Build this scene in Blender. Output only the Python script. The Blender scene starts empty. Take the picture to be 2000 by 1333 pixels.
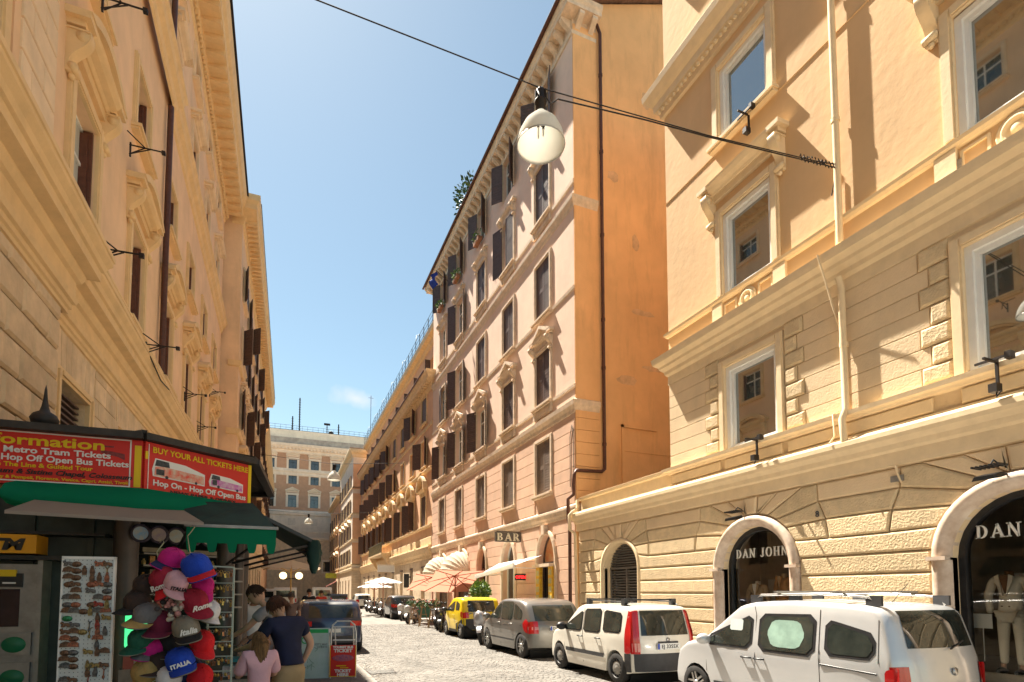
import bpy, bmesh, math, random
from mathutils import Vector, Matrix
from mathutils.geometry import tessellate_polygon
random.seed(7)
S = bpy.context.scene
COL = S.collection
PI = math.pi

# ---------------------------------------------------------------- camera, sky, sun, exposure
W0, CF, CCX, CCY, EYE = 2000.0, 1062.0, 980.0, 1095.0, 1.75
PITCH = math.atan(62/1062)
YAW = math.atan(429/1062*math.cos(PITCH))
cd = bpy.data.cameras.new('camera')
cd.sensor_width = 36
cd.lens = 36*CF/W0
cd.shift_x = (1000-CCX)/W0
cd.shift_y = (CCY-666.5)/W0
cd.clip_start = 0.1
cd.clip_end = 2000
cam = bpy.data.objects.new('camera', cd)
COL.objects.link(cam)
cam.location = (0, 0, EYE)
cam.rotation_euler = (PI/2+PITCH, 0, -YAW)
S.camera = cam

SUN = Vector((-1.0, 3.4, 6.2)).normalized()      # towards the sun
w = bpy.data.worlds.new('World'); S.world = w; w.use_nodes = True
nt = w.node_tree
bg = nt.nodes['Background']
sky = nt.nodes.new('ShaderNodeTexSky'); sky.sky_type = 'NISHITA'
sky.sun_disc = False
sky.sun_elevation = math.asin(SUN.z)
sky.sun_rotation = math.atan2(SUN.x, SUN.y)
sky.altitude = 60; sky.air_density = 1.0; sky.dust_density = .35; sky.ozone_density = 1.6
bg.inputs[1].default_value = 0.067
# one small fair-weather cloud low over the far roofs
geo = nt.nodes.new('ShaderNodeTexCoord')
cdir = Vector((math.sin(math.radians(6.6)), math.cos(math.radians(6.6)), math.tan(math.radians(19.3)))).normalized()
def N(t, **k):
    n = nt.nodes.new(t)
    for a, b in k.items(): setattr(n, a, b)
    return n
sub = N('ShaderNodeVectorMath', operation='SUBTRACT'); sub.inputs[1].default_value = cdir
nt.links.new(geo.outputs['Generated'], sub.inputs[0])
scl = N('ShaderNodeVectorMath', operation='MULTIPLY'); scl.inputs[1].default_value = (18, 18, 44)
nt.links.new(sub.outputs[0], scl.inputs[0])
ln = N('ShaderNodeVectorMath', operation='LENGTH'); nt.links.new(scl.outputs[0], ln.inputs[0])
nz = N('ShaderNodeTexNoise'); nz.inputs['Scale'].default_value = 22; nz.inputs['Detail'].default_value = 6
nt.links.new(geo.outputs['Generated'], nz.inputs['Vector'])
ad = N('ShaderNodeMath', operation='MULTIPLY_ADD'); ad.inputs[1].default_value = 1.5; ad.inputs[2].default_value = -0.55
nt.links.new(nz.outputs[0], ad.inputs[0])
sm = N('ShaderNodeMath', operation='SUBTRACT'); nt.links.new(ad.outputs[0], sm.inputs[0]); nt.links.new(ln.outputs['Value'], sm.inputs[1])
ad2 = N('ShaderNodeMath', operation='ADD'); ad2.inputs[1].default_value = 0.55; nt.links.new(sm.outputs[0], ad2.inputs[0])
rp = N('ShaderNodeMapRange'); rp.inputs[1].default_value = 0; rp.inputs[2].default_value = 0.8; rp.inputs[3].default_value = 0; rp.inputs[4].default_value = .8
nt.links.new(ad2.outputs[0], rp.inputs[0])
mx = N('ShaderNodeMix', data_type='RGBA'); nt.links.new(rp.outputs[0], mx.inputs[0]); tint = N('ShaderNodeVectorMath', operation='MULTIPLY'); tint.inputs[1].default_value = (.78, .78, .63)
nt.links.new(sky.outputs[0], tint.inputs[0]); nt.links.new(tint.outputs[0], mx.inputs[6])
mx.inputs[7].default_value = (4.0, 4.0, 4.2, 1)
nt.links.new(mx.outputs[2], bg.inputs[0])

sl = bpy.data.lights.new('sun', 'SUN'); sl.energy = 5.0; sl.angle = math.radians(.5); sl.color = (1, .91, .77)
so = bpy.data.objects.new('sun', sl); COL.objects.link(so)
so.location = (0, 0, 60)
so.rotation_euler = SUN.to_track_quat('Z', 'Y').to_euler()
S.view_settings.view_transform = 'Standard'
S.view_settings.look = 'None'
S.view_settings.gamma = 1
S.view_settings.exposure = 1.95
S.view_settings.use_curve_mapping = False
S.render.engine = 'CYCLES'
S.cycles.max_bounces = 8
S.cycles.diffuse_bounces = 5
S.cycles.transparent_max_bounces = 8

# ---------------------------------------------------------------- materials
MATS = {}
def mat(name, col, rough=.8, metal=0, var=.12, vscale=3.0, bump=0, bscale=30, col2=None, stain=0, ior=1.45, emit=None, estr=0, coat=0, stretch=None, spec=None, alpha=None, rand=0):
    """procedural principled material: base colour broken up by noise, fine relief by bump"""
    if name in MATS: return MATS[name]
    m = bpy.data.materials.new(name); m.use_nodes = True
    t = m.node_tree; b = t.nodes['Principled BSDF']
    b.inputs['Roughness'].default_value = rough
    b.inputs['Metallic'].default_value = metal
    b.inputs['IOR'].default_value = ior
    b.inputs['Base Color'].default_value = (*col, 1)
    if coat: b.inputs['Coat Weight'].default_value = coat; b.inputs['Coat Roughness'].default_value = .03
    if spec is not None: b.inputs['Specular IOR Level'].default_value = spec
    if emit: b.inputs['Emission Color'].default_value = (*emit, 1); b.inputs['Emission Strength'].default_value = estr
    tc = t.nodes.new('ShaderNodeTexCoord')
    src = tc.outputs['Object']
    if stretch:
        mp = t.nodes.new('ShaderNodeMapping'); mp.inputs['Scale'].default_value = stretch
        t.links.new(src, mp.inputs[0]); src = mp.outputs[0]
    if var:
        n = t.nodes.new('ShaderNodeTexNoise'); n.inputs['Scale'].default_value = vscale; n.inputs['Detail'].default_value = 8; n.inputs['Roughness'].default_value = .62
        t.links.new(src, n.inputs['Vector'])
        r = t.nodes.new('ShaderNodeMapRange'); r.inputs[1].default_value = .3; r.inputs[2].default_value = .7
        t.links.new(n.outputs[0], r.inputs[0])
        mx = t.nodes.new('ShaderNodeMix'); mx.data_type = 'RGBA'
        c2 = col2 or tuple(c*(1-2*var) for c in col)
        c1 = tuple(min(1, c*(1+var*.6)) for c in col)
        mx.inputs[6].default_value = (*c2, 1); mx.inputs[7].default_value = (*c1, 1)
        t.links.new(r.outputs[0], mx.inputs[0])
        out = mx.outputs[2]
        if stain:
            mp = t.nodes.new('ShaderNodeMapping'); mp.inputs['Scale'].default_value = (1.3, 1.3, .22)
            t.links.new(tc.outputs['Object'], mp.inputs[0])
            n2 = t.nodes.new('ShaderNodeTexNoise'); n2.inputs['Scale'].default_value = 1.6; n2.inputs['Detail'].default_value = 7; n2.inputs['Roughness'].default_value = .7
            t.links.new(mp.outputs[0], n2.inputs['Vector'])
            r2 = t.nodes.new('ShaderNodeMapRange'); r2.inputs[1].default_value = .5; r2.inputs[2].default_value = .75; r2.inputs[3].default_value = 0; r2.inputs[4].default_value = stain
            t.links.new(n2.outputs[0], r2.inputs[0])
            m2 = t.nodes.new('ShaderNodeMix'); m2.data_type = 'RGBA'
            t.links.new(r2.outputs[0], m2.inputs[0]); t.links.new(out, m2.inputs[6])
            m2.inputs[7].default_value = (*[c*.45 for c in col], 1)
            out = m2.outputs[2]
        if rand:       # every stone its own tone
            oi = t.nodes.new('ShaderNodeObjectInfo'); rr = t.nodes.new('ShaderNodeMapRange'); rr.inputs[3].default_value = 1-rand; rr.inputs[4].default_value = 1+rand*.5
            t.links.new(oi.outputs['Random'], rr.inputs[0])
            vm = t.nodes.new('ShaderNodeVectorMath'); vm.operation = 'SCALE'
            t.links.new(out, vm.inputs[0]); t.links.new(rr.outputs[0], vm.inputs['Scale']); out = vm.outputs[0]
        t.links.new(out, b.inputs['Base Color'])
    if bump:
        n3 = t.nodes.new('ShaderNodeTexNoise'); n3.inputs['Scale'].default_value = bscale; n3.inputs['Detail'].default_value = 5
        t.links.new(src, n3.inputs['Vector'])
        bp = t.nodes.new('ShaderNodeBump'); bp.inputs['Strength'].default_value = min(1, bump); bp.inputs['Distance'].default_value = .02*max(1, bump)
        t.links.new(n3.outputs[0], bp.inputs['Height'])
        t.links.new(bp.outputs[0], b.inputs['Normal'])
    MATS[name] = m
    return m

def glass_mat(name, tint=(.9, .95, .95), mixv=.25):
    if name in MATS: return MATS[name]
    m = bpy.data.materials.new(name); m.use_nodes = True
    t = m.node_tree; t.nodes.clear()
    o = t.nodes.new('ShaderNodeOutputMaterial'); g = t.nodes.new('ShaderNodeBsdfGlossy'); g.inputs['Roughness'].default_value = .01
    tr = t.nodes.new('ShaderNodeBsdfTransparent'); tr.inputs[0].default_value = (*tint, 1)
    f = t.nodes.new('ShaderNodeFresnel'); f.inputs[0].default_value = 1.0+mixv*2.6
    mx = t.nodes.new('ShaderNodeMixShader')
    t.links.new(f.outputs[0], mx.inputs[0]); t.links.new(tr.outputs[0], mx.inputs[1]); t.links.new(g.outputs[0], mx.inputs[2])
    t.links.new(mx.outputs[0], o.inputs[0])
    MATS[name] = m
    return m

def translucent_mat(name, col):
    m = bpy.data.materials.new(name); m.use_nodes = True; t = m.node_tree; t.nodes.clear()
    o = t.nodes.new('ShaderNodeOutputMaterial'); d = t.nodes.new('ShaderNodeBsdfDiffuse'); d.inputs[0].default_value = (*col, 1)
    tr = t.nodes.new('ShaderNodeBsdfTranslucent'); tr.inputs[0].default_value = (*col, 1)
    mx = t.nodes.new('ShaderNodeMixShader'); mx.inputs[0].default_value = .45
    t.links.new(d.outputs[0], mx.inputs[1]); t.links.new(tr.outputs[0], mx.inputs[2]); t.links.new(mx.outputs[0], o.inputs[0])
    MATS[name] = m; return m
# walls
M_beige = mat('beige_stucco', (.74, .50, .27), .9, var=.06, vscale=.6, bump=.35, bscale=5, stain=.1)
M_beige_stone = mat('cream_stone_paint', (.78, .60, .38), .85, var=.06, rand=.07, vscale=1.5, bump=.4, bscale=30, stain=.12)
M_beige_rough = mat('rock_faced_stone', (.76, .59, .36), .9, var=.10, vscale=5, bump=1.0, bscale=26, rand=.16, stain=.15)
M_beige_trim = mat('cream_trim', (.80, .63, .40), .8, var=.06, vscale=4, bump=.15, bscale=20)
M_pink = mat('pink_stucco', (.82, .60, .46), .9, var=.07, vscale=.8, bump=.25, bscale=6, stain=.16)
M_pink_low = mat('salmon_render', (.76, .50, .35), .9, var=.08, rand=.10, vscale=1.4, bump=.3, bscale=20, stain=.2)
M_pink_trim = mat('travertine_trim', (.76, .60, .44), .8, var=.12, vscale=5, bump=.3, bscale=25, stain=.25)
M_orange = mat('orange_side_wall', (.86, .49, .22), .9, var=.09, vscale=.45, bump=.3, bscale=4, stain=.38)
M_left = mat('peach_stucco', (.88, .60, .36), .9, var=.08, vscale=.8, bump=.25, bscale=6, stain=.2)
M_left_stone = mat('weathered_stone', (.82, .61, .38), .88, var=.13, rand=.14, vscale=2.5, bump=.5, bscale=14, stain=.35)
M_left_trim = mat('ochre_trim', (.82, .58, .30), .8, var=.06, vscale=3, bump=.15, bscale=30, stain=.22)
M_left_panel = mat('cream_panel', (.84, .64, .42), .88, var=.08, vscale=2.5, bump=.3, bscale=20)
M_or2 = mat('salmon_stucco', (.80, .48, .28), .9, var=.09, vscale=.8, bump=.25, bscale=6, stain=.2)
M_or2_low = mat('travertine_base', (.76, .60, .41), .85, var=.14, vscale=2, bump=.4, bscale=12, stain=.25)
M_or2_trim = mat('honey_trim', (.80, .58, .33), .8, var=.12, vscale=4, bump=.2, bscale=20, stain=.2)
M_brown = mat('brown_brick_render', (.50, .31, .20), .9, var=.08, vscale=1.5, bump=.3, bscale=14)
M_pal = mat('palazzo_stone', (.84, .74, .60), .85, var=.09, vscale=.8, bump=.3, bscale=6, stain=.25)
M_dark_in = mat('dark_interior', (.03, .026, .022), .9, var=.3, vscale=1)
M_shutter = mat('brown_shutter_paint', (.12, .075, .062), .55, var=.2, vscale=9)
M_shutter2 = mat('faded_shutter_paint', (.20, .145, .11), .6, var=.15, vscale=9)
M_white = mat('white_paint', (.78, .77, .72), .5, var=.04, vscale=8)
M_whitewin = mat('white_window_frame', (.80, .80, .78), .35, var=.03, vscale=6)
M_pane = mat('window_glass', (.06, .08, .075), .02, var=.4, vscale=.7, ior=3.8)
M_pane2 = mat('dim_window_glass', (.05, .055, .055), .06, var=.3, vscale=1.2, ior=1.9)
M_curtain = mat('pale_curtain', (.52, .52, .46), .9, var=.12, vscale=5, stretch=(8, 1, .4))
M_iron = mat('wrought_iron', (.03, .022, .018), .6, metal=.3, var=.2, vscale=20)
M_pipe = mat('brown_drainpipe', (.11, .045, .03), .45, metal=.2, var=.15, vscale=8)
M_tile = mat('roof_tile', (.30, .17, .11), .9, var=.25, vscale=4, bump=.6, bscale=12)
M_roof = mat('roof_grey', (.16, .15, .14), .85, var=.2, vscale=3)
M_marble = mat('veined_marble', (.70, .60, .50), .3, var=.2, vscale=3, col2=(.44, .31, .22))
M_black = mat('black_metal', (.022, .022, .024), .4, var=.2, vscale=12)
M_shopglass = glass_mat('shop_glass', (.93, .95, .95), .13)

# ---------------------------------------------------------------- mesh builder
class MB:
    def __init__(s): s.v = []; s.f = []; s.m = []; s.sm = []
    def add(s, vs, fs, mi=0, smooth=False, T=None):
        o = len(s.v)
        if T is not None: vs = [T @ Vector(p) for p in vs]
        s.v += [tuple(p) for p in vs]
        for f in fs:
            s.f.append(tuple(i+o for i in f)); s.m.append(mi); s.sm.append(smooth)
        return s
    def box(s, x0, x1, y0, y1, z0, z1, mi=0, T=None):
        vs = [(x0,y0,z0),(x1,y0,z0),(x1,y1,z0),(x0,y1,z0),(x0,y0,z1),(x1,y0,z1),(x1,y1,z1),(x0,y1,z1)]
        return s.add(vs, [(0,3,2,1),(4,5,6,7),(0,1,5,4),(1,2,6,5),(2,3,7,6),(3,0,4,7)], mi, False, T)
    def bar(s, a, b, w, h=None, mi=0):
        """rectangular bar between two points"""
        a = Vector(a); b = Vector(b); h = h or w; d = (b-a); L = d.length
        q = d.to_track_quat('X', 'Z'); T = Matrix.Translation(a) @ q.to_matrix().to_4x4()
        return s.box(0, L, -w/2, w/2, -h/2, h/2, mi, T)
    def tube(s, pts, r, n=8, mi=0, caps=True, smooth=True):
        pts = [Vector(p) for p in pts]; rings = []; k = len(pts)
        rr = r if isinstance(r, (list, tuple)) else [r]*k
        prev = None; vs = []
        for i, p in enumerate(pts):
            d = (pts[min(i+1, k-1)]-pts[max(i-1, 0)])
            if d.length < 1e-9: d = Vector((0, 0, 1))
            d.normalize()
            if prev is None: u = d.orthogonal().normalized()
            else:
                u = prev-d*prev.dot(d); u = u.normalized() if u.length > 1e-6 else d.orthogonal().normalized()
            prev = u; v = d.cross(u)
            for j in range(n):
                a = 2*PI*j/n
                vs.append(p+(u*math.cos(a)+v*math.sin(a))*rr[i])
        fs = [(i*n+j, i*n+(j+1) % n, (i+1)*n+(j+1) % n, (i+1)*n+j) for i in range(k-1) for j in range(n)]
        s.add(vs, fs, mi, smooth)
        if caps:
            s.add(vs[:n], [tuple(reversed(range(n)))], mi); s.add(vs[-n:], [tuple(range(n))], mi)
        return s
    def lathe(s, prof, n=16, T=None, mi=0, smooth=True):
        vs = [(r*math.cos(2*PI*j/n), r*math.sin(2*PI*j/n), z) for r, z in prof for j in range(n)]
        fs = [(i*n+j, i*n+(j+1) % n, (i+1)*n+(j+1) % n, (i+1)*n+j) for i in range(len(prof)-1) for j in range(n)]
        return s.add(vs, fs, mi, smooth, T)
    def prism(s, poly, y0, y1, mi=0, T=None, smooth=False):
        """polygon in (x,z) extruded along y"""
        n = len(poly)
        vs = [(x, y0, z) for x, z in poly]+[(x, y1, z) for x, z in poly]
        tri = tessellate_polygon([[Vector((x, z, 0)) for x, z in poly]])
        fs = [tuple(t) for t in tri]+[tuple(i+n for i in reversed(t)) for t in tri]
        s.add(vs, fs, mi, False, T)
        o = [(i, (i+1) % n, (i+1) % n+n, i+n) for i in range(n)]
        return s.add(vs, o, mi, smooth, T)
    def sphere(s, c, r, n=10, k=6, mi=0, sc=(1, 1, 1), T=None):
        prof = [(max(1e-4, math.sin(PI*i/k)), -math.cos(PI*i/k)) for i in range(k+1)]
        M = Matrix.Translation(c) @ (T or Matrix()) @ Matrix.Diagonal((r*sc[0], r*sc[1], r*sc[2], 1))
        return s.lathe(prof, n, M, mi)
    def sweep(s, path, prof, mi=0, closed=False):
        """profile (out, z) swept along a plan path with mitred corners; outward is left of the path"""
        k = len(path); P = [Vector(p) for p in path]; vs = []; n = len(prof)
        for i in range(k):
            a = (P[i]-P[i-1]).normalized() if (i > 0 or closed) else None
            b = (P[(i+1) % k]-P[i]).normalized() if (i < k-1 or closed) else None
            a = a or b; b = b or a
            na = Vector((-a.y, a.x)); nb = Vector((-b.y, b.x)); m = (na+nb)
            m = m/ max(.2, m.dot(na)) if m.length > 1e-6 else na
            for o, z in prof: vs.append((P[i].x+m.x*o, P[i].y+m.y*o, z))
        kk = k if closed else k-1
        fs = [(i*n+j, ((i+1) % k)*n+j, ((i+1) % k)*n+j+1, i*n+j+1) for i in range(kk) for j in range(n-1)]
        s.add(vs, fs, mi)
        if not closed:
            s.add(vs[:n], [tuple(range(n))], mi); s.add(vs[-n:], [tuple(reversed(range(n)))], mi)
        return s
    def mesh(s, name, mats):
        me = bpy.data.meshes.new(name)
        me.from_pydata(s.v, [], s.f)
        if not isinstance(mats, (list, tuple)): mats = [mats]
        for m in mats: me.materials.append(m)
        me.polygons.foreach_set('material_index', s.m)
        me.polygons.foreach_set('use_smooth', s.sm)
        me.update()
        return me

def obj(name, me, parent=None, loc=(0, 0, 0), rot=(0, 0, 0), kind=None, sc=None):
    if isinstance(me, MB): raise TypeError
    o = bpy.data.objects.new(name, me); COL.objects.link(o)
    o.location = loc; o.rotation_euler = rot
    if sc: o.scale = sc
    if parent: o.parent = parent
    if kind: o['kind'] = kind
    return o
def part(name, mb, m, parent=None, loc=(0, 0, 0), rot=(0, 0, 0), kind=None):
    return obj(name, mb.mesh(name, m), parent, loc, rot, kind)
def tag(o, label, cat, group=None):
    o['label'] = label; o['category'] = cat
    if group: o['group'] = group
    return o
def thing(name, label, cat, loc=(0, 0, 0), rz=0, group=None):
    o = bpy.data.objects.new(name, None); COL.objects.link(o)
    o.location = loc; o.rotation_euler = (0, 0, rz); o.empty_display_size = .2
    return tag(o, label, cat, group)
def dup(o, loc=None, rz=None, label=None, parent=None):
    c = o.copy(); COL.objects.link(c)
    if parent: c.parent = parent
    if loc is not None: c.location = loc
    if rz is not None: c.rotation_euler = (0, 0, rz)
    if label: c['label'] = label
    for ch in list(o.children): dup(ch, parent=c)
    return c

ORD = 'first second third fourth fifth sixth seventh eighth ninth tenth eleventh twelfth thirteenth fourteenth fifteenth sixteenth seventeenth eighteenth nineteenth twentieth twenty-first twenty-second twenty-third twenty-fourth twenty-fifth'.split()
def text_mesh(txt, size, m, extrude=.004, bold=0, align='LEFT', space=1.0, shear=0):
    cu = bpy.data.curves.new('lettering', 'FONT'); cu.body = txt; cu.size = size; cu.extrude = extrude
    cu.offset = bold; cu.align_x = align; cu.space_character = space; cu.resolution_u = 3; cu.shear = shear
    o = bpy.data.objects.new('lettering', cu); COL.objects.link(o)
    dg = bpy.context.evaluated_depsgraph_get()
    me = bpy.data.meshes.new_from_object(o.evaluated_get(dg))
    bpy.data.objects.remove(o); bpy.data.curves.remove(cu)
    me.materials.clear(); me.materials.append(m)
    return me

# serif capitals drawn as strokes on a 1 x 1 em (x, z); (thick, thin) strokes with slab serifs
def serif_text(txt, h, depth=.02, space=.18, bold=.16):
    mb = MB(); x = 0; th = bold; tn = bold*.5
    def st(a, b, w):
        a = Vector(a); b = Vector(b); d = (b-a).normalized(); n = Vector((-d.y, d.x))*w/2
        pts = [a-n, b-n, b+n, a+n]
        mb.prism([((p.x+x)*h, p.y*h) for p in pts], 0, depth)
    def serif(cx, z, w=.3):
        st((cx-w/2, z), (cx+w/2, z), .06)
    def bowl(cx, cz, rx, rz, a0, a1, w0, w1, n=12):
        for i in range(n):
            t0 = a0+(a1-a0)*i/n; t1 = a0+(a1-a0)*(i+1)/n
            ww = lambda t: w0+(w1-w0)*abs(math.cos(t))
            q = [(cx+(rx)*math.cos(t0), cz+rz*math.sin(t0)), (cx+rx*math.cos(t1), cz+rz*math.sin(t1)),
                 (cx+(rx-ww(t1))*math.cos(t1), cz+(rz-ww(t1)*.75)*math.sin(t1)), (cx+(rx-ww(t0))*math.cos(t0), cz+(rz-ww(t0)*.75)*math.sin(t0))]
            mb.prism([((a+x)*h, b*h) for a, b in q], 0, depth)
    H2 = PI/2
    for c in txt:
        w = .7
        if c == 'D': st((.15,.0),(.15,1),th); serif(.13,.03); serif(.13,.97); bowl(.25,.5,.45,.5,-H2,H2,tn,th); st((.15,.03),(.27,.03),.06); st((.15,.97),(.27,.97),.06); w = .75
        elif c == 'A': st((.08,0),(.4,1),tn); st((.36,1),(.68,0),th); st((.18,.32),(.6,.32),tn); serif(.08,.03,.24); serif(.68,.03,.3); w = .78
        elif c == 'N': st((.12,0),(.12,1),tn); st((.12,1),(.66,0),th); st((.66,0),(.66,1),tn); serif(.1,.03,.28); serif(.08,.97,.22); serif(.68,.97,.28); w = .82
        elif c == 'J': st((.3,.2),(.3,1),th); serif(.3,.97); bowl(.17,.2,.21,.22,-PI,0,tn,th*.6); w = .5
        elif c == 'O': bowl(.4,.5,.4,.52,0,2*PI,tn,th,22); w = .82
        elif c == 'H': st((.15,0),(.15,1),th); st((.63,0),(.63,1),th); st((.15,.5),(.63,.5),tn)
        elif c == 'B': st((.15,0),(.15,1),th); bowl(.3,.75,.27,.25,-H2,H2,tn,th*.8); bowl(.3,.27,.33,.27,-H2,H2,tn,th*.9); [st((.15,z),(.32,z),.09) for z in (.045,.52,.955)]; serif(.13,.045,.32); serif(.13,.955,.32); w = .7
        elif c == 'R': st((.15,0),(.15,1),th); bowl(.3,.73,.3,.27,-H2,H2,tn,th*.8); [st((.15,z),(.32,z),.09) for z in (.5,.955)]; st((.35,.5),(.64,0),th); serif(.15,.045,.34); serif(.66,.045,.26); serif(.13,.955,.3); w = .76
        elif c == ' ': w = .35
        if c == 'H':
            for q in (.15, .63): serif(q,.03); serif(q,.97)
            w = .8
        x += w+space
    return mb, (x-space)*h

# ---------------------------------------------------------------- architecture helpers
def wall_mb(s0, s1, z0, z1, holes=(), y=0, reveal=.3, mb=None, mi=0, N=14):
    """wall face in the plane y with rectangular or arched openings: hole = (a, b, c, d[, spring])"""
    mb = mb or MB()
    xs = sorted(set([s0, s1]+[min(max(h[k], s0), s1) for h in holes for k in (0, 1)]))
    zs = sorted(set([z0, z1]+[min(max(h[k], z0), z1) for h in holes for k in (2, 3)]))
    for j in range(len(zs)-1):
        i = 0
        while i < len(xs)-1:
            def inside(i):
                cx = (xs[i]+xs[i+1])/2; cz = (zs[j]+zs[j+1])/2
                return any(h[0] < cx < h[1] and h[2] < cz < h[3] for h in holes)
            if inside(i): i += 1; continue
            k = i
            while k+1 < len(xs)-1 and not inside(k+1): k += 1
            mb.add([(xs[i], y, zs[j]), (xs[i], y, zs[j+1]), (xs[k+1], y, zs[j+1]), (xs[k+1], y, zs[j])], [(0, 1, 2, 3)], mi)
            i = k+1
    for h in holes:
        a, b, c, d = h[:4]; yb = y-reveal
        if len(h) > 4:
            sp = h[4]; cx = (a+b)/2; r = (b-a)/2; rz = d-sp
            arc = [(cx-r*math.cos(PI*i/N), sp+rz*math.sin(PI*i/N)) for i in range(N+1)]
            for i in range(N):
                p, q = arc[i], arc[i+1]
                mb.add([(p[0], y, p[1]), (p[0], y, d), (q[0], y, d), (q[0], y, q[1])], [(0, 1, 2, 3)], mi)
                mb.add([(p[0], y, p[1]), (q[0], y, q[1]), (q[0], yb, q[1]), (p[0], yb, p[1])], [(0, 1, 2, 3)], mi)
            top = sp
        else:
            top = d
            mb.add([(a, y, d), (b, y, d), (b, yb, d), (a, yb, d)], [(0, 1, 2, 3)], mi)
        mb.add([(a, y, c), (a, y, top), (a, yb, top), (a, yb, c)], [(0, 1, 2, 3)], mi)
        mb.add([(b, y, c), (b, yb, c), (b, yb, top), (b, y, top)], [(0, 1, 2, 3)], mi)
        mb.add([(a, y, c), (a, yb, c), (b, yb, c), (b, y, c)], [(0, 1, 2, 3)], mi)
    return mb

def offset_poly(poly, d):
    """inset a polygon (counter-clockwise in x,z) by d"""
    n = len(poly); out = []
    A = sum(poly[i][0]*poly[(i+1) % n][1]-poly[(i+1) % n][0]*poly[i][1] for i in range(n))
    sg = 1 if A > 0 else -1
    for i in range(n):
        p0 = Vector(poly[i-1]); p = Vector(poly[i]); p1 = Vector(poly[(i+1) % n])
        a = (p-p0).normalized(); b = (p1-p).normalized()
        na = Vector((-a.y, a.x))*sg; nb = Vector((-b.y, b.x))*sg
        m = na+nb; m = m/max(.35, m.dot(na))
        q = p+m*d; out.append((q.x, q.y))
    return out

def block_mb(poly, depth, bevel, gap=.006, jitter=0, mb=None, y0=0, mi=0):
    mb = mb or MB(); n = len(poly)
    A = sum(poly[i][0]*poly[(i+1) % n][1]-poly[(i+1) % n][0]*poly[i][1] for i in range(n))
    if A < 0: poly = poly[::-1]
    p0 = offset_poly(poly, gap); p1 = offset_poly(poly, gap+bevel)
    d = depth+random.uniform(-jitter, jitter)
    vs = [(x, y0, z) for x, z in p0]+[(x, y0+max(.002, d-bevel*.8), z) for x, z in p0]+[(x, y0+d, z) for x, z in p1]
    fs = []
    for k in (0, 1):
        fs += [(k*n+i, (k+1)*n+i, (k+1)*n+(i+1) % n, k*n+(i+1) % n) for i in range(n)]
    fs.append(tuple(reversed(range(2*n, 3*n))))
    return mb.add(vs, fs, mi)
def rect(a, b, c, d): return [(a, c), (b, c), (b, d), (a, d)]

class Bld:
    """building front in its own frame: x along the front, y outwards, z up"""
    def __init__(s, name, label, cat, origin, rz, s0):
        s.e = thing(name, label, cat, origin, rz); s.s0 = s0
    def add(s, name, mb, m, kind=None): return part(name, mb, m, s.e, (-s.s0, 0, 0), kind=kind)
    def at(s, name, me, x, z, y=0, rot=(0, 0, 0)): return obj(name, me, s.e, (x-s.s0, y, z), rot)

def shutter_mesh(w, h, m, slats=14, key=None):
    mb = MB(); t = .035; f = .05
    mb.box(0, f, 0, t, 0, h); mb.box(w-f, w, 0, t, 0, h)
    for z in (0, h*.48, h-f*1.4): mb.box(f, w-f, .002, t-.002, z, z+f*1.4)
    mb.box(f, w-f, .015, .019, .02, h-.02)
    step = (h-.1)/slats
    for i in range(slats):
        z = .06+step*i
        if abs(z-h*.5) < step*.7: continue
        mb.add([(f, .004, z+step*.85), (w-f, .004, z+step*.85), (w-f, t-.003, z), (f, t-.003, z),
                (f, .004, z+step*.85-.008), (w-f, .004, z+step*.85-.008), (w-f, t-.003, z-.008), (f, t-.003, z-.008)],
               [(3, 2, 1, 0), (0, 1, 5, 4), (4, 5, 6, 7), (7, 6, 2, 3)])
    return mb.mesh('shutter', m)

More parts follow.
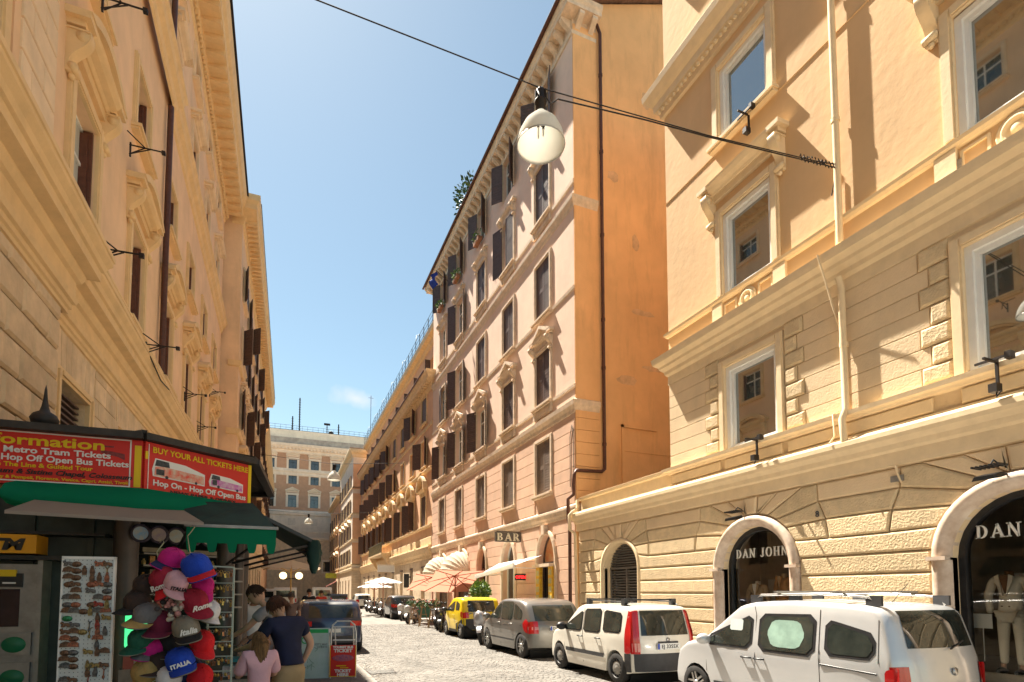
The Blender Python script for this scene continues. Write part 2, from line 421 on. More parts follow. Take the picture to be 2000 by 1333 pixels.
WT = {}
def casing_mb(w, h, cw=.14, out=.06, sill=False):
    mb = MB()
    for a, b in ((-w/2-cw, -w/2), (w/2, w/2+cw)):
        mb.box(a, b, 0, out, -.02, h+cw)
        mb.box(a+.03, b-.03, out, out+.022, 0, h+cw-.03)
    mb.box(-w/2, w/2, 0, out, h, h+cw); mb.box(-w/2, w/2, out, out+.022, h+.03, h+cw-.03)
    return mb
def window(b, x, z, w, h, style='sash', trim=M_pink_trim, cw=.14, depth=.2, shutters=None, sm=M_shutter, ped=None, pedz=.25, sill=None, pane=M_pane2, slats=14, frame=M_white, pedw=None, mull=True, label=None):
    """one window: casing with sash; glass, shutters, sill and hood are its sub-parts"""
    k = (w, h, trim.name, cw, depth, frame.name, mull)
    if k not in WT:
        mb = casing_mb(w, h, cw) if cw > 0 else MB()
        nn = len(mb.f)
        f = .05
        for a, c in ((-w/2, -w/2+f), (w/2-f, w/2), (-f/2, f/2)) if mull else ((-w/2, -w/2+f*1.3), (w/2-f*1.3, w/2)):
            mb.box(a, c, -depth, -depth+.05, 0, h, 1)
        for z0 in ((0, h*.68, h-f) if mull else (0, h-f)): mb.box(-w/2+f, w/2-f, -depth+.002, -depth+.045, z0, z0+f, 1)
        if not mull:
            for a, c in ((-w/2, -w/2+.10), (w/2-.10, w/2)): mb.box(a, c, -.10, -.02, 0, h, 1)
            mb.box(-w/2+.1, w/2-.1, -.10, -.02, h-.1, h, 1); mb.box(-w/2+.1, w/2-.1, -.10, -.02, 0, .05, 1)
            for a, c in ((-w/2+.1, -w/2+.165), (w/2-.165, w/2-.1)): mb.box(a, c, -.145, -.08, .05, h-.1, 1)
            mb.box(-w/2+.165, w/2-.165, -.145, -.08, h-.165, h-.1, 1); mb.box(-w/2+.165, w/2-.165, -.145, -.08, .05, .11, 1)
        me = mb.mesh('window', [trim, frame])
        g = MB().box(-w/2, w/2, -depth-.03, -depth+.01, 0, h).mesh('pane', pane)
        WT[k] = (me, g)
    me, g = WT[k]
    o = b.at('window', me, x, z)
    gl = obj('pane', g, o)
    if gl.data.materials[0] != pane:
        kk = (k, pane.name)
        if kk not in WT: gg = g.copy(); gg.materials[0] = pane; WT[kk] = gg
        gl.data = WT[kk]
    if shutters:
        ks = ('sh', w, h, sm.name, slats)
        if ks not in WT: WT[ks] = shutter_mesh(w/2, h, sm, slats)
        sh = WT[ks]
        for side, a in zip((-1, 1), shutters):       # angle in degrees: 0 closed, 175 folded back
            if a is None: continue
            r = math.radians(a)
            if side < 0: obj('shutter', sh, o, (-w/2, -.04 if a < 5 else .05, 0), (0, 0, r))
            else:
                q = obj('shutter', sh, o, (w/2, -.005 if a < 5 else .085, 0), (0, 0, PI-r))
    if sill:
        ks = ('sill', w, cw, sill, trim.name)
        if ks not in WT:
            mb = MB(); e = w/2+cw+.06
            mb.box(-e, e, 0, .2, -.1, -.03); mb.box(-e+.03, e-.03, 0, .15, -.16, -.1)
            if sill > 1:      # parapet panel with two little pilasters below the sill
                hh = sill-1
                for a in (-w/2-cw, w/2): mb.box(a, a+cw, 0, .1, -.16-hh, -.16)
                mb.box(-w/2, w/2, 0, .05, -.16-hh, -.16)
                mb.box(-w/2+.08, w/2-.08, .05, .075, -.16-hh+.08, -.22)
            WT[ks] = mb.mesh('sill', trim)
        obj('sill', WT[ks], o)
    if ped:
        pw = (pedw or w+2*cw+.3)
        ks = ('ped', ped, pw, h, cw, pedz, trim.name)
        if ks not in WT: WT[ks] = hood_mesh(ped, pw, h+cw+pedz, trim)
        obj('hood', WT[ks], o)
        if pedz > .12:
            kc = ('con', pedz, trim.name)
            if kc not in WT: WT[kc] = console_mesh(pedz+.35, trim)
            for sd in (-1, 1):
                obj('console', WT[kc], o, (sd*(pw/2-.2), 0, h+cw+pedz))
    if label: o['label'] = label
    return o

def hood_mesh(kind, w, z, m):
    mb = MB(); e = w/2
    prof = [(0, 0), (.12, 0), (.16, .05), (.26, .09), (.32, .15), (.34, .2), (0, .23)]
    prof = [(o, z+q) for o, q in prof]
    mb.sweep([(-e+.3, 0), (e-.3, 0)], prof)
    for sd in (-1, 1):
        mb.box(min(sd*(e-.3), sd*e), max(sd*(e-.3), sd*e), 0, .33, z+.13, z+.225)
        mb.box(min(sd*(e-.3), sd*(e-.08)), max(sd*(e-.3), sd*(e-.08)), 0, .24, z+.04, z+.13)
        mb.box(min(sd*(e-.3), sd*(e-.14)), max(sd*(e-.3), sd*(e-.14)), 0, .15, z, z+.04)
    # frieze
    mb.box(-e+.2, e-.2, 0, .09, z-.16, z)
    if kind == 'tri':
        ph = w*.24
        for sd in (-1, 1):
            pts = [(sd*e, .225), (0, .225+ph), (0, .225+ph-.13), (sd*(e-.34), .225)]
            mb.prism([(x, z+q) for x, q in pts][::sd], 0, .34)
            pts = [(sd*(e-.12), .225), (0, .225+ph-.13), (0, .225+ph-.2), (sd*(e-.5), .225)]
            mb.prism([(x, z+q) for x, q in pts][::sd], 0, .24)
        mb.prism([(-e+.3, z+.225), (e-.3, z+.225), (0, z+.225+ph-.16)], 0, .08)
    if kind == 'seg':
        ph = w*.2; n = 10; A = []
        for i in range(n+1):
            t = -1+2*i/n; A.append((t*e, .225+ph*(1-t*t)))
        for i in range(n):
            (x0, a0), (x1, a1) = A[i], A[i+1]
            th = .14
            mb.prism([(x0, z+max(.22, a0-th)), (x1, z+max(.22, a1-th)), (x1, z+a1+.02), (x0, z+a0+.02)], 0, .35)
            mb.prism([(x0*.93, z+max(.22, a0-th-.07)), (x1*.93, z+max(.22, a1-th-.07)), (x1*.93, z+a1-th+.02), (x0*.93, z+a0-th+.02)], 0, .26)
        mb.prism([(x*.85, z+.2+(a-.225)*.75) for x, a in A], 0, .07)
    if kind == 'arch':            # semicircular hood, hollow like a shell
        n = 12; R = e
        for i in range(n):
            t0 = PI*i/n; t1 = PI*(i+1)/n
            mb.prism([(R*math.cos(t0), z+.2+R*.9*math.sin(t0)), (R*math.cos(t1), z+.2+R*.9*math.sin(t1)),
                      ((R-.14)*math.cos(t1), z+.2+(R*.9-.14)*math.sin(t1)), ((R-.14)*math.cos(t0), z+.2+(R*.9-.14)*math.sin(t0))], 0, .36)
        mb.prism([((R-.12)*math.cos(PI*i/n), z+.2+(R*.9-.12)*math.sin(PI*i/n)) for i in range(n+1)], 0, .05)
    k = {'travertine_trim': .62}.get(m.name, 1)
    mb.v = [(x, y*k, q) for x, y, q in mb.v]
    return mb.mesh('hood', m)

def console_mesh(h, m):
    """scrolled bracket, top at z = 0"""
    mb = MB(); pts = []
    n = 14
    for i in range(n+1):
        t = i/n
        y = .26*(1-t)**1.3+.05+.05*math.sin(t*PI*2.2)
        pts.append((y, -h*t))
    prof = [(0.0, 0)]+pts+[(0, -h)]
    vs = [(-.09, y, z) for y, z in prof]+[(.09, y, z) for y, z in prof]; k = len(prof)
    mb.add(vs, [tuple(range(k)), tuple(reversed(range(k, 2*k)))])
    mb.add(vs, [(i, i+k, i+1+k, i+1) for i in range(k-1)], smooth=True)
    for z, y, r in ((-.1, .2, .085), (-h+.08, .09, .06)):
        T = Matrix.Translation((0, y, z)) @ Matrix.Rotation(PI/2, 4, 'Y')
        mb.lathe([(.0001, -.11), (r*.55, -.11), (r*.6, -.1), (r, -.1), (r, .1), (r*.6, .1), (r*.55, .11), (.0001, .11)], 10, T)
    mb.box(-.11, .11, 0, .3, -.03, 0)
    mb.sphere((0, .06, -h-.03), .05, 8, 6)
    return mb.mesh('console', m)
# ================================================================ ground, street, pavements
M_ground = mat('dusty_ground', (.26, .23, .20), .9, var=.15, vscale=.6)
M_sett = mat('basalt_setts', (.175, .163, .146), .85, var=.2, vscale=1.1, bump=.3, bscale=30)
M_street = mat('far_sett_paving', (.175, .162, .144), .85, var=.2, vscale=1.1, bump=.5, bscale=9)
M_asph = mat('worn_asphalt', (.17, .158, .15), .9, var=.2, vscale=9, bump=.4, bscale=60)
M_kerb = mat('travertine_kerb', (.26, .235, .205), .8, var=.2, vscale=6, bump=.3, bscale=20)
M_slab = mat('pavement_slab', (.24, .22, .2), .85, var=.2, vscale=4, bump=.3, bscale=20)
part('ground', MB().add([(-300, -300, -.06), (300, -300, -.06), (300, 300, -.06), (-300, 300, -.06)], [(0, 1, 2, 3)]), M_ground, kind='structure')
part('street', MB().add([(-3.2, -6, -.012), (9.5, -6, -.012), (9.5, 112, -.012), (-3.2, 112, -.012)], [(0, 1, 2, 3)]), M_street, kind='structure')
# setts laid in slightly wavering arcs, nearest stretch of the street
mb = MB(); y = 6.5
while y < 30:
    x = 1.7+random.uniform(0, .1)
    while x < 8.0:
        wd = .10+random.uniform(-.012, .012); z = random.uniform(-.0035, .003)-.004; yy = y+.16*math.sin(x*1.9)+.05*math.sin(y*.8+x*5)
        t1 = random.uniform(-.002, .002); t2 = random.uniform(-.002, .002); g = .003; c = .007
        a = (x+g, yy+g); b = (x+wd-g, yy+.10-g)
        mb.add([(a[0], a[1], -.012), (b[0], a[1], -.012), (b[0], b[1], -.012), (a[0], b[1], -.012),
                (a[0]+c, a[1]+c, z+t1), (b[0]-c, a[1]+c, z+t2), (b[0]-c, b[1]-c, z-t1), (a[0]+c, b[1]-c, z-t2)],
               [(4, 5, 6, 7), (0, 1, 5, 4), (1, 2, 6, 5), (3, 0, 4, 7)])
        x += wd
    y += .102
part('cobblestones', mb, M_sett, kind='stuff')
# left pavement: dark asphalt with a travertine kerb, it steps back behind the kiosk
LK = [(1.72, -6), (1.62, 12.6), (1.25, 13.6), (.2, 14.2), (.15, 112)]
mb = MB()
mb.add([(-3.2, -6, .13), (1.55, -6, .13), (1.45, 12.5, .13), (1.12, 13.45, .13), (.05, 14.05, .13), (0, 112, .13), (-3.2, 112, .13)], [(0, 1, 2, 3, 4, 5, 6)])
part('pavement', mb, M_asph, kind='structure')
kerb = thing('kerb', 'pale travertine kerb along the dark asphalt pavement beside the kiosk', 'kerb', (1.6, 0, 0))
for i in range(len(LK)-1):
    a = Vector(LK[i]); b = Vector(LK[i+1]); L = (b-a).length; n = int(L/1.0); d = (b-a)/n
    for k in range(min(n, 60)):
        p = a+d*k; q = a+d*(k+1)-d.normalized()*.012
        u = d.normalized(); m = Vector((-u.y, u.x))*.17
        j = random.uniform(-.004, .004)
        vs = [(p.x, p.y, -.01), (q.x, q.y, -.01), (q.x+m.x, q.y+m.y, -.01), (p.x+m.x, p.y+m.y, -.01)]
        vs += [(p.x+m.x*.06, p.y+m.y*.06, .14+j), (q.x+m.x*.06, q.y+m.y*.06, .14+j), (q.x+m.x, q.y+m.y, .14+j), (p.x+m.x, p.y+m.y, .14+j)]
        part('kerb_stone', MB().add(vs, [(4, 5, 6, 7), (0, 1, 5, 4), (1, 2, 6, 5), (3, 0, 4, 7), (2, 3, 7, 6)]), M_kerb, kerb, (-1.6, 0, 0))
mb = MB(); mb.box(8.0, 9.5, -6, 112, -.02, .12)
part('pavement', mb, M_slab, kind='structure')
kerb2 = thing('kerb', 'grey kerb line under the parked cars along the shop fronts', 'kerb', (7.9, 20, 0))
mb = MB()
for k in range(100): mb.box(7.85, 7.998, -5+k*1.1-20, -3.92+k*1.1-20, -.02, .125+random.uniform(-.003, .003))
o = part('kerb_stone', mb, M_kerb, kerb2, (-7.9, 0, 0)); o['kind'] = 'stuff'

# ================================================================ pink apartment building on the right
def courses(b, segs, rows, m, depth=.03, bevel=.012, name='stone_course'):
    for (z0, z1) in rows:
        for (a, c) in segs:
            if callable(a): a = a(z0, z1)
            if callable(c): c = c(z0, z1)
            if c-a < .05: continue
            b.add(name, block_mb(rect(a, c, z0, z1), depth, bevel, .008), m)
def archx(cx, r, sp, rz):          # half width of an arch at height z
    return lambda z: r if z <= sp else (r*math.sqrt(max(0, 1-((z-sp)/rz)**2)) if z < sp+rz else 0)

pink = Bld('apartment_building', 'tall pink stucco apartment building with brown shutters and an orange side wall', 'building', (9.5, 16.6, 0), PI/2, 16.6)
PY = [19.1, 22.68, 26.4, 30.2, 33.8]; w = 1.28
A1 = (18.88, .74, 2.9, 4.0); A2 = (22.66, .74, 2.9, 4.0); A3 = (26.2, .66, 2.95, 3.98); A4 = (29.6, 1.35, 2.6, 4.1); A5 = (33.7, 1.35, 2.6, 4.1)
gh = [(c-r, c+r, .12, t, s) for c, r, s, t in (A1, A2, A3, A4, A5)]
rows = {1: (5.62, 2.1), 2: (9.22, 2.15), 3: (12.8, 2.3), 4: (16.85, 2.35), 5: (20.5, 1.85)}
top_holes = [(c-w/2, c+w/2, z, z+h) for r, (z, h) in rows.items() if r > 1 for c in PY]
r1 = [(c-w/2, c+w/2, rows[1][0], rows[1][0]+rows[1][1]) for c in PY]
pink.add('upper_wall', wall_mb(16.6, 36.4, 8.2, 23.2, top_holes, reveal=.25), M_pink)
pink.add('lower_wall', wall_mb(16.6, 36.4, 0, 8.2, gh+r1, reveal=.45), M_pink_low)
mb = MB(); mb.box(16.9, 36.2, -12, -.5, 0, 22.6); pink.add('inner_wall', mb, M_dark_in)
mb = MB()
mb.add([(16.6, 0, 0), (16.6, 0, 23.2), (16.6, -1.2, 24.05), (16.6, -6, 26.1), (16.6, -12, 23.5), (16.6, -12, 0)], [(5, 4, 3, 2, 1, 0)])
pink.add('side_wall', mb, M_orange); mb = MB()
mb.add([(36.4, 0, 0), (36.4, 0, 23.2), (36.4, -1.2, 24.05), (36.4, -6, 26.1), (36.4, -12, 23.5), (36.4, -12, 0)], [(0, 1, 2, 3, 4, 5)])
pink.add('side_wall', mb, M_orange); mb = MB()
mb.add([(16.6, -12, 0), (36.4, -12, 0), (36.4, -12, 23.5), (16.6, -12, 23.5)], [(0, 1, 2, 3)])
pink.add('rear_wall', mb, M_orange)
mb = MB()
for z0, z1 in ((8.62, 15.76), (16.14, 22.75)): mb.box(16.55, 16.61, -.99, -.002, z0, z1)
k = 0
z = 4.9
while z < 8.1: mb.box(16.55, 16.61, -.99, -.002, z, min(8.2, z+.42)); z += .435
mb.box(16.56, 16.61, -.99, -.002, 0, 4.4)
pink.add('corner_pilaster', mb, M_orange)
# joints of the first and ground floor
rws = [(4.88+.435*i, 4.88+.435*(i+1)) for i in range(7)]
ed = [16.62]+[v for c in PY for v in (c-w/2-.17, c+w/2+.17)]+[36.38]
courses(pink, [(ed[i], ed[i+1]) for i in range(0, len(ed), 2)], rws, M_pink_low)
def side(A, sg):
    c, r, s, t = A; f = archx(c, r+.16, s, t-s+.16)
    return lambda z0, z1: c+sg*max(f(z0), f(z0+.01) if z0 > s else r+.16)
gs = [(16.62, side(A1, -1)), (side(A1, 1), side(A2, -1)), (side(A2, 1), side(A3, -1)), (side(A3, 1), side(A4, -1)), (side(A4, 1), side(A5, -1)), (side(A5, 1), 36.38)]
courses(pink, gs, [(.75+.45*i, .75+.45*(i+1)) for i in range(8)], M_pink_low)
for a, c in gs: pink.add('plinth', MB().box(a(0, 0) if callable(a) else a, c(0, 0) if callable(c) else c, 0, .07, .12, .74), M_pink_trim)

def mould(b, path, prof, m, name='string_course', k=1):
    k = k*(.5 if b is pink and 'eaves' not in name else 1)
    prof = [(o*k, z) for o, z in prof]
    return b.add(name, MB().sweep(path, prof), m)
pp = [(16.6, -.99), (16.6, 0), (36.4, 0)]
mould(pink, pp, [(.0, 4.4), (.06, 4.42), (.08, 4.5), (.16, 4.58), (.2, 4.66), (.22, 4.72), (.22, 4.8), (0, 4.88)], M_pink_trim, 'ground_floor_cornice')
mould(pink, pp, [(0, 8.12), (.05, 8.14), (.07, 8.26), (.16, 8.34), (.24, 8.4), (.27, 8.56), (0, 8.66)], M_pink_trim)
mould(pink, pp, [(0, 9.02), (.09, 9.05), (.1, 9.16), (0, 9.2)], M_pink_trim)
mould(pink, pp, [(0, 12.62), (.08, 12.65), (.1, 12.77), (0, 12.8)], M_pink_trim)
mould(pink, pp, [(0, 15.72), (.05, 15.74), (.08, 15.84), (.18, 15.93), (.24, 16.0), (.26, 16.12), (0, 16.2)], M_pink_trim)
mould(pink, pp, [(0, 16.58), (.09, 16.62), (.1, 16.76), (0, 16.8)], M_pink_trim)
mould(pink, [(16.6, -1.0), (16.6, 0), (36.4, 0), (36.4, -1)], [(0, 22.35), (.05, 22.36), (.07, 22.48), (.02, 22.5), (.02, 22.95), (.2, 22.97), (.45, 22.99), (.46, 23.12), (.52, 23.2), (.56, 23.32), (0, 23.36)], M_pink_trim, 'eaves_cornice')
mb = MB()
for i in range(40):
    x = 16.75+i*.5
    mb.prism([(0, 0), (.4, 0), (.4, -.1), (.12, -.3), (0, -.42)], -.09, .09, T=Matrix.Translation((x, .02, 22.97)) @ Matrix.Rotation(PI/2, 4, 'Z'))
mb.prism([(0, 0), (.42, 0), (.42, -.12), (.1, -.34), (0, -.42)], -.1, .1, T=Matrix.Translation((16.6, -.2, 22.97)) @ Matrix.Rotation(PI, 4, 'Z'))
mb.prism([(0, 0), (.42, 0), (.42, -.12), (.1, -.34), (0, -.42)], -.1, .1, T=Matrix.Translation((16.6, -.75, 22.97)) @ Matrix.Rotation(PI, 4, 'Z'))
pink.add('eaves_bracket', mb, M_pink_trim, kind='stuff')
mb = MB()
mb.add([(16.35, .62, 23.38), (36.9, .62, 23.38), (36.9, -6, 26.2), (16.35, -6, 26.2)], [(0, 1, 2, 3)])
mb.add([(16.35, -6, 26.2), (36.9, -6, 26.2), (36.9, -12.4, 23.5), (16.35, -12.4, 23.5)], [(0, 1, 2, 3)])
pink.add('roof', mb, M_tile)
mb = MB().tube([(16.2, .64, 23.36), (37, .64, 23.36)], .07, 8)
pink.add('gutter', mb, M_pipe)
mb = MB()
for i in range(22): mb.tube([(16.36, -1.05-i*.3, 24.06+(.43*.3)*i), (16.36, -1.3-i*.3, 24.16+(.43*.3)*i)], .07, 6)
pink.add('verge_tile', mb, M_tile, kind='stuff')
mb = MB().tube([(16.45, -.95, 23.0), (16.47, -1.12, 22.7), (16.47, -1.12, 6.3), (16.47, -1.12, 6.15), (16.47, -1.0, 6.05), (16.45, .06, 6.0), (16.45, .14, 5.85), (16.5, .14, 5.5), (16.5, .14, 5.15), (16.62, .3, 5.0), (16.62, .3, 4.3), (16.62, .24, 4.1), (16.62, .24, .2)], .062, 8)
for z in (21, 18, 14.8, 11.6, 9.8, 7): mb.tube([(16.47, -1.12, z), (16.47, -1.12, z+.1)], .08, 8)
pink.add('drainpipe', mb, M_pipe)
for c in PY:
    z, h = rows[1]
    window(pink, c, z, w, h, cw=.16, depth=.22, shutters=(0, 0), sm=M_shutter2, sill=1, slats=20)
for i, c in enumerate(PY):
    z, h = rows[2]
    window(pink, c, z, w, h, cw=.15, depth=.22, shutters=[(0, 0), (0, 0), (160, 150), (165, 152), (162, 150)][i], sill=1.35, ped='tri', pedz=.2, slats=20)
    z, h = rows[3]
    window(pink, c, z, w, h, cw=.14, depth=.2, shutters=[(0, 0), (0, 0), (0, 0), (165, 150), (165, 8)][i], sill=.9, slats=20, frame=M_whitewin)
    z, h = rows[4]
    window(pink, c, z, w, h, cw=.14, depth=.2, shutters=[(0, 0), (8, 160), (0, 0), (165, 150), (None, None)][i], sill=1.3, ped='flat', pedz=.16, slats=20, frame=M_whitewin)
    z, h = rows[5]
    window(pink, c, z, w*.92, h, cw=.06, depth=.18, shutters=[(160, 130), (140, 140), (140, 148), (145, 142), (150, 138)][i], slats=14)
# shop arches
def arch_surround(b, A, m, wd=.16, out=.08, zb=.12, key=True, name='arch_surround', N=18):
    c, r, s, t = A; rz = t-s; mb = MB()
    for sd in (-1, 1): mb.box(min(c+sd*r, c+sd*(r+wd)), max(c+sd*r, c+sd*(r+wd)), 0, out, zb, s)
    for i in range(N):
        t0, t1 = PI*i/N, PI*(i+1)/N
        P = lambda q, th: (c+(r+q)*math.cos(th), s+(rz+q)*math.sin(th))
        mb.prism([P(0, t0), P(wd, t0), P(wd, t1), P(0, t1)], 0, out)
        mb.prism([P(wd*.3, t0), P(wd*.75, t0), P(wd*.75, t1), P(wd*.3, t1)], out, out+.025)
    if key: mb.box(c-.12, c+.12, 0, .2, t-.02, t+.34)
    return b.add(name, mb, m)
for A in (A1, A2, A3, A4, A5): arch_surround(pink, A, M_pink_trim)
def arch_fill(c, r, s, t, y, N=16):
    return [(c-r, s)]+[(c-r*math.cos(PI*i/N), s+(t-s)*math.sin(PI*i/N)) for i in range(1, N)]+[(c+r, s)]
M_redglass = mat('orange_red_fanlight', (.45, .13, .05), .3, var=.35, vscale=5, col2=(.55, .38, .18))
M_yel = mat('yellow_poster', (.80, .58, .03), .5, var=.25, vscale=9, col2=(.72, .30, .05))
M_grn = mat('shop_green', (.05, .16, .10), .4, var=.1)
for i, A in enumerate((A1, A2, A3, A4, A5)):
    c, r, s, t = A
    fr = MB()
    for q in range(16):
        t0, t1 = PI*q/16, PI*(q+1)/16
        P = lambda k, th: (c+(r-k)*math.cos(th), s+(t-s-k)*math.sin(th))
        fr.prism([P(.07, t0), P(0, t0), P(0, t1), P(.07, t1)], -.3, -.2)
    for a in (c-r, c+r-.07): fr.box(a, a+.07, -.3, -.2, .12, s)
    fr.box(c-r, c+r, -.31, -.19, s-.08, s+.04)
    if r < 1: fr.box(c-.035, c+.035, -.29, -.21, .12, s-.08)
    f = pink.add('shop_front', fr, M_shutter if i != 1 else M_white)
    part('pane', MB().prism(arch_fill(c, r, s, t, 0), -.27, -.25), M_redglass if i == 0 else M_pane2, f)
    part('pane', MB().box(c-r, c+r, -.27, -.25, .12, s-.08), M_pane2, f)
mat('poster_print', (.35, .42, .30), .5, var=.4, vscale=14, col2=(.75, .55, .1))
for x in (18.22, 19.30):
    f = pink.add('poster_board', MB().box(x, x+.32, -.02, .12, .7, 2.75), M_yel)
    for q in range(6): part('poster_print', MB().box(x+.04, x+.28, .122, .13, .8+q*.32, 1.0+q*.32), MATS['poster_print'], f)
if 0: part('x', mb, mat('poster_print', (.35, .42, .30), .5, var=.4, vscale=14, col2=(.75, .55, .1)), f)
mb = MB().box(18.15, 19.65, 0, .28, 2.72, 2.84); pink.add('shop_shelf', mb, M_pink_trim)
mb = MB().box(18.55, 19.25, -.2, -.12, .3, 1.3); pink.add('shop_display', mb, mat('red_display', (.4, .06, .04), .4, var=.4, vscale=7, col2=(.6, .5, .3)))
# wiring loop drawn on the corner
mb = MB().tube([(16.66, .05, 5.5), (16.66, .05, 7.3), (16.75, .05, 7.7), (16.9, .05, 7.3), (16.9, .05, 5.5)], .012, 5)
pink.add('cable', mb, M_iron)
# marks on the side wall
M_patch = mat('plaster_patch', (.74, .45, .24), .9, var=.15, vscale=3)
for y, z, a_, b_ in ((-3.25, 20.9, .22, .5), (-3.0, 12.3, .7, .16), (-2.2, 9.6, .55, .22), (-3.4, 10.2, .5, .12), (-1.7, 17.4, .3, .25), (-2.7, 15.0, .18, .4)):
    n_ = 11; pl = [(y+a_*math.cos(2*PI*i/n_)*random.uniform(.6, 1.1), z+b_*math.sin(2*PI*i/n_)*random.uniform(.6, 1.1)) for i in range(n_)]
    mb = MB().add([(16.596, q, r) for q, r in pl], [tuple(range(n_))]); pink.add('plaster_patch', mb, M_patch)
mb = MB().box(16.58, 16.62, -4.2, -2.0, 6.92, 6.98); mb.box(16.54, 16.6, -2.02, -1.92, 3, 7.9); mb.box(16.54, 16.6, -3.5, -1.92, 7.8, 7.9); pink.add('wall_conduit', mb, M_orange)

# ================================================================ orange apartment building beyond it
org = Bld('apartment_building', 'long salmon apartment building with round-hooded windows, deep eaves and a roof terrace rail', 'building', (9.5, 36.4, 0), PI/2, 36.4)
OY = [38.85+3.82*i for i in range(9)]; ow = 1.5
E0, E1 = 36.42, 72.4
oh = [(c-ow/2, c+ow/2, z, z+h) for c in OY for z, h in ((6.55, 2.2), (10.9, 1.95), (14.15, 1.9))]
org.add('upper_wall', wall_mb(E0, E1, 5.0, 17.0, oh, reveal=.25), M_or2)
gd = [(c-.55, c+.55, .15, 3.6) for c in OY]
org.add('lower_wall', wall_mb(E0, E1, 0, 5.0, gd, reveal=.35), M_or2_low)
mb = MB().box(E0+.1, E1-.1, -12, -.4, 0, 16.9)
org.add('inner_wall', mb, M_dark_in)
mb = MB(); mb.add([(E1, 0, 0), (E1, 0, 17), (E1, -12, 17), (E1, -12, 0)], [(0, 1, 2, 3)]); org.add('end_wall', mb, M_or2)
ped_ = [E0]+[v for c in OY for v in (c-.55, c+.55)]+[E1]
courses(org, [(ped_[i], ped_[i+1]) for i in range(0, len(ped_), 2)], [(.5+.5*i, 1.0+.5*i) for i in range(7)], M_or2_low, .03)
op = [(E0, 0), (E1, 0), (E1, -.5)]
mould(org, op, [(0, 4.1), (.08, 4.15), (.1, 4.3), (.22, 4.5), (.28, 4.9), (.26, 5.0), (.06, 5.06), (.06, 5.6), (.0, 5.66)], M_or2_trim, 'ground_floor_cornice')
mould(org, op, [(0, 6.3), (.1, 6.33), (.16, 6.42), (.16, 6.5), (0, 6.54)], M_or2_trim)
mould(org, op, [(0, 10.3), (.1, 10.34), (.2, 10.45), (.2, 10.54), (0, 10.6)], M_or2_trim)
mould(org, op, [(0, 13.5), (.06, 13.54), (.08, 13.74), (0, 13.8)], M_or2_trim)
mould(org, [(E0, -.3), (E0, 0), (E1, 0), (E1, -.3)], [(0, 16.1), (.06, 16.2), (.18, 16.35), (.2, 16.5), (.5, 16.62), (.54, 16.8), (.66, 16.95), (.68, 17.1), (0, 17.2)], M_or2_trim, 'eaves_cornice')
mb = MB()
for i in range(80): mb.box(E0+.2+i*.45, E0+.38+i*.45, .1, .46, 16.42, 16.6)
org.add('eaves_bracket', mb, M_or2_trim, kind='stuff')
mb = MB().tube([(E0, .7, 17.14), (E1, .7, 17.14)], .06, 6); org.add('gutter', mb, M_pipe)
mb = MB()
sw = [(c-.5, c+.5, 17.5, 19.3) for c in OY]
wall_mb(E0+.05, E1, 17.1, 20.6, sw, y=-.55, reveal=.3, mb=mb)
mb.add([(E1, -.55, 17.1), (E1, -.55, 20.6), (E1, -9, 20.6), (E1, -9, 17.1)], [(0, 1, 2, 3)])
org.add('attic_wall', mb, M_or2)
mb = MB().box(E0+.1, E1-.1, -9, -.95, 17, 20.5); org.add('attic_core', mb, M_dark_in)
mould(org, [(E0+.05, -.55), (E1, -.55)], [(0, 20.2), (.1, 20.25), (.2, 20.5), (.5, 20.6), (.55, 20.9), (0, 21)], M_or2_trim, 'attic_cornice')
mb = MB().box(E0+.05, E1, -9, 0, 20.9, 20.98); org.add('roof', mb, M_roof)
mb = MB()
for i in range(27):
    x = E0+.6+i*1.35
    mb.tube([(x, -.1, 20.98), (x, -.1, 22.0)], .03, 5)
    if i % 4 == 0: mb.tube([(x, -.1, 22), (x+.25, -.2, 22.6), (x+.9, -.6, 23.1)], .025, 5)
for z in (21.3, 21.65, 22.0): mb.tube([(E0+.6, -.1, z), (E0+.6+26*1.35, -.1, z)], .018, 5)
org.add('terrace_railing', mb, mat('blue_grey_rail', (.06, .09, .13), .5, metal=.4, var=.1))
shs = [(None, 0), (0, 0), (0, 0), (135, 100), (100, 100), (100, 90), (90, 95), (100, 90), (95, 90)]
for i, c in enumerate(OY):
    window(org, c, 6.55, ow, 2.2, trim=M_or2_trim, cw=.12, depth=.2, shutters=(0, 0) if i == 0 else (150+random.uniform(-25, 20), 150+random.uniform(-28, 20)), ped='arch', pedz=.12, slats=12, pedw=2.3)
    window(org, c, 10.9, ow, 1.95, trim=M_or2_trim, cw=.1, depth=.2, shutters=(155, 140) if i not in (1, 2) else (0, None), slats=12, sill=.9)
    window(org, c, 14.15, ow, 1.9, trim=M_or2_trim, cw=.1, depth=.2, shutters=(0, 0) if i in (0, 2, 3) else (150, 150), slats=12, sill=.9)
    # attic window, half hidden by the eaves
    f = MB().box(c-.5, c+.5, -.8, -.74, 17.5, 19.3); q = org.add('attic_window', f, M_pane2)
    part('shutter', MB().box(c+.5, c+.54, -.54, -.12, 17.5, 19.3), M_shutter, q)
    f = MB().box(c-.5, c+.5, -.26, -.2, .15, 3.5); f.box(c-.55, c+.55, -.3, .06, 3.5, 3.62)
    f2 = org.add('street_door', f, M_shutter if i % 2 else M_shutter2)
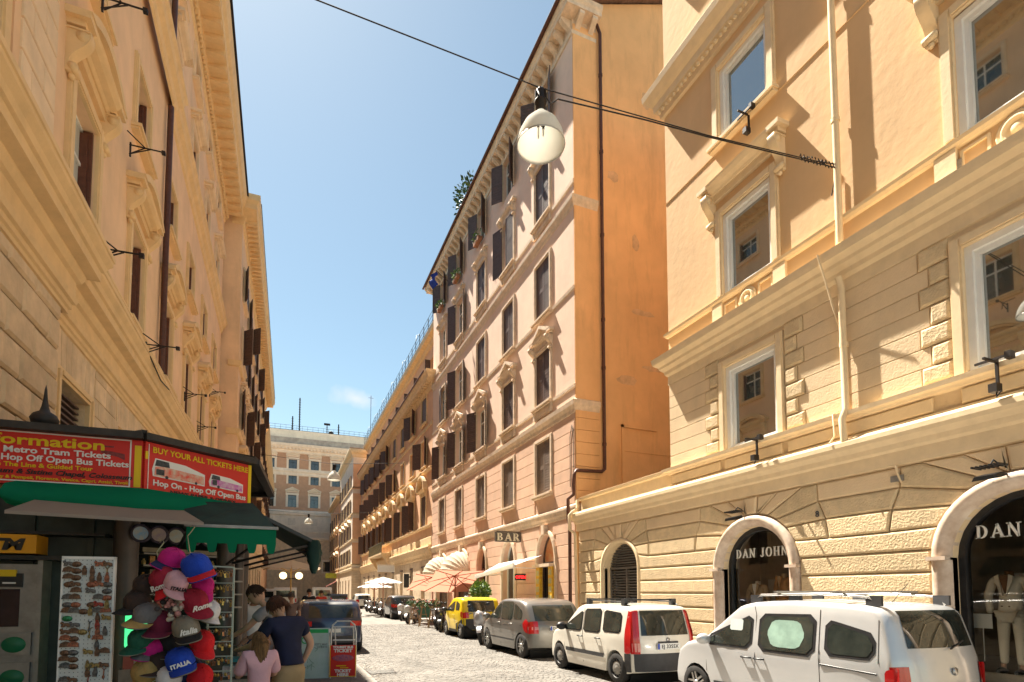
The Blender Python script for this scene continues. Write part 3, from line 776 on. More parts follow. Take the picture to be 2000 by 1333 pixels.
# balcony over the doorway, with a small sign below
mb = MB().box(51.2, 59.6, 0, 1.0, 5.3, 5.45)
for x in (51.6, 59.2): mb.prism([(0, 0), (.9, 0), (.2, -1.1), (0, -1.3)], -.2, .2, T=Matrix.Translation((x, 0, 5.3)) @ Matrix.Rotation(PI/2, 4, 'Z'))
bal = org.add('balcony', mb, M_or2_trim)
mb = MB()
for i in range(57): mb.bar((51.3+i*.146, .95, 5.45), (51.3+i*.146, .95, 6.4), .02)
for i in range(7):
    for x in (51.3, 59.5): mb.bar((x, .1+i*.14, 5.45), (x, .1+i*.14, 6.4), .02)
mb.bar((51.25, .95, 6.42), (59.55, .95, 6.42), .05); mb.bar((51.3, 0, 6.42), (51.3, .95, 6.42), .05); mb.bar((59.5, 0, 6.42), (59.5, .95, 6.42), .05)
part('balcony_railing', mb, mat('verdigris_rail', (.13, .13, .09), .6, var=.2), bal)
mb = MB().box(49.3, 49.4, .1, 1.6, 3.55, 4.15); mb.bar((49.35, 0, 4.2), (49.35, 1.6, 4.2), .04); org.add('hanging_sign', mb, M_white)
mb = MB().box(42.9, 43.05, .15, .55, 2.1, 3.2); mb.box(42.95, 43.0, 0, .15, 2.9, 3.0); org.add('sign_box', mb, M_black)

# ================================================================ corner building farther down, two heights
def plain_block(name, label, x, y0, y1, top, walls, trim, low, rowz, cs, ww, out=.6, hoods=None, shangles=(176, 173), side=True, depthb=12, flat=False, lowz=4.6, sm=M_shutter):
    b = Bld(name, label, 'building', (x, y0, 0), PI/2, y0)
    holes = [(c-ww/2, c+ww/2, z, z+h) for c in cs for z, h in rowz]
    b.add('upper_wall', wall_mb(y0, y1, lowz, top, holes, reveal=.2), walls)
    b.add('lower_wall', wall_mb(y0, y1, 0, lowz, [(c-.6, c+.6, .1, 3.4) for c in cs], reveal=.3), low)
    b.add('inner_wall', MB().box(y0+.05, y1-.05, -depthb, -.35, 0, top-.05), M_dark_in)
    mb = MB(); mb.add([(y0, 0, 0), (y0, 0, top), (y0, -depthb, top), (y0, -depthb, 0)], [(3, 2, 1, 0)]); b.add('side_wall', mb, walls); mb = MB(); mb.add([(y1, 0, 0), (y1, 0, top), (y1, -depthb, top), (y1, -depthb, 0)], [(0, 1, 2, 3)])
    b.add('side_wall', mb, walls)
    pth = [(y0, -3), (y0, 0), (y1, 0), (y1, -1)]
    mould(b, pth, [(0, lowz), (.12, lowz+.06), (.15, lowz+.3), (0, lowz+.4)], trim, 'ground_floor_cornice')
    for z, h in rowz: mould(b, pth, [(0, z-.3), (.1, z-.26), (.1, z-.1), (0, z-.05)], trim)
    mould(b, pth, [(0, top-1.0), (.1, top-.9), (.15, top-.6), (out*.8, top-.4), (out, top-.15), (out, top), (0, top+.08)], trim, 'eaves_cornice')
    b.add('roof', MB().box(y0-.3, y1+.2, -depthb, out-.1, top+.09, top+.2), M_tile)
    for c in cs:
        for k, (z, h) in enumerate(rowz):
            window(b, c, z, ww, h, trim=trim, cw=.1, depth=.18, shutters=shangles, slats=8, ped=(hoods or {}).get(k), pedz=.1, sm=sm)
        b.add('street_door', MB().box(c-.55, c+.55, -.22, -.16, .1, 3.35), M_shutter)
    return b
far1 = plain_block('corner_building', 'cream corner building with sunk panels beyond the salmon building', 8.45, 74, 90.5, 20.8, M_pal, M_beige_trim, M_or2_low,
                   [(5.6, 1.9), (8.9, 1.9), (12.4, 1.9), (15.9, 1.7)], [77, 81, 85, 88.7], 1.4, hoods={1: 'tri'})
# panelled end facing the camera
mb = MB()
for z0, z1 in ((5.4, 8.3), (8.8, 11.6), (12.2, 14.9), (15.5, 18.9)):
    for a, c in ((-.85, -.25),):
        mb.box(73.9, 74.0, a-.25, c+.25, z0, z1)
        mb.box(73.86, 73.9, a, c, z0+.25, z1-.25)
far1.add('sunk_panel', mb, M_or2)
mb = MB()
for i in range(13): mb.box(73.93, 74.0, -3, .02, .2+i*.34, .5+i*.34)
far1.add('stone_course', mb, M_or2_low, kind='stuff')
far2 = plain_block('apartment_building', 'lower ochre building with a projecting eave past the cream corner building', 8.3, 90.6, 107, 17.2, M_or2, M_or2_trim, M_or2_low,
                   [(5.6, 2.0), (9.2, 2.0), (12.8, 1.8)], [93, 97, 101, 105], 1.4, hoods={1: 'arch', 0: 'tri'})
# red awning and yellow-green sign at its foot
mb = MB(); mb.add([(93, 0, 3.6), (97, 0, 3.6), (97, 1.6, 2.7), (93, 1.6, 2.7)], [(0, 1, 2, 3)]); mb.box(93, 97, 1.58, 1.6, 2.5, 2.7)
far2.add('awning', mb, mat('red_awning', (.45, .12, .08), .7, var=.2))
mb = MB().box(91.6, 91.75, .2, 1.9, 4.0, 4.8); far2.add('hanging_sign', mb, mat('lime_sign', (.42, .42, .03), .5, var=.2))

# ================================================================ brown palazzo closing the street
pal = Bld('palazzo', 'large brown and white palazzo with pedimented windows closing the end of the street', 'building', (22, 110, 0), PI, -22)
# front faces the camera: local x = -world x
PX = [-(1.38+3.98*k) for k in range(-3, 4)]
prow = [(25.3, 1.75, 'seg'), (22.35, 1.7, None), (17.9, 2.3, 'tri')]
holes = [(c-.75, c+.75, z, z+h) for c in PX for z, h, p in prow]+[(c-.65, c+.65, 14.5, 15.8) for c in PX]
pal.add('upper_wall', wall_mb(-22, 16, 16.5, 28.8, [h for h in holes if h[2] > 16], reveal=.3), M_brown)
pal.add('lower_wall', wall_mb(-22, 16, 0, 16.5, [h for h in holes if h[2] < 16], reveal=.3), M_pal)
pal.add('inner_wall', MB().box(-21.9, 15.9, -12, -.5, 0, 28.7), M_dark_in)
pt = [(-22, 0), (16, 0)]
mould(pal, pt, [(0, 28.2), (.2, 28.3), (.25, 28.8), (.7, 29.2), (.9, 29.5), (.95, 29.9), (0, 30)], M_pal, 'cornice')
mb = MB()
for i in range(60): mb.box(-21.8+i*.63, -21.5+i*.63, .25, .68, 28.85, 29.15)
pal.add('cornice_bracket', mb, M_pal, kind='stuff')
pal.add('attic_wall', MB().box(-22, 16, -3, -.1, 30, 31.3), mat('grey_attic', (.42, .39, .35), .9, var=.2, vscale=.8, stain=.4))
pal.add('penthouse', MB().box(-16, 16, -10, -3.1, 30, 33.6), M_pal)
mb = MB().box(-16, 16, -10, -3.2, 33.6, 33.7)
for i in range(32): mb.tube([(-16+i, -3.3, 33.7), (-16+i, -3.3, 34.6)], .03, 4)
for z in (34.1, 34.6): mb.tube([(-16, -3.3, z), (16, -3.3, z)], .03, 4)
pal.add('roof_railing', mb, M_iron)
mould(pal, pt, [(0, 23.9), (.12, 24.0), (.15, 24.5), (.3, 24.7), (.32, 24.95), (0.05, 25.1)], M_pal)
mould(pal, pt, [(0, 16.3), (.2, 16.4), (.3, 16.9), (.3, 17.1), (0, 17.3)], M_pal)
mould(pal, pt, [(0, 24.95), (.1, 25.0), (.1, 25.25), (0, 25.3)], M_pal)
for c in PX:
    for z, h, p in prow:
        window(pal, c, z, 1.5, h, trim=M_pal, cw=.38 if p else .34, depth=.25, ped=p, pedz=.3 if p else 0, frame=M_black, pane=M_pane2)
    window(pal, c, 14.5, 1.3, 1.3, trim=M_pal, cw=.12, depth=.2, frame=M_shutter, pane=M_pane2)
mb = MB()
for i in range(24): mb.box(-21.9, 15.9, 0, .03, 13.0+i*.15 if False else 12.8+i*.145, 12.8+i*.145+.12)
pal.add('stone_course', mb, M_pal, kind='stuff')
# podium with a balustrade, in front of the lower storey
pal.add('podium', wall_mb(-21, 15.5, 0, 11.6, [(-8.6, -7.1, 5.6, 7.5), (6.1, 7.4, 5.7, 8.9), (8.4, 9.4, 5.9, 8.2)], y=2.0, reveal=.4), M_or2_low)
pal.add('podium_core', MB().box(-20.9, 15.4, .1, 1.6, 0, 11.5), M_dark_in)
mould(pal, [(-21, 2), (15.5, 2)], [(0, 11.4), (.15, 11.5), (.3, 11.8), (.3, 12), (0, 12.05)], M_pal)
mb = MB().box(-21, 15.5, 1.7, 2.1, 12.95, 13.15)
for i in range(150):
    if i % 12 == 0: mb.box(-21+i*.24, -20.6+i*.24, 1.7, 2.1, 12.05, 12.95)
    else: mb.tube([(-20.9+i*.24, 1.9, 12.05), (-20.9+i*.24, 1.9, 12.4), (-20.9+i*.24, 1.9, 12.95)], [.05, .09, .05], 6, caps=False)
pal.add('balustrade', mb, M_pal, kind='stuff')
for a, c, z0, z1 in ((-8.6, -7.1, 5.6, 7.5), (6.1, 7.4, 5.7, 8.9), (8.4, 9.4, 5.9, 8.2)):
    mb = MB(); mb.box(a-.3, a, 2, 2.06, z0-.3, z1+.3); mb.box(c, c+.3, 2, 2.06, z0-.3, z1+.3); mb.box(a, c, 2, 2.06, z1, z1+.3); mb.box(a, c, 2, 2.06, z0-.3, z0)
    q = pal.add('window', mb, M_pal); part('pane', MB().box(a, c, 1.7, 1.74, z0, z1), M_pane2, q)
def mast(x, y, z, h, label, dish=False):
    t = MB().tube([(0, 0, 0), (0, 0, h)], .12 if not dish else .08, 6)
    for k in range(int(h/.5)): t.bar((-.22, 0, .3+k*.5), (.22, 0, .3+k*.5), .06)
    if dish: t.box(-.6, .6, -.1, .1, h-.4, h); t.sphere((.8, 0, .6), .5, 10, 6, sc=(1, .4, 1))
    o = part('antenna_mast', t, M_iron, None, (x, y, z)); tag(o, label, 'antenna')
mast(2.5, 115, 33.65, 7.2, 'tall dark lattice antenna mast on the palazzo roof')
mast(7.8, 115, 33.65, 2.6, 'short antenna mast with a dish near the right of the palazzo roof', True)
mast(1.2, 115, 33.65, 3.3, 'thin aerial just left of the tall mast on the palazzo roof')
mast(10.0, 114.2, 33.65, 2.4, 'thin aerial at the right end of the palazzo roof')
o = part('antenna_mast', MB().tube([(0, 0, 0), (0, 0, 4.6)], .03, 5).bar((-.3, 0, 4.3), (.3, 0, 4.3), .03), M_iron, None, (9.5, 66, 20.98)); tag(o, 'thin aerial above the salmon building roof rail', 'antenna')
# ================================================================ cream and peach corner palazzo on the right (shops below)
bg_ = Bld('shop_building', 'peach stucco building with rusticated cream ground floor, arched shop windows and white upper windows', 'building', (9.5, -2, 0), PI/2, -2)
B0, B1, BT, LW = -2.0, 11.55, 19.5, 16.35
RO = 1.13
ARC = [(13.92, .88, 2.5, 3.25, .14), (8.87, .90, 2.28, 3.18, .24), (4.2, .92, 2.28, 3.2, .24), (-.6, .92, 2.28, 3.2, .24)]   # centre, radius, spring, top, frame
Z = [0, .35, .69, 1.04, 1.38, 1.73, 2.07, 2.42, 2.76, 3.13, 3.48, 3.82]
holes = [(c-r, c+r, .25, t, s) for c, r, s, t, f in ARC]
bg_.add('ground_floor_wall', wall_mb(B0, LW, 0, 4.0, holes, reveal=.4), M_beige_trim)
# rusticated blocks
def vous(cc, sg, R, spz):
    """joint polygon pieces on one side of an arch; sg = +1 towards larger s"""
    a = [math.radians(q) for q in (6, 25, 43, 58, 70, 82)]
    pt = [(cc+sg*R*math.cos(t), spz+R*math.sin(t)) for t in a]
    kn = [(cc+sg*1.78*(R/1.15), Z[8]), (cc+sg*1.72*(R/1.15), Z[9]), (cc+sg*1.58*(R/1.15), Z[10]), (cc+sg*1.56*(R/1.15), Z[11])]
    t1 = (cc+sg*1.24*(R/1.15), Z[11]); t2 = (cc+sg*.68*(R/1.15), Z[11]); t3 = (cc+sg*.17, Z[11])
    return pt, kn, t1, t2, t3
def nar(cc, sg, R, spz):
    """narrow version for the small arch in the low wing"""
    a = [math.radians(q) for q in (0, 22, 42, 56, 69, 80)]
    pt = [(cc+sg*R*math.cos(t), spz+R*.86*math.sin(t)) for t in a]
    kn = [(cc+sg*1.45, Z[8]), (cc+sg*1.45, Z[9]), (cc+sg*1.35, Z[10]), (cc+sg*1.32, Z[11])]
    return pt, kn, (cc+sg*.98, Z[11]), (cc+sg*.58, Z[11]), (cc+sg*.18, Z[11])
def stone(poly, d=.075, bv=.035, m=None): bg_.add('stone_block', block_mb(poly, d, bv, .009, .006), m or M_beige_rough)
G = []
for i, (c, r, s, t, f) in enumerate(ARC):
    fn = nar if i == 0 else vous
    R = r+f+.01
    G.append((fn(c, -1, R, s), fn(c, 1, R, s), c, R, s))
    for pt, kn, t1, t2, t3 in (G[-1][0], G[-1][1]):
        stone([pt[1], kn[0], kn[1], pt[2]]); stone([pt[2], kn[1], kn[2], pt[3]] if True else 0)
        stone([pt[3], kn[2], kn[3], t1, pt[4]]) if i else stone([pt[3], kn[2], kn[3], t1, pt[4]])
        stone([pt[4], t1, t2, pt[5]], m=M_beige_stone)
        stone([pt[5], t2, t3, (c+(t3[0]-c)*.8, s+(R if i else R*.86)*.998)], m=M_beige_stone)
    L, Rr = G[-1][0], G[-1][1]
    stone([(c-.13, s+(R if i else R*.86)+.0), (c+.13, s+(R if i else R*.86)+.0), Rr[4], L[4]], .09, m=M_beige_stone)
G.sort(key=lambda g: g[2])
# edges between arches
spans = [(None, G[0]), (G[0], G[1]), (G[1], G[2]), (G[2], G[3]), (G[3], None)]
for a, b in spans:
    if a is None and b is not None:
        x0 = B0
    for k in range(1, 7):
        x0 = B0+.02 if a is None else a[2]+a[3]; x1 = LW-.03 if b is None else b[2]-b[3]
        if x1-x0 > 2.6:
            stone(rect(x0, x1, Z[k], Z[k+1]), m=M_beige_rough)
        else: stone(rect(x0, x1, Z[k], Z[k+1]))
    # hexagonal course at the springing
    p = []
    if a is None: p += [(B0+.02, Z[8]), (B0+.02, Z[7])]
    else: p += [a[1][1][0], a[1][0][1], (a[2]+a[3]*math.cos(.1), Z[7])]
    if b is None: p += [(LW-.03, Z[7]), (LW-.03, Z[8])]
    else: p += [(b[2]-b[3]*math.cos(.1), Z[7]), b[0][0][1], b[0][1][0]]
    stone(p)
    for k, (j0, j1) in enumerate(((0, 1), (1, 2), (2, 3))):
        l0, l1 = ((B0+.02, Z[8+k]), (B0+.02, Z[9+k])) if a is None else (a[1][1][j0], a[1][1][j1])
        r0, r1 = ((LW-.03, Z[8+k]), (LW-.03, Z[9+k])) if b is None else (b[0][1][j0], b[0][1][j1])
        if r0[0]-l0[0] > .15: stone([l0, r0, r1, l1], m=M_beige_stone if k == 2 else M_beige_rough)
# arch frames
for i, (c, r, s, t, f) in enumerate(ARC):
    mb = MB(); n = 20; rz = t-s
    prof = [(0, -.12), (0, .06), (f*.25, .1), (f*.45, .15), (f*.75, .16), (f, .1), (f, 0)] if i else [(0, -.1), (0, .05), (f*.5, .1), (f, .08), (f, 0)]
    ring = []
    for q in range(n+1):
        th = PI-PI*q/n
        ring.append([(c+(r+o)*math.cos(th), y, s+(rz+o)*math.sin(th)) for o, y in prof])
    ring = [[(c-r-o, y, .2) for o, y in prof]]+ring+[[(c+r+o, y, .2) for o, y in prof]]
    vs = [p for rg in ring for p in rg]; k = len(prof)
    mb.add(vs, [(a*k+j, a*k+j+1, (a+1)*k+j+1, (a+1)*k+j) for a in range(len(ring)-1) for j in range(k-1)], smooth=True)
    if i:
        for sd in (-1, 1): mb.box(min(c+sd*r, c+sd*(r+f+.03)), max(c+sd*r, c+sd*(r+f+.03)), .0, .19, s-.04, s+.02)
    bg_.add('arch_frame', mb, M_marble if i else M_beige_trim)
# louvred grille of the small arch
c, r, s, t, f = ARC[0]
fr = MB()
for a in (c-r, c+r-.05): fr.box(a, a+.05, -.3, -.2, .25, s)
fr.box(c-.03, c+.03, -.3, -.2, .25, s-.02); fr.box(c-r, c+r, -.3, -.19, s-.04, s+.02)
gr = bg_.add('louvre_frame', fr, mat('grey_louvre', (.17, .15, .13), .6, var=.15, vscale=12))
for k in range(26):
    z = .3+k*.083
    part('slat', MB().box(c-r+.05, c+r-.05, -.28, -.2, 0, .012, T=Matrix.Translation((0, 0, z)) @ Matrix.Translation((0, -.24, 0)) @ Matrix.Rotation(.6, 4, 'X') @ Matrix.Translation((0, .24, 0))), MATS['grey_louvre'], gr)
for k in range(9):
    z = s+.06+k*.078; hw = r*math.sqrt(max(.02, 1-((z-s)/(t-s))**2))-.02
    part('slat', MB().box(c-hw, c+hw, -.28, -.2, 0, .012, T=Matrix.Translation((0, 0, z)) @ Matrix.Translation((0, -.24, 0)) @ Matrix.Rotation(.6, 4, 'X') @ Matrix.Translation((0, .24, 0))), MATS['grey_louvre'], gr)
bg_.add('inner_wall', MB().box(11.7, LW-.1, -3, -.45, 0, 4.3), M_dark_in)
# shop interiors behind the big arches
M_shopwall = mat('shop_wall', (.34, .25, .17), .7, var=.2, vscale=2)
M_shopfloor = mat('shop_floor', (.35, .28, .2), .3, var=.2)
mb = MB()
for a, c_ in ((B0, 1.8), (1.9, 6.6), (6.7, 11.5)):
    mb.add([(a, -3, .5), (c_, -3, .5), (c_, -3, 3.9), (a, -3, 3.9)], [(3, 2, 1, 0)])
    for x, o in ((a, 1), (c_, -1)):
        mb.add([(x, -.4, .3), (x, -3, .3), (x, -3, 3.9), (x, -.4, 3.9)], [(0, 1, 2, 3)])
    mb.add([(a, -.4, 3.9), (c_, -.4, 3.9), (c_, -3, 3.9), (a, -3, 3.9)], [(0, 1, 2, 3)])
bg_.add('shop_wall', mb, M_shopwall)
bg_.add('shop_floor', MB().box(B0, 11.5, -3, -.41, .3, .55), M_shopfloor)
for i, (c, r, s, t, f) in enumerate(ARC[1:]):
    mb = MB(); n = 20; rz = t-s
    for q in range(n):
        t0, t1 = PI*q/n, PI*(q+1)/n
        P = lambda k, th: (c+(r-k)*math.cos(th), s+(rz-k)*math.sin(th))
        mb.prism([P(.09, t0), P(0, t0), P(0, t1), P(.09, t1)], -.28, -.14)
    for a in (c-r, c+r-.09): mb.box(a, a+.09, -.28, -.14, .3, s)
    mb.box(c-r, c+r, -.28, -.14, .25, .34)
    fr = bg_.add('shop_front', mb, M_black)
    part('pane', MB().prism([(c-r+.05, .34)]+arch_fill(c, r-.06, s, t-.06, 0)+[(c+r-.05, .34)], -.215, -.205), M_shopglass, fr)
    tm, tw = serif_text('DAN JOHN', .2, .02)
    o = part('lettering', tm, M_white, fr, (c+tw/2, -.17, 2.52 if i == 0 else 2.55), (0, 0, PI))
    # side pier, pale display panels and plinth inside
    part('display_panel', MB().box(c+.25, c+.75, -1.25, -1.2, .56, 2.05), mat('display_panel', (.42, .36, .30), .6, var=.1), fr)
    part('display_panel', MB().box(c-.75, c-.05, -2.3, -2.25, .9, 2.5), mat('display_panel2', (.45, .27, .13), .6, var=.3), fr)
for z0, z1, y0 in ((.25, .25, 0),): pass
# shop lamps above the arches
for c in (9.12, 4.45):
    mb = MB().tube([(c, 0, 3.55), (c, .2, 3.62), (c, .32, 3.5)], .012, 6)
    mb.prism([(-.16, 0), (.16, 0), (.12, .06), (-.12, .06)], .18, .42, T=Matrix.Translation((c, .02, 3.42)) @ Matrix.Rotation(-.25, 4, 'X'))
    for k in range(7): mb.box(c-.17+k*.052, c-.155+k*.052, .2, .44, 3.5, 3.53)
    bg_.add('wall_lamp', mb, M_black)
# house number, vent, small lettering
me = text_mesh('8', .16, M_black, .004, .004, 'CENTER'); bg_.at('house_number', me, 7.28, 3.18, .1, (PI/2, 0, PI))
bg_.add('vent_grille', MB().box(5.72, 5.92, .05, .1, 3.58, 3.68), mat('grey_vent', (.3, .27, .23), .7, var=.2))
# cornices: path turns the corner of the tall part
gpath = [(B0, 0), (LW, 0), (LW, -.5)]
mould(bg_, gpath, [(0, 3.82), (.1, 3.86), (.11, 4.08), (.17, 4.12), (.2, 4.2), (.3, 4.28), (.33, 4.34), (.33, 4.42), (.1, 4.52), (.1, 4.55), (0, 4.56)], M_beige_trim, 'ground_floor_cornice', .82)
# low wing parapet and roof
bg_.add('parapet', MB().box(B1+.004, LW-.02, -.35, -.06, 4.55, 4.95), M_beige_trim)
mould(bg_, [(B1+.004, -.06), (LW-.02, -.06), (LW-.02, -.35)], [(0, 4.9), (.06, 4.93), (.08, 5.02), (0, 5.05)], M_beige_trim, 'parapet_cap')
bg_.add('low_roof', MB().box(B1, LW, -4, -.3, 4.3, 4.6), M_roof)
# tall part
UW = [(8.86, 1.3), (4.06, 1.3), (-.8, 1.3)]
ah = [(c-.72, c+.72, 5.02, 6.98) for c, _ in UW]; bh = [(c-.7, c+.7, 8.7, 10.7) for c, _ in UW]; ch = [(c-.7, c+.7, 12.45, 14.3) for c, _ in UW]
bg_.add('first_floor_wall', wall_mb(B0, B1, 4.5, 8.0, ah, reveal=.3), M_beige_stone)
bg_.add('upper_wall', wall_mb(B0, B1, 8.0, BT, bh+ch, reveal=.3), M_beige)
bg_.add('inner_wall', MB().box(B0+.05, B1-.05, -12, -.6, 4.6, BT-.1), M_dark_in)
mb = MB(); mb.add([(B1, 0, 4.2), (B1, 0, BT), (B1, -12, BT), (B1, -12, 4.2)], [(0, 1, 2, 3)]); bg_.add('end_wall', mb, M_beige)
bg_.add('roof', MB().box(B0, B1+.3, -12, .5, BT, BT+.2), M_roof)
tp = [(B0, 0), (B1, 0), (B1, -1.2)]
# plinth zone between cornice and sill ledge, with sunk panels
for a, c_ in ((8.05, 9.65), (9.75, 11.5), (5.25, 7.95), (3.3, 4.9), (-1.9, 3.2)):
    bg_.add('plinth_panel', block_mb(rect(a, c_, 4.57, 4.84), .05, .02, .02), M_beige_trim)
mould(bg_, tp, [(0, 4.84), (.08, 4.86), (.1, 4.9), (.17, 4.92), (.18, 5.0), (0, 5.03)], M_beige_trim, 'sill_course')
rr = [5.03, 5.33, 5.65, 5.97, 6.3, 6.62, 6.93, 7.26]
for k in range(7):
    long_ = k % 2 == 0
    for c, _ in UW:
        q = .45 if long_ else .3
        for sg in (-1, 1):
            e = c+sg*.9
            bg_.add('quoin_block', block_mb(rect(min(e, e+sg*q), max(e, e+sg*q), rr[k], rr[k+1]), .06, .04, .012), M_beige_rough)
    ed = [B0+.01]
    for c, _ in sorted(UW): q = .45 if long_ else .3; ed += [c-.9-q, c+.9+q]
    ed += [B1-.005]
    for i in range(0, len(ed), 2):
        bg_.add('stone_course', block_mb(rect(ed[i], ed[i+1], rr[k], rr[k+1]), .022, .008, .006), M_beige_stone)
mould(bg_, tp, [(.0, 7.26), (.03, 7.28), (.03, 7.5), (.1, 7.56), (.12, 7.64), (.22, 7.72), (.24, 7.78), (.36, 7.86), (.38, 7.92), (.4, 8.02), (0, 8.08)], M_beige_trim, 'main_cornice', .85)
mould(bg_, tp, [(0, 8.55), (.05, 8.57), (.09, 8.62), (.1, 8.68), (0, 8.7)], M_beige_trim, 'sill_course')
mould(bg_, tp, [(0, 12.3), (.0, 12.31), (.02, 12.32), (0, 12.33)], M_beige, 'thin_band')
mould(bg_, tp, [(0, 14.78), (.08, 14.8), (.1, 14.95), (.2, 15.02), (.22, 15.2), (.3, 15.26), (.42, 15.42), (.44, 15.58), (0, 15.64)], M_beige_trim, 'upper_cornice')
mould(bg_, tp, [(0, 15.9), (.06, 15.93), (.1, 16.06), (.1, 16.12), (0, 16.16)], M_beige_trim, 'upper_sill_course')
mb = MB()
for i in range(90): mb.sphere((B0+.2+i*.15, .17, 14.9), .05, 6, 4)
bg_.add('bead_moulding', mb, M_beige_trim, kind='stuff')
for c, _ in UW:
    window(bg_, c, 5.03, 1.44, 1.95, trim=M_beige_trim, cw=.17, depth=.16, frame=M_whitewin, pane=M_pane, mull=False)
    window(bg_, c, 8.72, 1.4, 1.95, trim=M_beige_trim, cw=.18, depth=.16, frame=M_whitewin, pane=M_pane, mull=False, ped='flat', pedz=.38, pedw=2.35)
    window(bg_, c, 12.48, 1.4, 1.82, trim=M_beige_trim, cw=.2, depth=.16, frame=M_whitewin, pane=M_pane, mull=False, sill=.9)
    # carved frieze panel, pedestal with medallion
    mb = MB()
    for q in range(26): mb.sphere((c-.62+random.random()*1.24, .02, 11.12+random.random()*.22), .05, 6, 4, sc=(1.4, .6, .8))
    bg_.add('carved_frieze', mb, M_beige_trim, kind='stuff')
    for sg in (-1, 1): bg_.add('pedestal', MB().box(min(c+sg*.72, c+sg*1.02), max(c+sg*.72, c+sg*1.02), 0, .07, 8.06, 8.56), M_beige_trim)
    mb = MB()
    for sg in (-1, 1):
        for a, e, z0, z1 in ((.3, .68, 8.1, 8.14), (.3, .68, 8.44, 8.48), (.64, .68, 8.14, 8.44), (.3, .34, 8.14, 8.44)): mb.box(min(c+sg*a, c+sg*e), max(c+sg*a, c+sg*e), 0, .035, z0, z1)
    bg_.add('panel_moulding', mb, M_beige_trim)
    T = Matrix.Translation((c, .01, 8.3)) @ Matrix.Rotation(-PI/2, 4, 'X')
    mb = MB().lathe([(.0001, .05), (.05, .05), (.08, .02), (.12, .02), (.14, .06), (.17, .06), (.19, .02), (.21, .03), (.24, .03), (.24, 0)], 20, T)
    bg_.add('medallion', mb, M_beige_trim)
bg_.add('vent_grille', MB().box(4.72, 4.98, .01, .05, 8.14, 8.36), MATS['grey_vent'])
# drainpipes and cables
mb = MB().tube([(6.62, .12, BT), (6.62, .12, 8.15)], .06, 8); mb.tube([(6.62, .2, 7.5), (6.62, .13, 7.3), (6.62, .13, 5.05), (6.62, .24, 4.85), (6.62, .2, 4.45)], .06, 8)
for z in (6.2, 10.5, 13): mb.tube([(6.62, .12, z), (6.62, .12, z+.08)], .075, 8)
bg_.add('drainpipe', mb, M_beige_trim)
mb = MB().tube([(16.3, .02, 4.95), (16.3, .12, 4.9), (16.3, .12, 4.62), (16.3, .3, 4.5), (16.38, .38, 4.4), (16.38, .38, 3.9), (16.38, .16, 3.75), (16.38, .1, .3)], .055, 8)
bg_.add('drainpipe', mb, M_beige_trim)
mb = MB().tube([(6.72, .06, 9.6), (6.74, .06, 8.1)], .016, 5); mb.tube([(6.85, .42, 8.0), (6.8, .3, 7.5), (6.72, .05, 6.5), (6.72, .05, 5.1), (6.82, .2, 5.0), (6.8, .2, 4.6), (6.84, .3, 4.45)], .016, 5)
mb.tube([(5.8, .15, 3.84), (5.8, .1, 3.7), (5.75, .09, 3.55)], .02, 5)
bg_.add('cable', mb, M_beige_trim)
# iron lamp brackets
def bracket(b, s, z, out=.0, name='iron_bracket'):
    mb = MB().bar((s, .02+out, z-.3), (s, .02+out, z+.12), .035); mb.bar((s-.2, .14+out, z+.06), (s+.2, .14+out, z+.06), .03)
    mb.bar((s, .02+out, z+.05), (s, .34+out, z+.05), .03); mb.box(s-.24, s-.17, .08+out, .2+out, z, z+.1); mb.box(s-.05, s+.05, .02+out, .16+out, z-.4, z-.28)
    mb.tube([(s, .05+out, z-.35), (s-.04, .15+out, z-.48), (s-.1, .16+out, z-.42)], .01, 5)
    b.add(name, mb, M_iron)
bracket(bg_, 8.55, 4.93, .18); bracket(bg_, 4.35, 4.95, .18); bracket(bg_, 8.6, 12.28, .1)

# ================================================================ left side of the street
def L(s, name, label, x, ytop, rz=-PI/2): return Bld(name, label, 'building', (x, ytop, 0), rz, -ytop)
lp = L(0, 'palazzo', 'shaded peach and ochre palazzo rising over the kiosk, with scrolled window hoods', -3.2, 30.6)
s0, s1 = -30.6, 3.0
LY = [-(10.5+3.46*k) for k in range(-3, 6)]
lw = 1.16
rows = ((7.55, 2.2), (11.75, 1.5), (15.95, 1.6), (19.3, 1.15))
holes = [(c-lw/2, c+lw/2, z, z+h) for c in LY for z, h in rows]
lp.add('upper_wall', wall_mb(s0, s1, 7.0, 21.2, holes, reveal=.3), M_left)
lp.add('ground_floor_wall', wall_mb(s0, s1, 0, 7.0, [(c-.65, c+.65, 3.2, 4.95) for c in LY], reveal=.3), M_left_stone)
lp.add('inner_wall', MB().box(s0+.05, s1-.05, -12, -.5, 0, 21.9), M_dark_in)
mb = MB(); mb.add([(s0, 0, 0), (s0, 0, 22), (s0, -12, 22), (s0, -12, 0)], [(3, 2, 1, 0)]); lp.add('end_wall', mb, M_left)
ys = -9.3      # the projecting near bay ends here
lpath = [(s0, 0), (ys, 0), (ys, .22), (s1, .22)]
mould(lp, lpath, [(0, 5.72), (.05, 5.73), (.05, 5.79), (.08, 5.81), (.08, 5.88), (.12, 5.90), (.14, 5.98), (.11, 6.0), (.11, 6.22), (.16, 6.25), (.2, 6.34), (.2, 6.38), (.34, 6.42), (.34, 6.56), (.38, 6.58), (.40, 6.66), (.46, 6.74), (.46, 6.80), (.48, 6.81), (.48, 6.88), (0, 6.95)], M_left_trim, 'main_ledge')
mould(lp, [(s0, 0), (-9.2, 0), (-9.2, .2), (s1, .2)], [(0, 7.16), (.04, 7.17), (.04, 7.23), (.08, 7.26), (.1, 7.33), (.07, 7.35), (.15, 7.38), (.15, 7.46), (.18, 7.48), (.18, 7.52), (0, 7.55)], M_left_trim, 'sill_course')
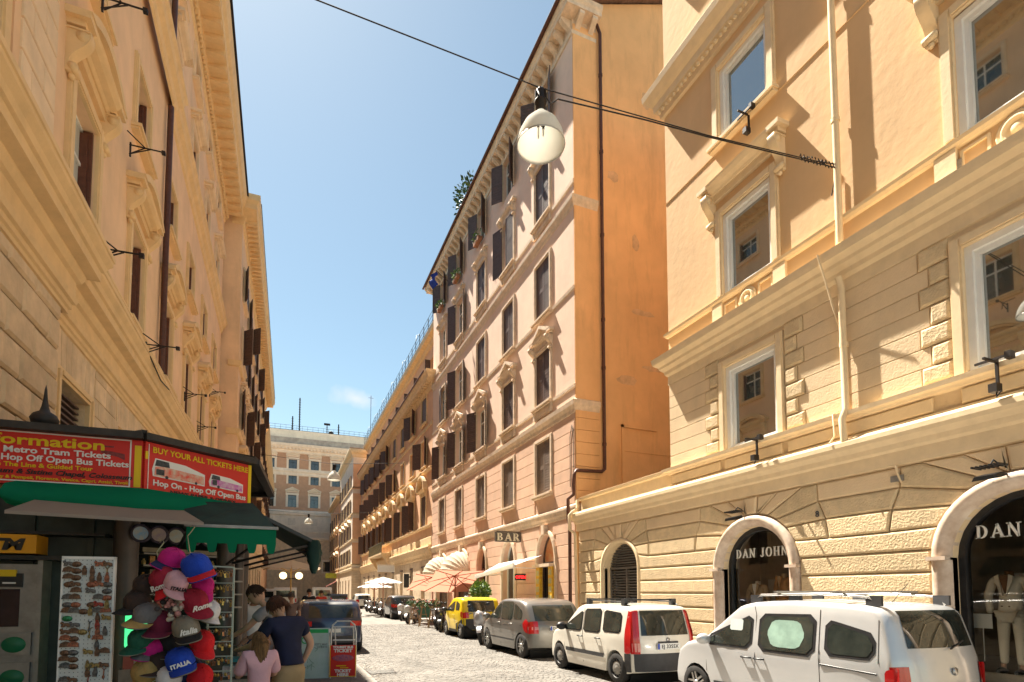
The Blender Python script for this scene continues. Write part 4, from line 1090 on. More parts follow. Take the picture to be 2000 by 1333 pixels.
mould(lp, [(s0, 0), (-16.6, 0), (-16.6, .14), (s1, .14)], [(0, 15.0), (.06, 15.05), (.1, 15.2), (.2, 15.3), (.24, 15.45), (.3, 15.52), (.3, 15.6), (0, 15.66)], M_left_trim, 'string_course')
mould(lp, [(s0, 0), (s1, 0)], [(0, 20.9), (.06, 20.95), (.1, 21.15), (.2, 21.22), (.22, 21.4), (.85, 21.5), (.88, 21.7), (.98, 21.8), (1.04, 22.0), (1.08, 22.15), (0, 22.25)], M_left_trim, 'eaves_cornice')
mb = MB()
for i in range(55): mb.box(s0+.2+i*.6, s0+.42+i*.6, .2, .82, 21.3, 21.5)
for i in range(160): mb.box(s0+.1+i*.205, s0+.2+i*.205, .1, .17, 21.03, 21.14)
lp.add('eaves_bracket', mb, M_left_trim, kind='stuff')
lp.add('roof', MB().box(s0, s1, -12, 1.15, 22.26, 22.36), M_iron)
for k, c in enumerate(LY):
    mat('red_brown_shutter', (.14, .05, .03), .5, var=.2, vscale=10)
    window(lp, c, 7.6, lw, 2.15, trim=M_left_trim, cw=.2, depth=.22, sill=1.0, ped='seg', pedz=.34, pedw=2.0, slats=16, pane=M_curtain)
    window(lp, c, 11.8, lw, 1.45, trim=M_left_trim, cw=.17, depth=.22, sill=.9, ped=None, slats=12)
    window(lp, c, 16.0, lw, 1.55, trim=M_left_panel, cw=.16, depth=.22, sill=.9, ped='flat', pedz=.1, pedw=1.8, slats=12)
    window(lp, c, 19.35, lw, 1.1, trim=M_left_panel, cw=.14, depth=.22, sill=.9, slats=8)
    for z, h in rows:
        lp.add('shutter', MB().box(c-lw/2+.004, c-lw/2+.05, -.5, -.03, z+.06, z+h-.02).box(c-lw/2+.05, c-lw/2+.075, -.48, -.09, z+.1, z+h-.08), MATS['red_brown_shutter'])
    # grilled mezzanine opening
    mb = MB()
    for sg in (-1, 1):
        mb.box(min(c+sg*.65, c+sg*.85), max(c+sg*.65, c+sg*.85), 0, .07, 3.1, 5.12); mb.box(min(c+sg*.72, c+sg*.8), max(c+sg*.72, c+sg*.8), .07, .1, 3.1, 5.05)
    mb.box(c-.65, c+.65, 0, .07, 4.95, 5.12); mb.box(c-.65, c+.65, .07, .1, 5.0, 5.07)
    f = lp.add('mezzanine_window', mb, M_left_trim)
    q = MB().box(c-.65, c+.65, -.2, -.16, 3.2, 4.95); part('backing', q, M_dark_in, f)
    for j in range(17):
        part('slat', MB().box(c-.64, c+.64, -.15, -.08, 3.25+j*.1, 3.28+j*.1), M_shutter, f)
# ground-floor stonework: flat coursed ashlar with a fan of tall stones over every opening
def st(a, c, z0, z1, d=.02, bv=.008, m=M_left_stone):
    lp.add('stone_block', block_mb(rect(a, c, z0, z1), d, bv, .008, .002), m)
for k, c in enumerate(LY):
    if c > -8 or c < -30: continue
    n = 9
    for j in range(n):           # flat-arch stones, slightly fanned
        a0 = c-.95+1.9*j/n; a1 = c-.95+1.9*(j+1)/n; f = .12
        lp.add('stone_block', block_mb([(a0, 5.14), (a1, 5.14), (a1+(a1-c)*f, 5.74), (a0+(a0-c)*f, 5.74)], .02, .008, .008), M_left_stone)
    e0 = c-1.73; e1 = c-1.08
    z = 2.5; r = 0
    while z < 5.7:
        h = .32 if r % 2 else .36; h = min(h, 5.74-z)
        mid = c-1.73+(.14 if r % 2 else -.12)
        lo = -1.73
        for a, e in ((c-1.73, c-.88), (c+.88, c+1.73)):
            if z > 5.1: a, e = (a, c-1.08) if a < c else (c+1.08, e)
            if r % 2 and e-a > .7: m_ = (a+e)/2; st(a, m_, z, z+h); st(m_, e, z, z+h)
            else: st(a, e, z, z+h)
        z += h; r += 1
# rusticated projecting bay nearest the camera
lp.add('projecting_bay', MB().box(-9.15, -5.2, 0, .14, 0, 5.75), M_left_stone)
z = 3.0; r = 0
while z < 5.7:
    h = .42; xs_ = [-9.15, -8.75, -8.0, -7.25, -6.5, -5.75, -5.2] if r % 2 else [-9.15, -8.35, -7.6, -6.85, -6.1, -5.2]
    for i in range(len(xs_)-1):
        lp.add('stone_block', block_mb(rect(xs_[i], xs_[i+1], z, min(5.74, z+h)), .12, .035, .012, .01, y0=.14), M_left_stone)
    z += h; r += 1
# panel of banded stucco beside the first big window
lp.add('panel_backing', MB().box(-9.12, -7.9, 0, .06, 7.6, 14.8), M_left)
z = 7.62; r = 0
while z < 14.6:
    m_ = -8.35 if r % 2 else -8.7
    for a, c_ in ((-9.08, m_), (m_, -8.05)):
        lp.add('panel_block', block_mb(rect(a, c_, z, z+.4), .035, .012, .012, y0=.06), M_left_panel)
    z += .41; r += 1
lp.add('drainpipe', MB().tube([(-16.35, .12, 21.3), (-16.35, .12, 15.7)], .075, 8).tube([(-16.35, .12, 14.9), (-16.35, .12, 7.5)], .075, 8).tube([(-16.35, .12, 7.2), (-16.35, .12, 6.9)], .075, 8), M_pipe)
mb = MB()
def arm(c, z, y0=.0):
    b_ = MB(); b_.bar((c, y0+.02, z-.25), (c, y0+.02, z+.05), .03); b_.tube([(c, y0, z), (c, y0+.6, z+.02)], .014, 6)
    b_.tube([(c+.2, y0, z+.14), (c, y0+.28, z+.01)], .012, 5); b_.tube([(c-.16, y0, z-.06), (c, y0+.28, z+.01)], .012, 5); b_.tube([(c, y0, z-.2), (c, y0+.36, z)], .012, 5)
    b_.box(c-.03, c+.03, y0+.57, y0+.64, z-.03, z+.04)
    lp.add('iron_bracket', b_, M_iron)
arm(-10.1, 7.2, .36); arm(-13.2, 6.98, .4); arm(-12.7, 10.9, .1); arm(-10.0, 11.3, .3); arm(-19.3, 8.0, .2); arm(-23.0, 8.0, .1); arm(-26, 10.4, .1)
lp.add('cable', MB().tube([(-13.2, .42, 6.9), (-13.5, .48, 6.75), (-14.3, .5, 6.62), (-15.3, .5, 6.75), (-16.2, .3, 7.1)], .014, 5), M_iron)

l2 = L(0, 'apartment_building', 'dark-shuttered building with deep bracketed eaves beyond the peach palazzo', -2.05, 62.5, -PI/2-.010)
a0, a1 = -62.5, -30.9
LY2 = [-(33.2+3.6*k) for k in range(8)]
rws2 = ((6.8, 2.2), (10.6, 2.1), (14.2, 2.0), (17.8, 1.8))
l2.add('upper_wall', wall_mb(a0, a1, 5, 21.4, [(c-.65, c+.65, z, z+h) for c in LY2 for z, h in rws2], reveal=.3), M_left)
l2.add('ground_floor_wall', wall_mb(a0, a1, 0, 5, [(c-.8, c+.8, .2, 3.8) for c in LY2], reveal=.3), M_left_stone)
l2.add('inner_wall', MB().box(a0+.05, a1-.05, -12, -.4, 0, 22.3), M_dark_in)
mb = MB(); mb.add([(a1, 0, 0), (a1, 0, 22.4), (a1, -12, 22.4), (a1, -12, 0)], [(0, 1, 2, 3)]); l2.add('side_wall', mb, M_left); mb = MB(); mb.add([(a0, 0, 0), (a0, 0, 22.4), (a0, -12, 22.4), (a0, -12, 0)], [(3, 2, 1, 0)]); l2.add('side_wall', mb, M_left)
lp2 = [(a0, -.5), (a0, 0), (a1, 0), (a1, -.5)]
mould(l2, lp2, [(0, 4.9), (.15, 5), (.2, 5.3), (0, 5.4)], M_left_trim)
mould(l2, lp2, [(0, 9.9), (.1, 9.95), (.15, 10.2), (0, 10.25)], M_left_trim)
mould(l2, lp2, [(0, 13.5), (.1, 13.55), (.15, 13.8), (0, 13.85)], M_left_trim)
mould(l2, lp2, [(0, 21.2), (.08, 21.25), (.12, 21.5), (.2, 21.6), (.7, 21.75), (.72, 22), (.84, 22.15), (.88, 22.45), (0, 22.5)], M_left_trim, 'eaves_cornice')
mb = MB()
for i in range(70): mb.box(a0+.1+i*.45, a0+.28+i*.45, .15, .68, 21.5, 21.72)
l2.add('eaves_bracket', mb, M_left_trim, kind='stuff')
l2.add('roof', MB().box(a0, a1, -12, .9, 22.5, 22.6), M_iron)
for c in LY2:
    for k, (z, h) in enumerate(rws2):
        window(l2, c, z, 1.3, h, trim=M_left_panel if k else M_left_trim, cw=.16, depth=.2, shutters=((172, 165) if (int(-c*7)+k) % 3 else (165, 135)), slats=10, ped='seg' if k == 0 else ('flat' if k == 1 else None), pedz=.14, sill=.9)
l3 = L(0, 'apartment_building', 'small pinkish building with rounded eaves seen past the end of the left row', -2.55, 104, -PI/2)
a0, a1 = -104, -64.2
LY3 = [-(67+4*k) for k in range(9)]
l3.add('upper_wall', wall_mb(a0, a1, 0, 19.4, [(c-.6, c+.6, z, z+1.9) for c in LY3 for z in (5.5, 9.3, 13, 16.4)], reveal=.25), M_or2)
l3.add('inner_wall', MB().box(a0+.05, a1-.05, -10, -.35, 0, 19.3), M_dark_in)
l3.add('side_wall', MB().add([(a1, 0, 0), (a1, 0, 19.4), (a1, -10, 19.4), (a1, -10, 0)], [(0, 1, 2, 3)]), M_or2)
mould(l3, [(a0, 0), (a1, 0), (a1, -4)], [(0, 18.6), (.1, 18.7), (.5, 19.0), (.85, 19.5), (.9, 20.0), (0, 20.2)], M_left_trim, 'eaves_cornice')
l3.add('roof', MB().box(a0, a1, -10, .6, 20.2, 20.35), M_tile)
for c in LY3:
    for z in (5.5, 9.3, 13, 16.4): window(l3, c, z, 1.2, 1.9, trim=M_left_trim, cw=.1, depth=.18, shutters=(160, 155), slats=6)
# ================================================================ vehicles
def paint(n, c, metal=0, rough=.32): return mat(n, c, rough, metal, var=.03, vscale=2, coat=.8)
M_tyre = mat('tyre_rubber', (.028, .026, .025), .8, var=.3, vscale=14)
M_rim = mat('alloy_rim', (.50, .49, .47), .35, metal=.8, var=.1)
M_hub = mat('steel_hub', (.30, .29, .27), .5, metal=.5, var=.2, vscale=20)
M_carglass = mat('car_glass', (.010, .013, .012), .03, var=.5, vscale=2.5, ior=1.65, col2=(.05, .055, .045))
M_red = mat('tail_lamp_red', (.55, .015, .015), .12, var=.1, coat=1)
M_redlite = mat('tail_lamp_pink', (.72, .28, .26), .12, var=.1, coat=1)
M_plast = mat('dark_bumper_plastic', (.045, .045, .048), .55, var=.15, vscale=9)
M_seam = mat('seam_shadow_gap', (.01, .01, .01), .8, var=0)
M_plate = mat('number_plate', (.75, .75, .72), .4, var=.05)
M_blue = mat('plate_blue', (.02, .06, .40), .4, var=0)

class Car:
    def __init__(s, label, loc, rz, L, W, U, low, wheels, R, belt, tum, body, cat='car', name='parked_car', group='cars parked along the kerb', bow=.16, r=.11, nose=.10):
        s.t = thing(name, label, cat, loc, rz, group); s.L = L; s.W = W; s.U = U; s.belt = belt; s.tum = tum; s.bow = bow; s.r = r; s.body = body; s.nose = nose
        # refine the upper silhouette with a Catmull-Rom pass
        P = [Vector(p) for p in U]; Q = []
        for i in range(len(P)-1):
            a, b, c, d = P[max(0, i-1)], P[i], P[i+1], P[min(len(P)-1, i+2)]
            n = max(2, int((c-b).length/.09))
            for k in range(n):
                t = k/n
                q = .5*((2*b)+(c-a)*t*.75+(2*a-5*b+4*c-d)*t*t*.0+0*b) if False else b.lerp(c, t)+((c-a)*.5-(c-b))*.35*(t-2*t*t+t**3)-((d-b)*.5-(c-b))*.35*(t*t-t**3)
                Q.append(q)
        Q.append(P[-1])
        for i in range(1, len(Q)):
            if Q[i].x <= Q[i-1].x+.0008: Q[i].x = Q[i-1].x+.0008
        s.Q = Q
        s.arch = R*1.17; s.wheels = wheels; s.low = low
        s.build(); s.make_wheels(R)
    def zl(s, x):
        z = None
        for i in range(len(s.low)-1):
            (a, za), (b, zb) = s.low[i], s.low[i+1]
            if a <= x <= b: z = za+(zb-za)*(x-a)/max(1e-6, b-a); break
        if z is None: z = s.low[0][1] if x < s.low[0][0] else s.low[-1][1]
        for wx in s.wheels:
            d = abs(x-wx)
            if d < s.arch: z = max(z, .02+s.arch*.9*0+math.sqrt(max(0, s.arch**2-d*d))+.27)
        return z
    def zu(s, x):
        Q = s.Q
        if x <= Q[0].x: return Q[0].y
        for i in range(len(Q)-1):
            if Q[i].x <= x <= Q[i+1].x: return Q[i].y+(Q[i+1].y-Q[i].y)*(x-Q[i].x)/(Q[i+1].x-Q[i].x)
        return Q[-1].y
    def D(s, x, y, z):
        h = s.W/2; q = 2*x/s.L
        f = 1-s.nose*abs(q)**4
        if z > s.belt: f -= (z-s.belt)*s.tum/h
        else: f -= .035*((s.belt-.12-z)/(s.belt))**2 + (.10*((.42-z)/.42)**2 if z < .42 else 0)
        yy = y*f; k = abs(y)/h
        e = max(0, (abs(q)-.55)/.45)
        xx = x-math.copysign(s.bow*(k**2.2)*e**1.4, x)
        return (xx, yy, z+ (.035*(1-k*k) if z > s.belt+.3 and abs(q) < .8 else 0)*0)
    def build(s):
        Q = s.Q; h = s.W/2; r = s.r; n = len(Q); N_ = []
        for i in range(n):
            d = (Q[min(i+1, n-1)]-Q[max(i-1, 0)]).normalized(); N_.append(Vector((d.y, -d.x)))
        rows_ = [(0, 0), (.4*h, 0.0), (.75*h, .008), (h-r, .02)]+[(h-r+r*math.sin(a), .02+(r-.02)*(1-math.cos(a))) for a in (PI/8, PI/4, 3*PI/8, PI/2)]
        K = 9; vs = []; m = []
        for i in range(n):
            row = []
            for y, ins in rows_: p = Q[i]+N_[i]*ins; row.append((p.x, y, p.y))
            p = Q[i]+N_[i]*r; zl = s.zl(p.x); zt = max(p.y, zl+.01)
            zl = min(zl, zt-.005)
            for k in range(1, K+1): row.append((p.x, h, zt+(zl-zt)*k/K))
            row.append((p.x, h-.18, zl)); row.append((p.x, 0, zl))
            m.append(row)
        # extra stations keep the wheel arches round
        s.rows = m; k = len(m[0]); mb = MB()
        pts = []; fs = []
        for sg in (1, -1):
            o = len(pts)
            for row in m: pts += [s.D(x, y*sg, z) for x, y, z in row]
            for i in range(n-1):
                for j in range(k-1):
                    q = (o+i*k+j, o+i*k+j+1, o+(i+1)*k+j+1, o+(i+1)*k+j)
                    fs.append(q if sg > 0 else q[::-1])
        mb.add(pts, fs, 0, True)
        for i in (0, n-1):
            for sg in (1, -1):
                o = 0 if sg > 0 else n*k
                mb.add([pts[o+i*k+j] for j in range(k)], [tuple(range(k)) if (i == 0) == (sg < 0) else tuple(reversed(range(k)))], 0, False)
        me = mb.mesh('body', s.body)
        bm = bmesh.new(); bm.from_mesh(me); bmesh.ops.remove_doubles(bm, verts=bm.verts, dist=.0005); bm.to_mesh(me); bm.free()
        s.b = obj('body', me, s.t)
        try: me.set_sharp_from_angle(angle=math.radians(48))
        except Exception: pass
        u = MB().box(-s.L/2+.35, s.L/2-.35, -h+.25, h-.25, .2, .5)
        part('underbody', u, M_seam, s.t)
    def side(s, cols, m, off=.004, name='window', nz=4, both=True, parent=None, only=None):
        """patch on the flank: columns (x, zlow, zhigh)"""
        out = []
        for sg in ((1, -1) if only is None else (only,)):
            mb = MB(); vs = []
            for x, a, b in cols:
                for k in range(nz+1):
                    z = a+(b-a)*k/nz; p = s.D(x, sg*s.W/2, z)
                    # near the roof edge follow the rounding
                    dz = s.zu(x)-z
                    ins = 0
                    if 0 < dz < s.r: ins = s.r*(1-math.sqrt(max(0, 1-(1-dz/s.r)**2)))
                    vs.append((p[0], p[1]+sg*(off-ins), p[2]))
            n = nz+1; fs = []
            for i in range(len(cols)-1):
                for k in range(nz):
                    q = (i*n+k, (i+1)*n+k, (i+1)*n+k+1, i*n+k+1); fs.append(q if sg < 0 else q[::-1])
            mb.add(vs, fs, 0, True)
            out.append(part(name, mb, m, parent or s.t))
        return out
    def over(s, x0, x1, ys, m, off=.004, name='windscreen', ny=8, taper=0, parent=None):
        """patch on the top silhouette between x0 and x1, from y = ys[0] to ys[1]"""
        mb = MB(); Qs = [q for q in s.Q if x0 < q.x < x1]
        def P(x): return Vector((x, s.zu(x)))
        Qs = [P(x0)]+Qs+[P(x1)]; vs = []; n = len(Qs)
        for i, q in enumerate(Qs):
            d = (Qs[min(i+1, n-1)]-Qs[max(i-1, 0)]).normalized(); N_ = Vector((-d.y, d.x))
            t = i/(n-1)
            for k in range(ny+1):
                y = ys[0]+(ys[1]-ys[0])*k/ny
                y *= 1-taper*t
                e = abs(y)-(s.W/2-s.r); ins = .008*min(1, abs(y)/(s.W/2)*1.3)
                if e > 0: ins = .02+(s.r-.02)*(1-math.sqrt(max(0, 1-(e/s.r)**2)))
                p = q+N_*(off-ins); vs.append(s.D(p.x, y, p.y))
        c = ny+1
        mb.add(vs, [(i*c+k, i*c+k+1, (i+1)*c+k+1, (i+1)*c+k)[::-1] for i in range(n-1) for k in range(ny)], 0, True)
        return part(name, mb, m, parent or s.t)
    def xz(s, z, rear=True):
        """x on the tail (or nose) silhouette at height z"""
        Q = s.Q if rear else s.Q[::-1]
        for i in range(len(Q)-1):
            if (Q[i].y-z)*(Q[i+1].y-z) <= 0: return Q[i].x+(Q[i+1].x-Q[i].x)*(z-Q[i].y)/(Q[i+1].y-Q[i].y+1e-9)
        return Q[0].x
    def line(s, pts, r=.004, name='seam', sg=(1, -1), m=None, parent=None):
        for g in sg:
            part(name, MB().tube([Vector(s.D(x, g*s.W/2, z))+Vector((0, g*.0015, 0)) for x, z in pts], r, 5), m or M_seam, parent or s.t)
    def make_wheels(s, R, style=None):
        s.R = R
    def wheels_(s, style='alloy', wd=.19):
        R = s.R
        t = MB().lathe([(R*.64, -wd/2), (R*.9, -wd/2), (R, -wd/2+.03), (R, wd/2-.03), (R*.9, wd/2), (R*.64, wd/2)], 28)
        tm = t.mesh('tyre', M_tyre)
        rr = R*.66; q = MB()
        q.lathe([(.001, wd/2-.07), (rr*.9, wd/2-.09), (rr*.93, wd/2-.02), (rr, wd/2), (rr, -wd/2)], 24)
        rm = M_rim
        if style == 'alloy':
            for k in range(5):
                a = 2*PI*k/5; T = Matrix.Rotation(a, 4, 'Z')
                for d in (-.035, .035): q.box(.03, rr*.95, d-.017, d+.017, wd/2-.045, wd/2-.012, 1, T)
            q.lathe([(.055, wd/2-.02), (.05, wd/2), (.001, wd/2+.004)], 12, mi=1)
        else:
            q.lathe([(rr*.75, wd/2-.05), (rr*.62, wd/2-.015), (rr*.35, wd/2-.03), (rr*.2, wd/2-.005), (.001, wd/2)], 20, mi=1)
            for k in range(12):
                a = 2*PI*k/12; q.box(rr*.62, rr*.82, -.016, .016, wd/2-.046, wd/2-.022, 0, Matrix.Rotation(a, 4, 'Z'))
        rimm = q.mesh('rim', [M_seam if style == 'alloy' else M_plast, M_rim if style == 'alloy' else M_hub])
        for wx in s.wheels:
            for sg in (1, -1):
                wo = obj('wheel', tm, s.t, (wx, sg*(s.W/2-wd/2-.02), R), (-sg*PI/2, 0, 0))
                obj('rim', rimm, wo)
        # wheel housings
        for wx in s.wheels:
            mb = MB().lathe([(s.arch*.98, -.32), (s.arch*.98, .32)], 20, Matrix.Translation((wx, 0, .27)) @ Matrix.Rotation(PI/2, 4, 'X') @ Matrix.Diagonal((1, 1, (s.W-.28)/.64, 1)))
            part('wheel_housing', mb, M_seam, s.t)
    def mirror(s, x, z, m, sz=(.09, .13, .12)):
        for sg in (1, -1):
            p = s.D(x, sg*s.W/2, z); mb = MB()
            mb.sphere((p[0], p[1]+sg*.13, p[2]+.02), 1, 12, 8, sc=(sz[0], sz[1], sz[2]*.75)); mb.bar((p[0]+.02, p[1]-sg*.02, p[2]-.04), (p[0], p[1]+sg*.1, p[2]-.01), .04)
            part('wing_mirror', mb, m, s.t)
    def handle(s, x, z, m, w=.17):
        for sg in (1, -1):
            p = s.D(x, sg*s.W/2, z); mb = MB().tube([(p[0]-w/2, p[1]+sg*.0, p[2]), (p[0]-w/2+.02, p[1]+sg*.035, p[2]), (p[0]+w/2-.02, p[1]+sg*.035, p[2]), (p[0]+w/2, p[1], p[2])], .014, 6)
            part('door_handle', mb, m, s.t)
    def plate(s, z, txt=None, y=0):
        x = s.xz(z)-.012; p = s.D(x, y, z)
        o = part('number_plate', MB().box(p[0]-.015, p[0], p[1]-.26, p[1]+.26, z-.055, z+.055), M_plate, s.t)
        part('plate_band', MB().box(p[0]-.018, p[0]-.01, p[1]+.21, p[1]+.258, z-.053, z+.053), M_blue, o)
        if txt:
            me = text_mesh(txt, .095, M_black, .002, .002, 'CENTER', 1.1)
            obj('lettering', me, o, (p[0]-.018, p[1]-.02, z-.034), (PI/2, 0, -PI/2))
        return o

def rcols(x0, x1, z0, z1, tr=(0, 0), r=.05, bot=0):
    """columns of a rounded window; tr = drop of the top edge at each end"""
    out = []; n = 10
    for i in range(n+1):
        t = i/n; x = x0+(x1-x0)*t; d = min(x-x0, x1-x); c = r-math.sqrt(max(0, r*r-(r-d)**2)) if d < r else 0
        top = z1-tr[0]*(1-t)-tr[1]*t
        out.append((x, z0+c+bot*(1-t), top-c))
    return out

# ---- silver van-like car nearest the camera (roof bars, sunshade)
M_silver = paint('silver_paint', (.62, .63, .64), .35, .3)
U = [(-1.98, .42), (-1.975, .62), (-1.95, .86), (-1.93, 1.02), (-1.90, 1.14), (-1.78, 1.55), (-1.66, 1.655), (-1.35, 1.70), (-.5, 1.735), (.15, 1.70), (.42, 1.63), (1.02, 1.16), (1.2, 1.08), (1.55, 1.0), (1.8, .86), (1.9, .66), (1.96, .44)]
low = [(-1.99, .34), (-1.5, .22), (1.4, .2), (1.97, .3)]
c = Car('silver van-like car with roof bars and a pale green sunshade in its side window', (7.05, 5.78, 0), PI/2, 3.96, 1.72, U, low, (-1.24, 1.27), .305, .98, .14, M_silver, bow=.14, r=.09)
c.wheels_('alloy')
fr = lambda cols, **k: c.side(cols, k.get('m', M_black), off=.003, name='window_seal', nz=4)
for w_, tr in ((( .12, .98, 1.0, 1.5), (0, .40)), ((-.86, -.02, .99, 1.52), (0.0, .02)), ((-1.66, -1.02, 1.03, 1.47), (.16, 0))):
    c.side(rcols(w_[0]-.02, w_[1]+.02, w_[2]-.02, w_[3]+.02, tr, .09), M_black, .004, 'window_seal')
    c.side(rcols(w_[0]+.02, w_[1]-.02, w_[2]+.02, w_[3]-.02, tr, .09), M_carglass, .008, 'window')
c.side(rcols(-.72, -.16, 1.06, 1.44, (0, 0), .16), mat('mint_sunshade', (.30, .45, .38), .3, var=.2, vscale=4, coat=.8), .011, 'sunshade', only=1)
c.side(rcols(.28, .52, 1.25, 1.42, (0, 0), .02), mat('paper_notice', (.55, .62, .60), .5, var=.1), .011, 'paper_notice', only=1)
c.over(-1.89, -1.725, (-.66, .66), M_carglass, .006, 'rear_window')
c.over(.47, 1.0, (-.66, .66), M_carglass, .006, 'windscreen', taper=-.06)
c.side(rcols(-1.98, -1.80, .60, .97, (0, .06), .03), M_red, .006, 'tail_lamp'); 
for y0, y1 in ((.70, .86), (-.86, -.70)):
    mb = None
    xs0 = c.xz(.60); xs1 = c.xz(.97)
    c.over(min(xs0, xs1)+.0005, max(xs0, xs1), (y0, y1), M_red, .008, 'tail_lamp', ny=12)
    c.over(c.xz(.66)+.0003, c.xz(.76), (y0*.985, y1*.985), M_redlite, .011, 'lamp_lens', ny=4)
c.line([(.06, .28), (.05, .9), (.06, 1.5), (.1, 1.62)]); c.line([(-.94, .5), (-.93, 1.0), (-.92, 1.6)]); c.line([(1.0, .55), (1.02, 1.05)]); c.line([(-1.72, .98), (-1.7, 1.5)], .003)
c.line([(-.95, .90), (-1.70, .86)], .014, 'slide_rail', m=M_black)
c.side([(x, .34, .42) for x in (-.85, -.4, 0, .4, .85)], M_plast, .012, 'side_moulding', nz=2)
c.handle(-.02, .86, M_black); c.handle(.2, .86, M_black)
c.mirror(.92, 1.06, M_silver)
for z in (.36, .42, .48): pass
c.over(c.xz(.30) if False else -1.9798, c.xz(.56), (-.8, .8), M_plast, .01, 'bumper')
c.line([(c.xz(.57), .57), (-1.5, .56)], .003)
o = part('badge', MB().lathe([(.0001, 0), (.045, 0), (.05, .008), (.0001, .012)], 16, Matrix.Translation((c.xz(.9)-.004, 0, .9)) @ Matrix.Rotation(-PI/2, 4, 'Y')), M_rim, c.t)
part('rear_wiper', MB().bar((-1.93, .02, 1.16), (-1.85, -.36, 1.24), .014), M_black, c.t)
c.plate(.70, 'EK 482VN')
for sg in (1, -1):
    mb = MB().tube([(-1.55, sg*.62, 1.66), (-1.45, sg*.64, 1.77), (-.9, sg*.65, 1.81), (.1, sg*.64, 1.79), (.28, sg*.62, 1.67)], .018, 6)
    part('roof_rail', mb, M_rim, c.t)
    for x in (-1.5, -.45, .2): part('rail_foot', MB().box(x-.09, x+.09, sg*.63-.02, sg*.63+.02, 1.66, 1.79), M_plast, c.t)
for x in (-1.15, -.2):
    part('roof_bar', MB().bar((x, -.72, 1.835), (x, .72, 1.835), .045, .03), M_rim, c.t)
part('aerial', MB().tube([(-1.3, 0, 1.7), (-1.5, 0, 1.95)], .004, 5), M_black, c.t)

c.t.scale = (1, 1, .955)
# ---- white small estate with roof rails
M_cream = paint('white_car_paint', (.72, .69, .61))
U = [(-1.777, .27), (-1.77, .44), (-1.765, .62), (-1.75, .84), (-1.74, .92), (-1.62, 1.38), (-1.52, 1.475), (-1.3, 1.50), (-.5, 1.525), (.15, 1.505), (.38, 1.44), (.86, 1.04), (1.0, .98), (1.45, .90), (1.62, .80), (1.71, .62), (1.76, .44)]
low = [(-1.78, .26), (-1.4, .2), (1.3, .19), (1.77, .28)]
c = Car('white boxy estate car with tall red tail lamps and an open roof rack', (6.74, 10.12, 0), PI/2, 3.54, 1.58, U, low, (-1.16, 1.14), .30, .9, .15, M_cream, bow=.12, r=.08)
c.wheels_('steel')
for w_, tr in (((.1, .80, .94, 1.36), (0, .36)), ((-.62, .0, .94, 1.40), (0, .02)), ((-1.34, -.74, .98, 1.38), (.05, 0))):
    c.side(rcols(w_[0]-.02, w_[1]+.02, w_[2]-.02, w_[3]+.02, tr, .05), M_black, .004, 'window_seal')
    c.side(rcols(w_[0]+.01, w_[1]-.01, w_[2]+.01, w_[3]-.01, tr, .05), M_carglass, .008, 'window')
c.over(-1.735, -1.60, (-.60, .60), M_carglass, .006, 'rear_window')
c.over(.42, .84, (-.60, .60), M_carglass, .006, 'windscreen', taper=-.06)
c.side([(-1.70, .62, 1.0), (-1.62, .6, 1.36), (-1.54, .6, 1.40), (-1.50, .62, 1.05)], M_red, .008, 'tail_lamp', nz=5)
for y0, y1 in ((.64, .79), (-.79, -.64)):
    c.over(-1.7655, -1.60, (y0, y1), M_red, .009, 'tail_lamp', ny=12)
    c.over(c.xz(.64)+.0002, c.xz(.80), (y0*.99, y1*.985), M_redlite, .012, 'lamp_lens', ny=3)
c.over(-1.7766, c.xz(.61), (-.76, .76), M_plast, .012, 'bumper')
c.side([(x, max(.26, c.zl(x)), .60) for x in (-1.70, -1.6, -1.53, -1.5)], M_plast, .012, 'bumper_side', nz=3)
c.side([(x, .46, .54) for x in (-.78, -.4, 0, .4, .78)], M_plast, .012, 'side_moulding', nz=2)
c.line([(.04, .28), (.04, .9), (.05, 1.42)]); c.line([(-.68, .5), (-.68, 1.40)]); c.line([(.84, .5), (.86, .98)])
c.handle(.14, .82, M_black); c.handle(-.56, .82, M_black); c.mirror(.76, .98, M_black)
c.plate(.74, 'EJ 335SX')
part('badge', MB().lathe([(.0001, 0), (.04, 0), (.04, .008), (.0001, .012)], 16, Matrix.Translation((c.xz(.86)-.004, 0, .86)) @ Matrix.Rotation(-PI/2, 4, 'Y')), M_rim, c.t)
part('tailgate_handle', MB().box(c.xz(.8)-.02, c.xz(.8), -.22, .22, .79, .83), M_black, c.t)
for x in (-1.2, .1):
    part('roof_bar', MB().bar((x, -.6, 1.60), (x, .6, 1.60), .04, .03), M_black, c.t)
    for sg in (1, -1): part('rail_foot', MB().box(x-.05, x+.05, sg*.57-.05, sg*.57+.05, 1.49, 1.62), M_plast, c.t)
for sg in (1, -1): part('roof_rail', MB().tube([(-1.35, sg*.57, 1.49), (-1.2, sg*.58, 1.56), (.0, sg*.58, 1.58), (.2, sg*.56, 1.50)], .013, 6), M_black, c.t)

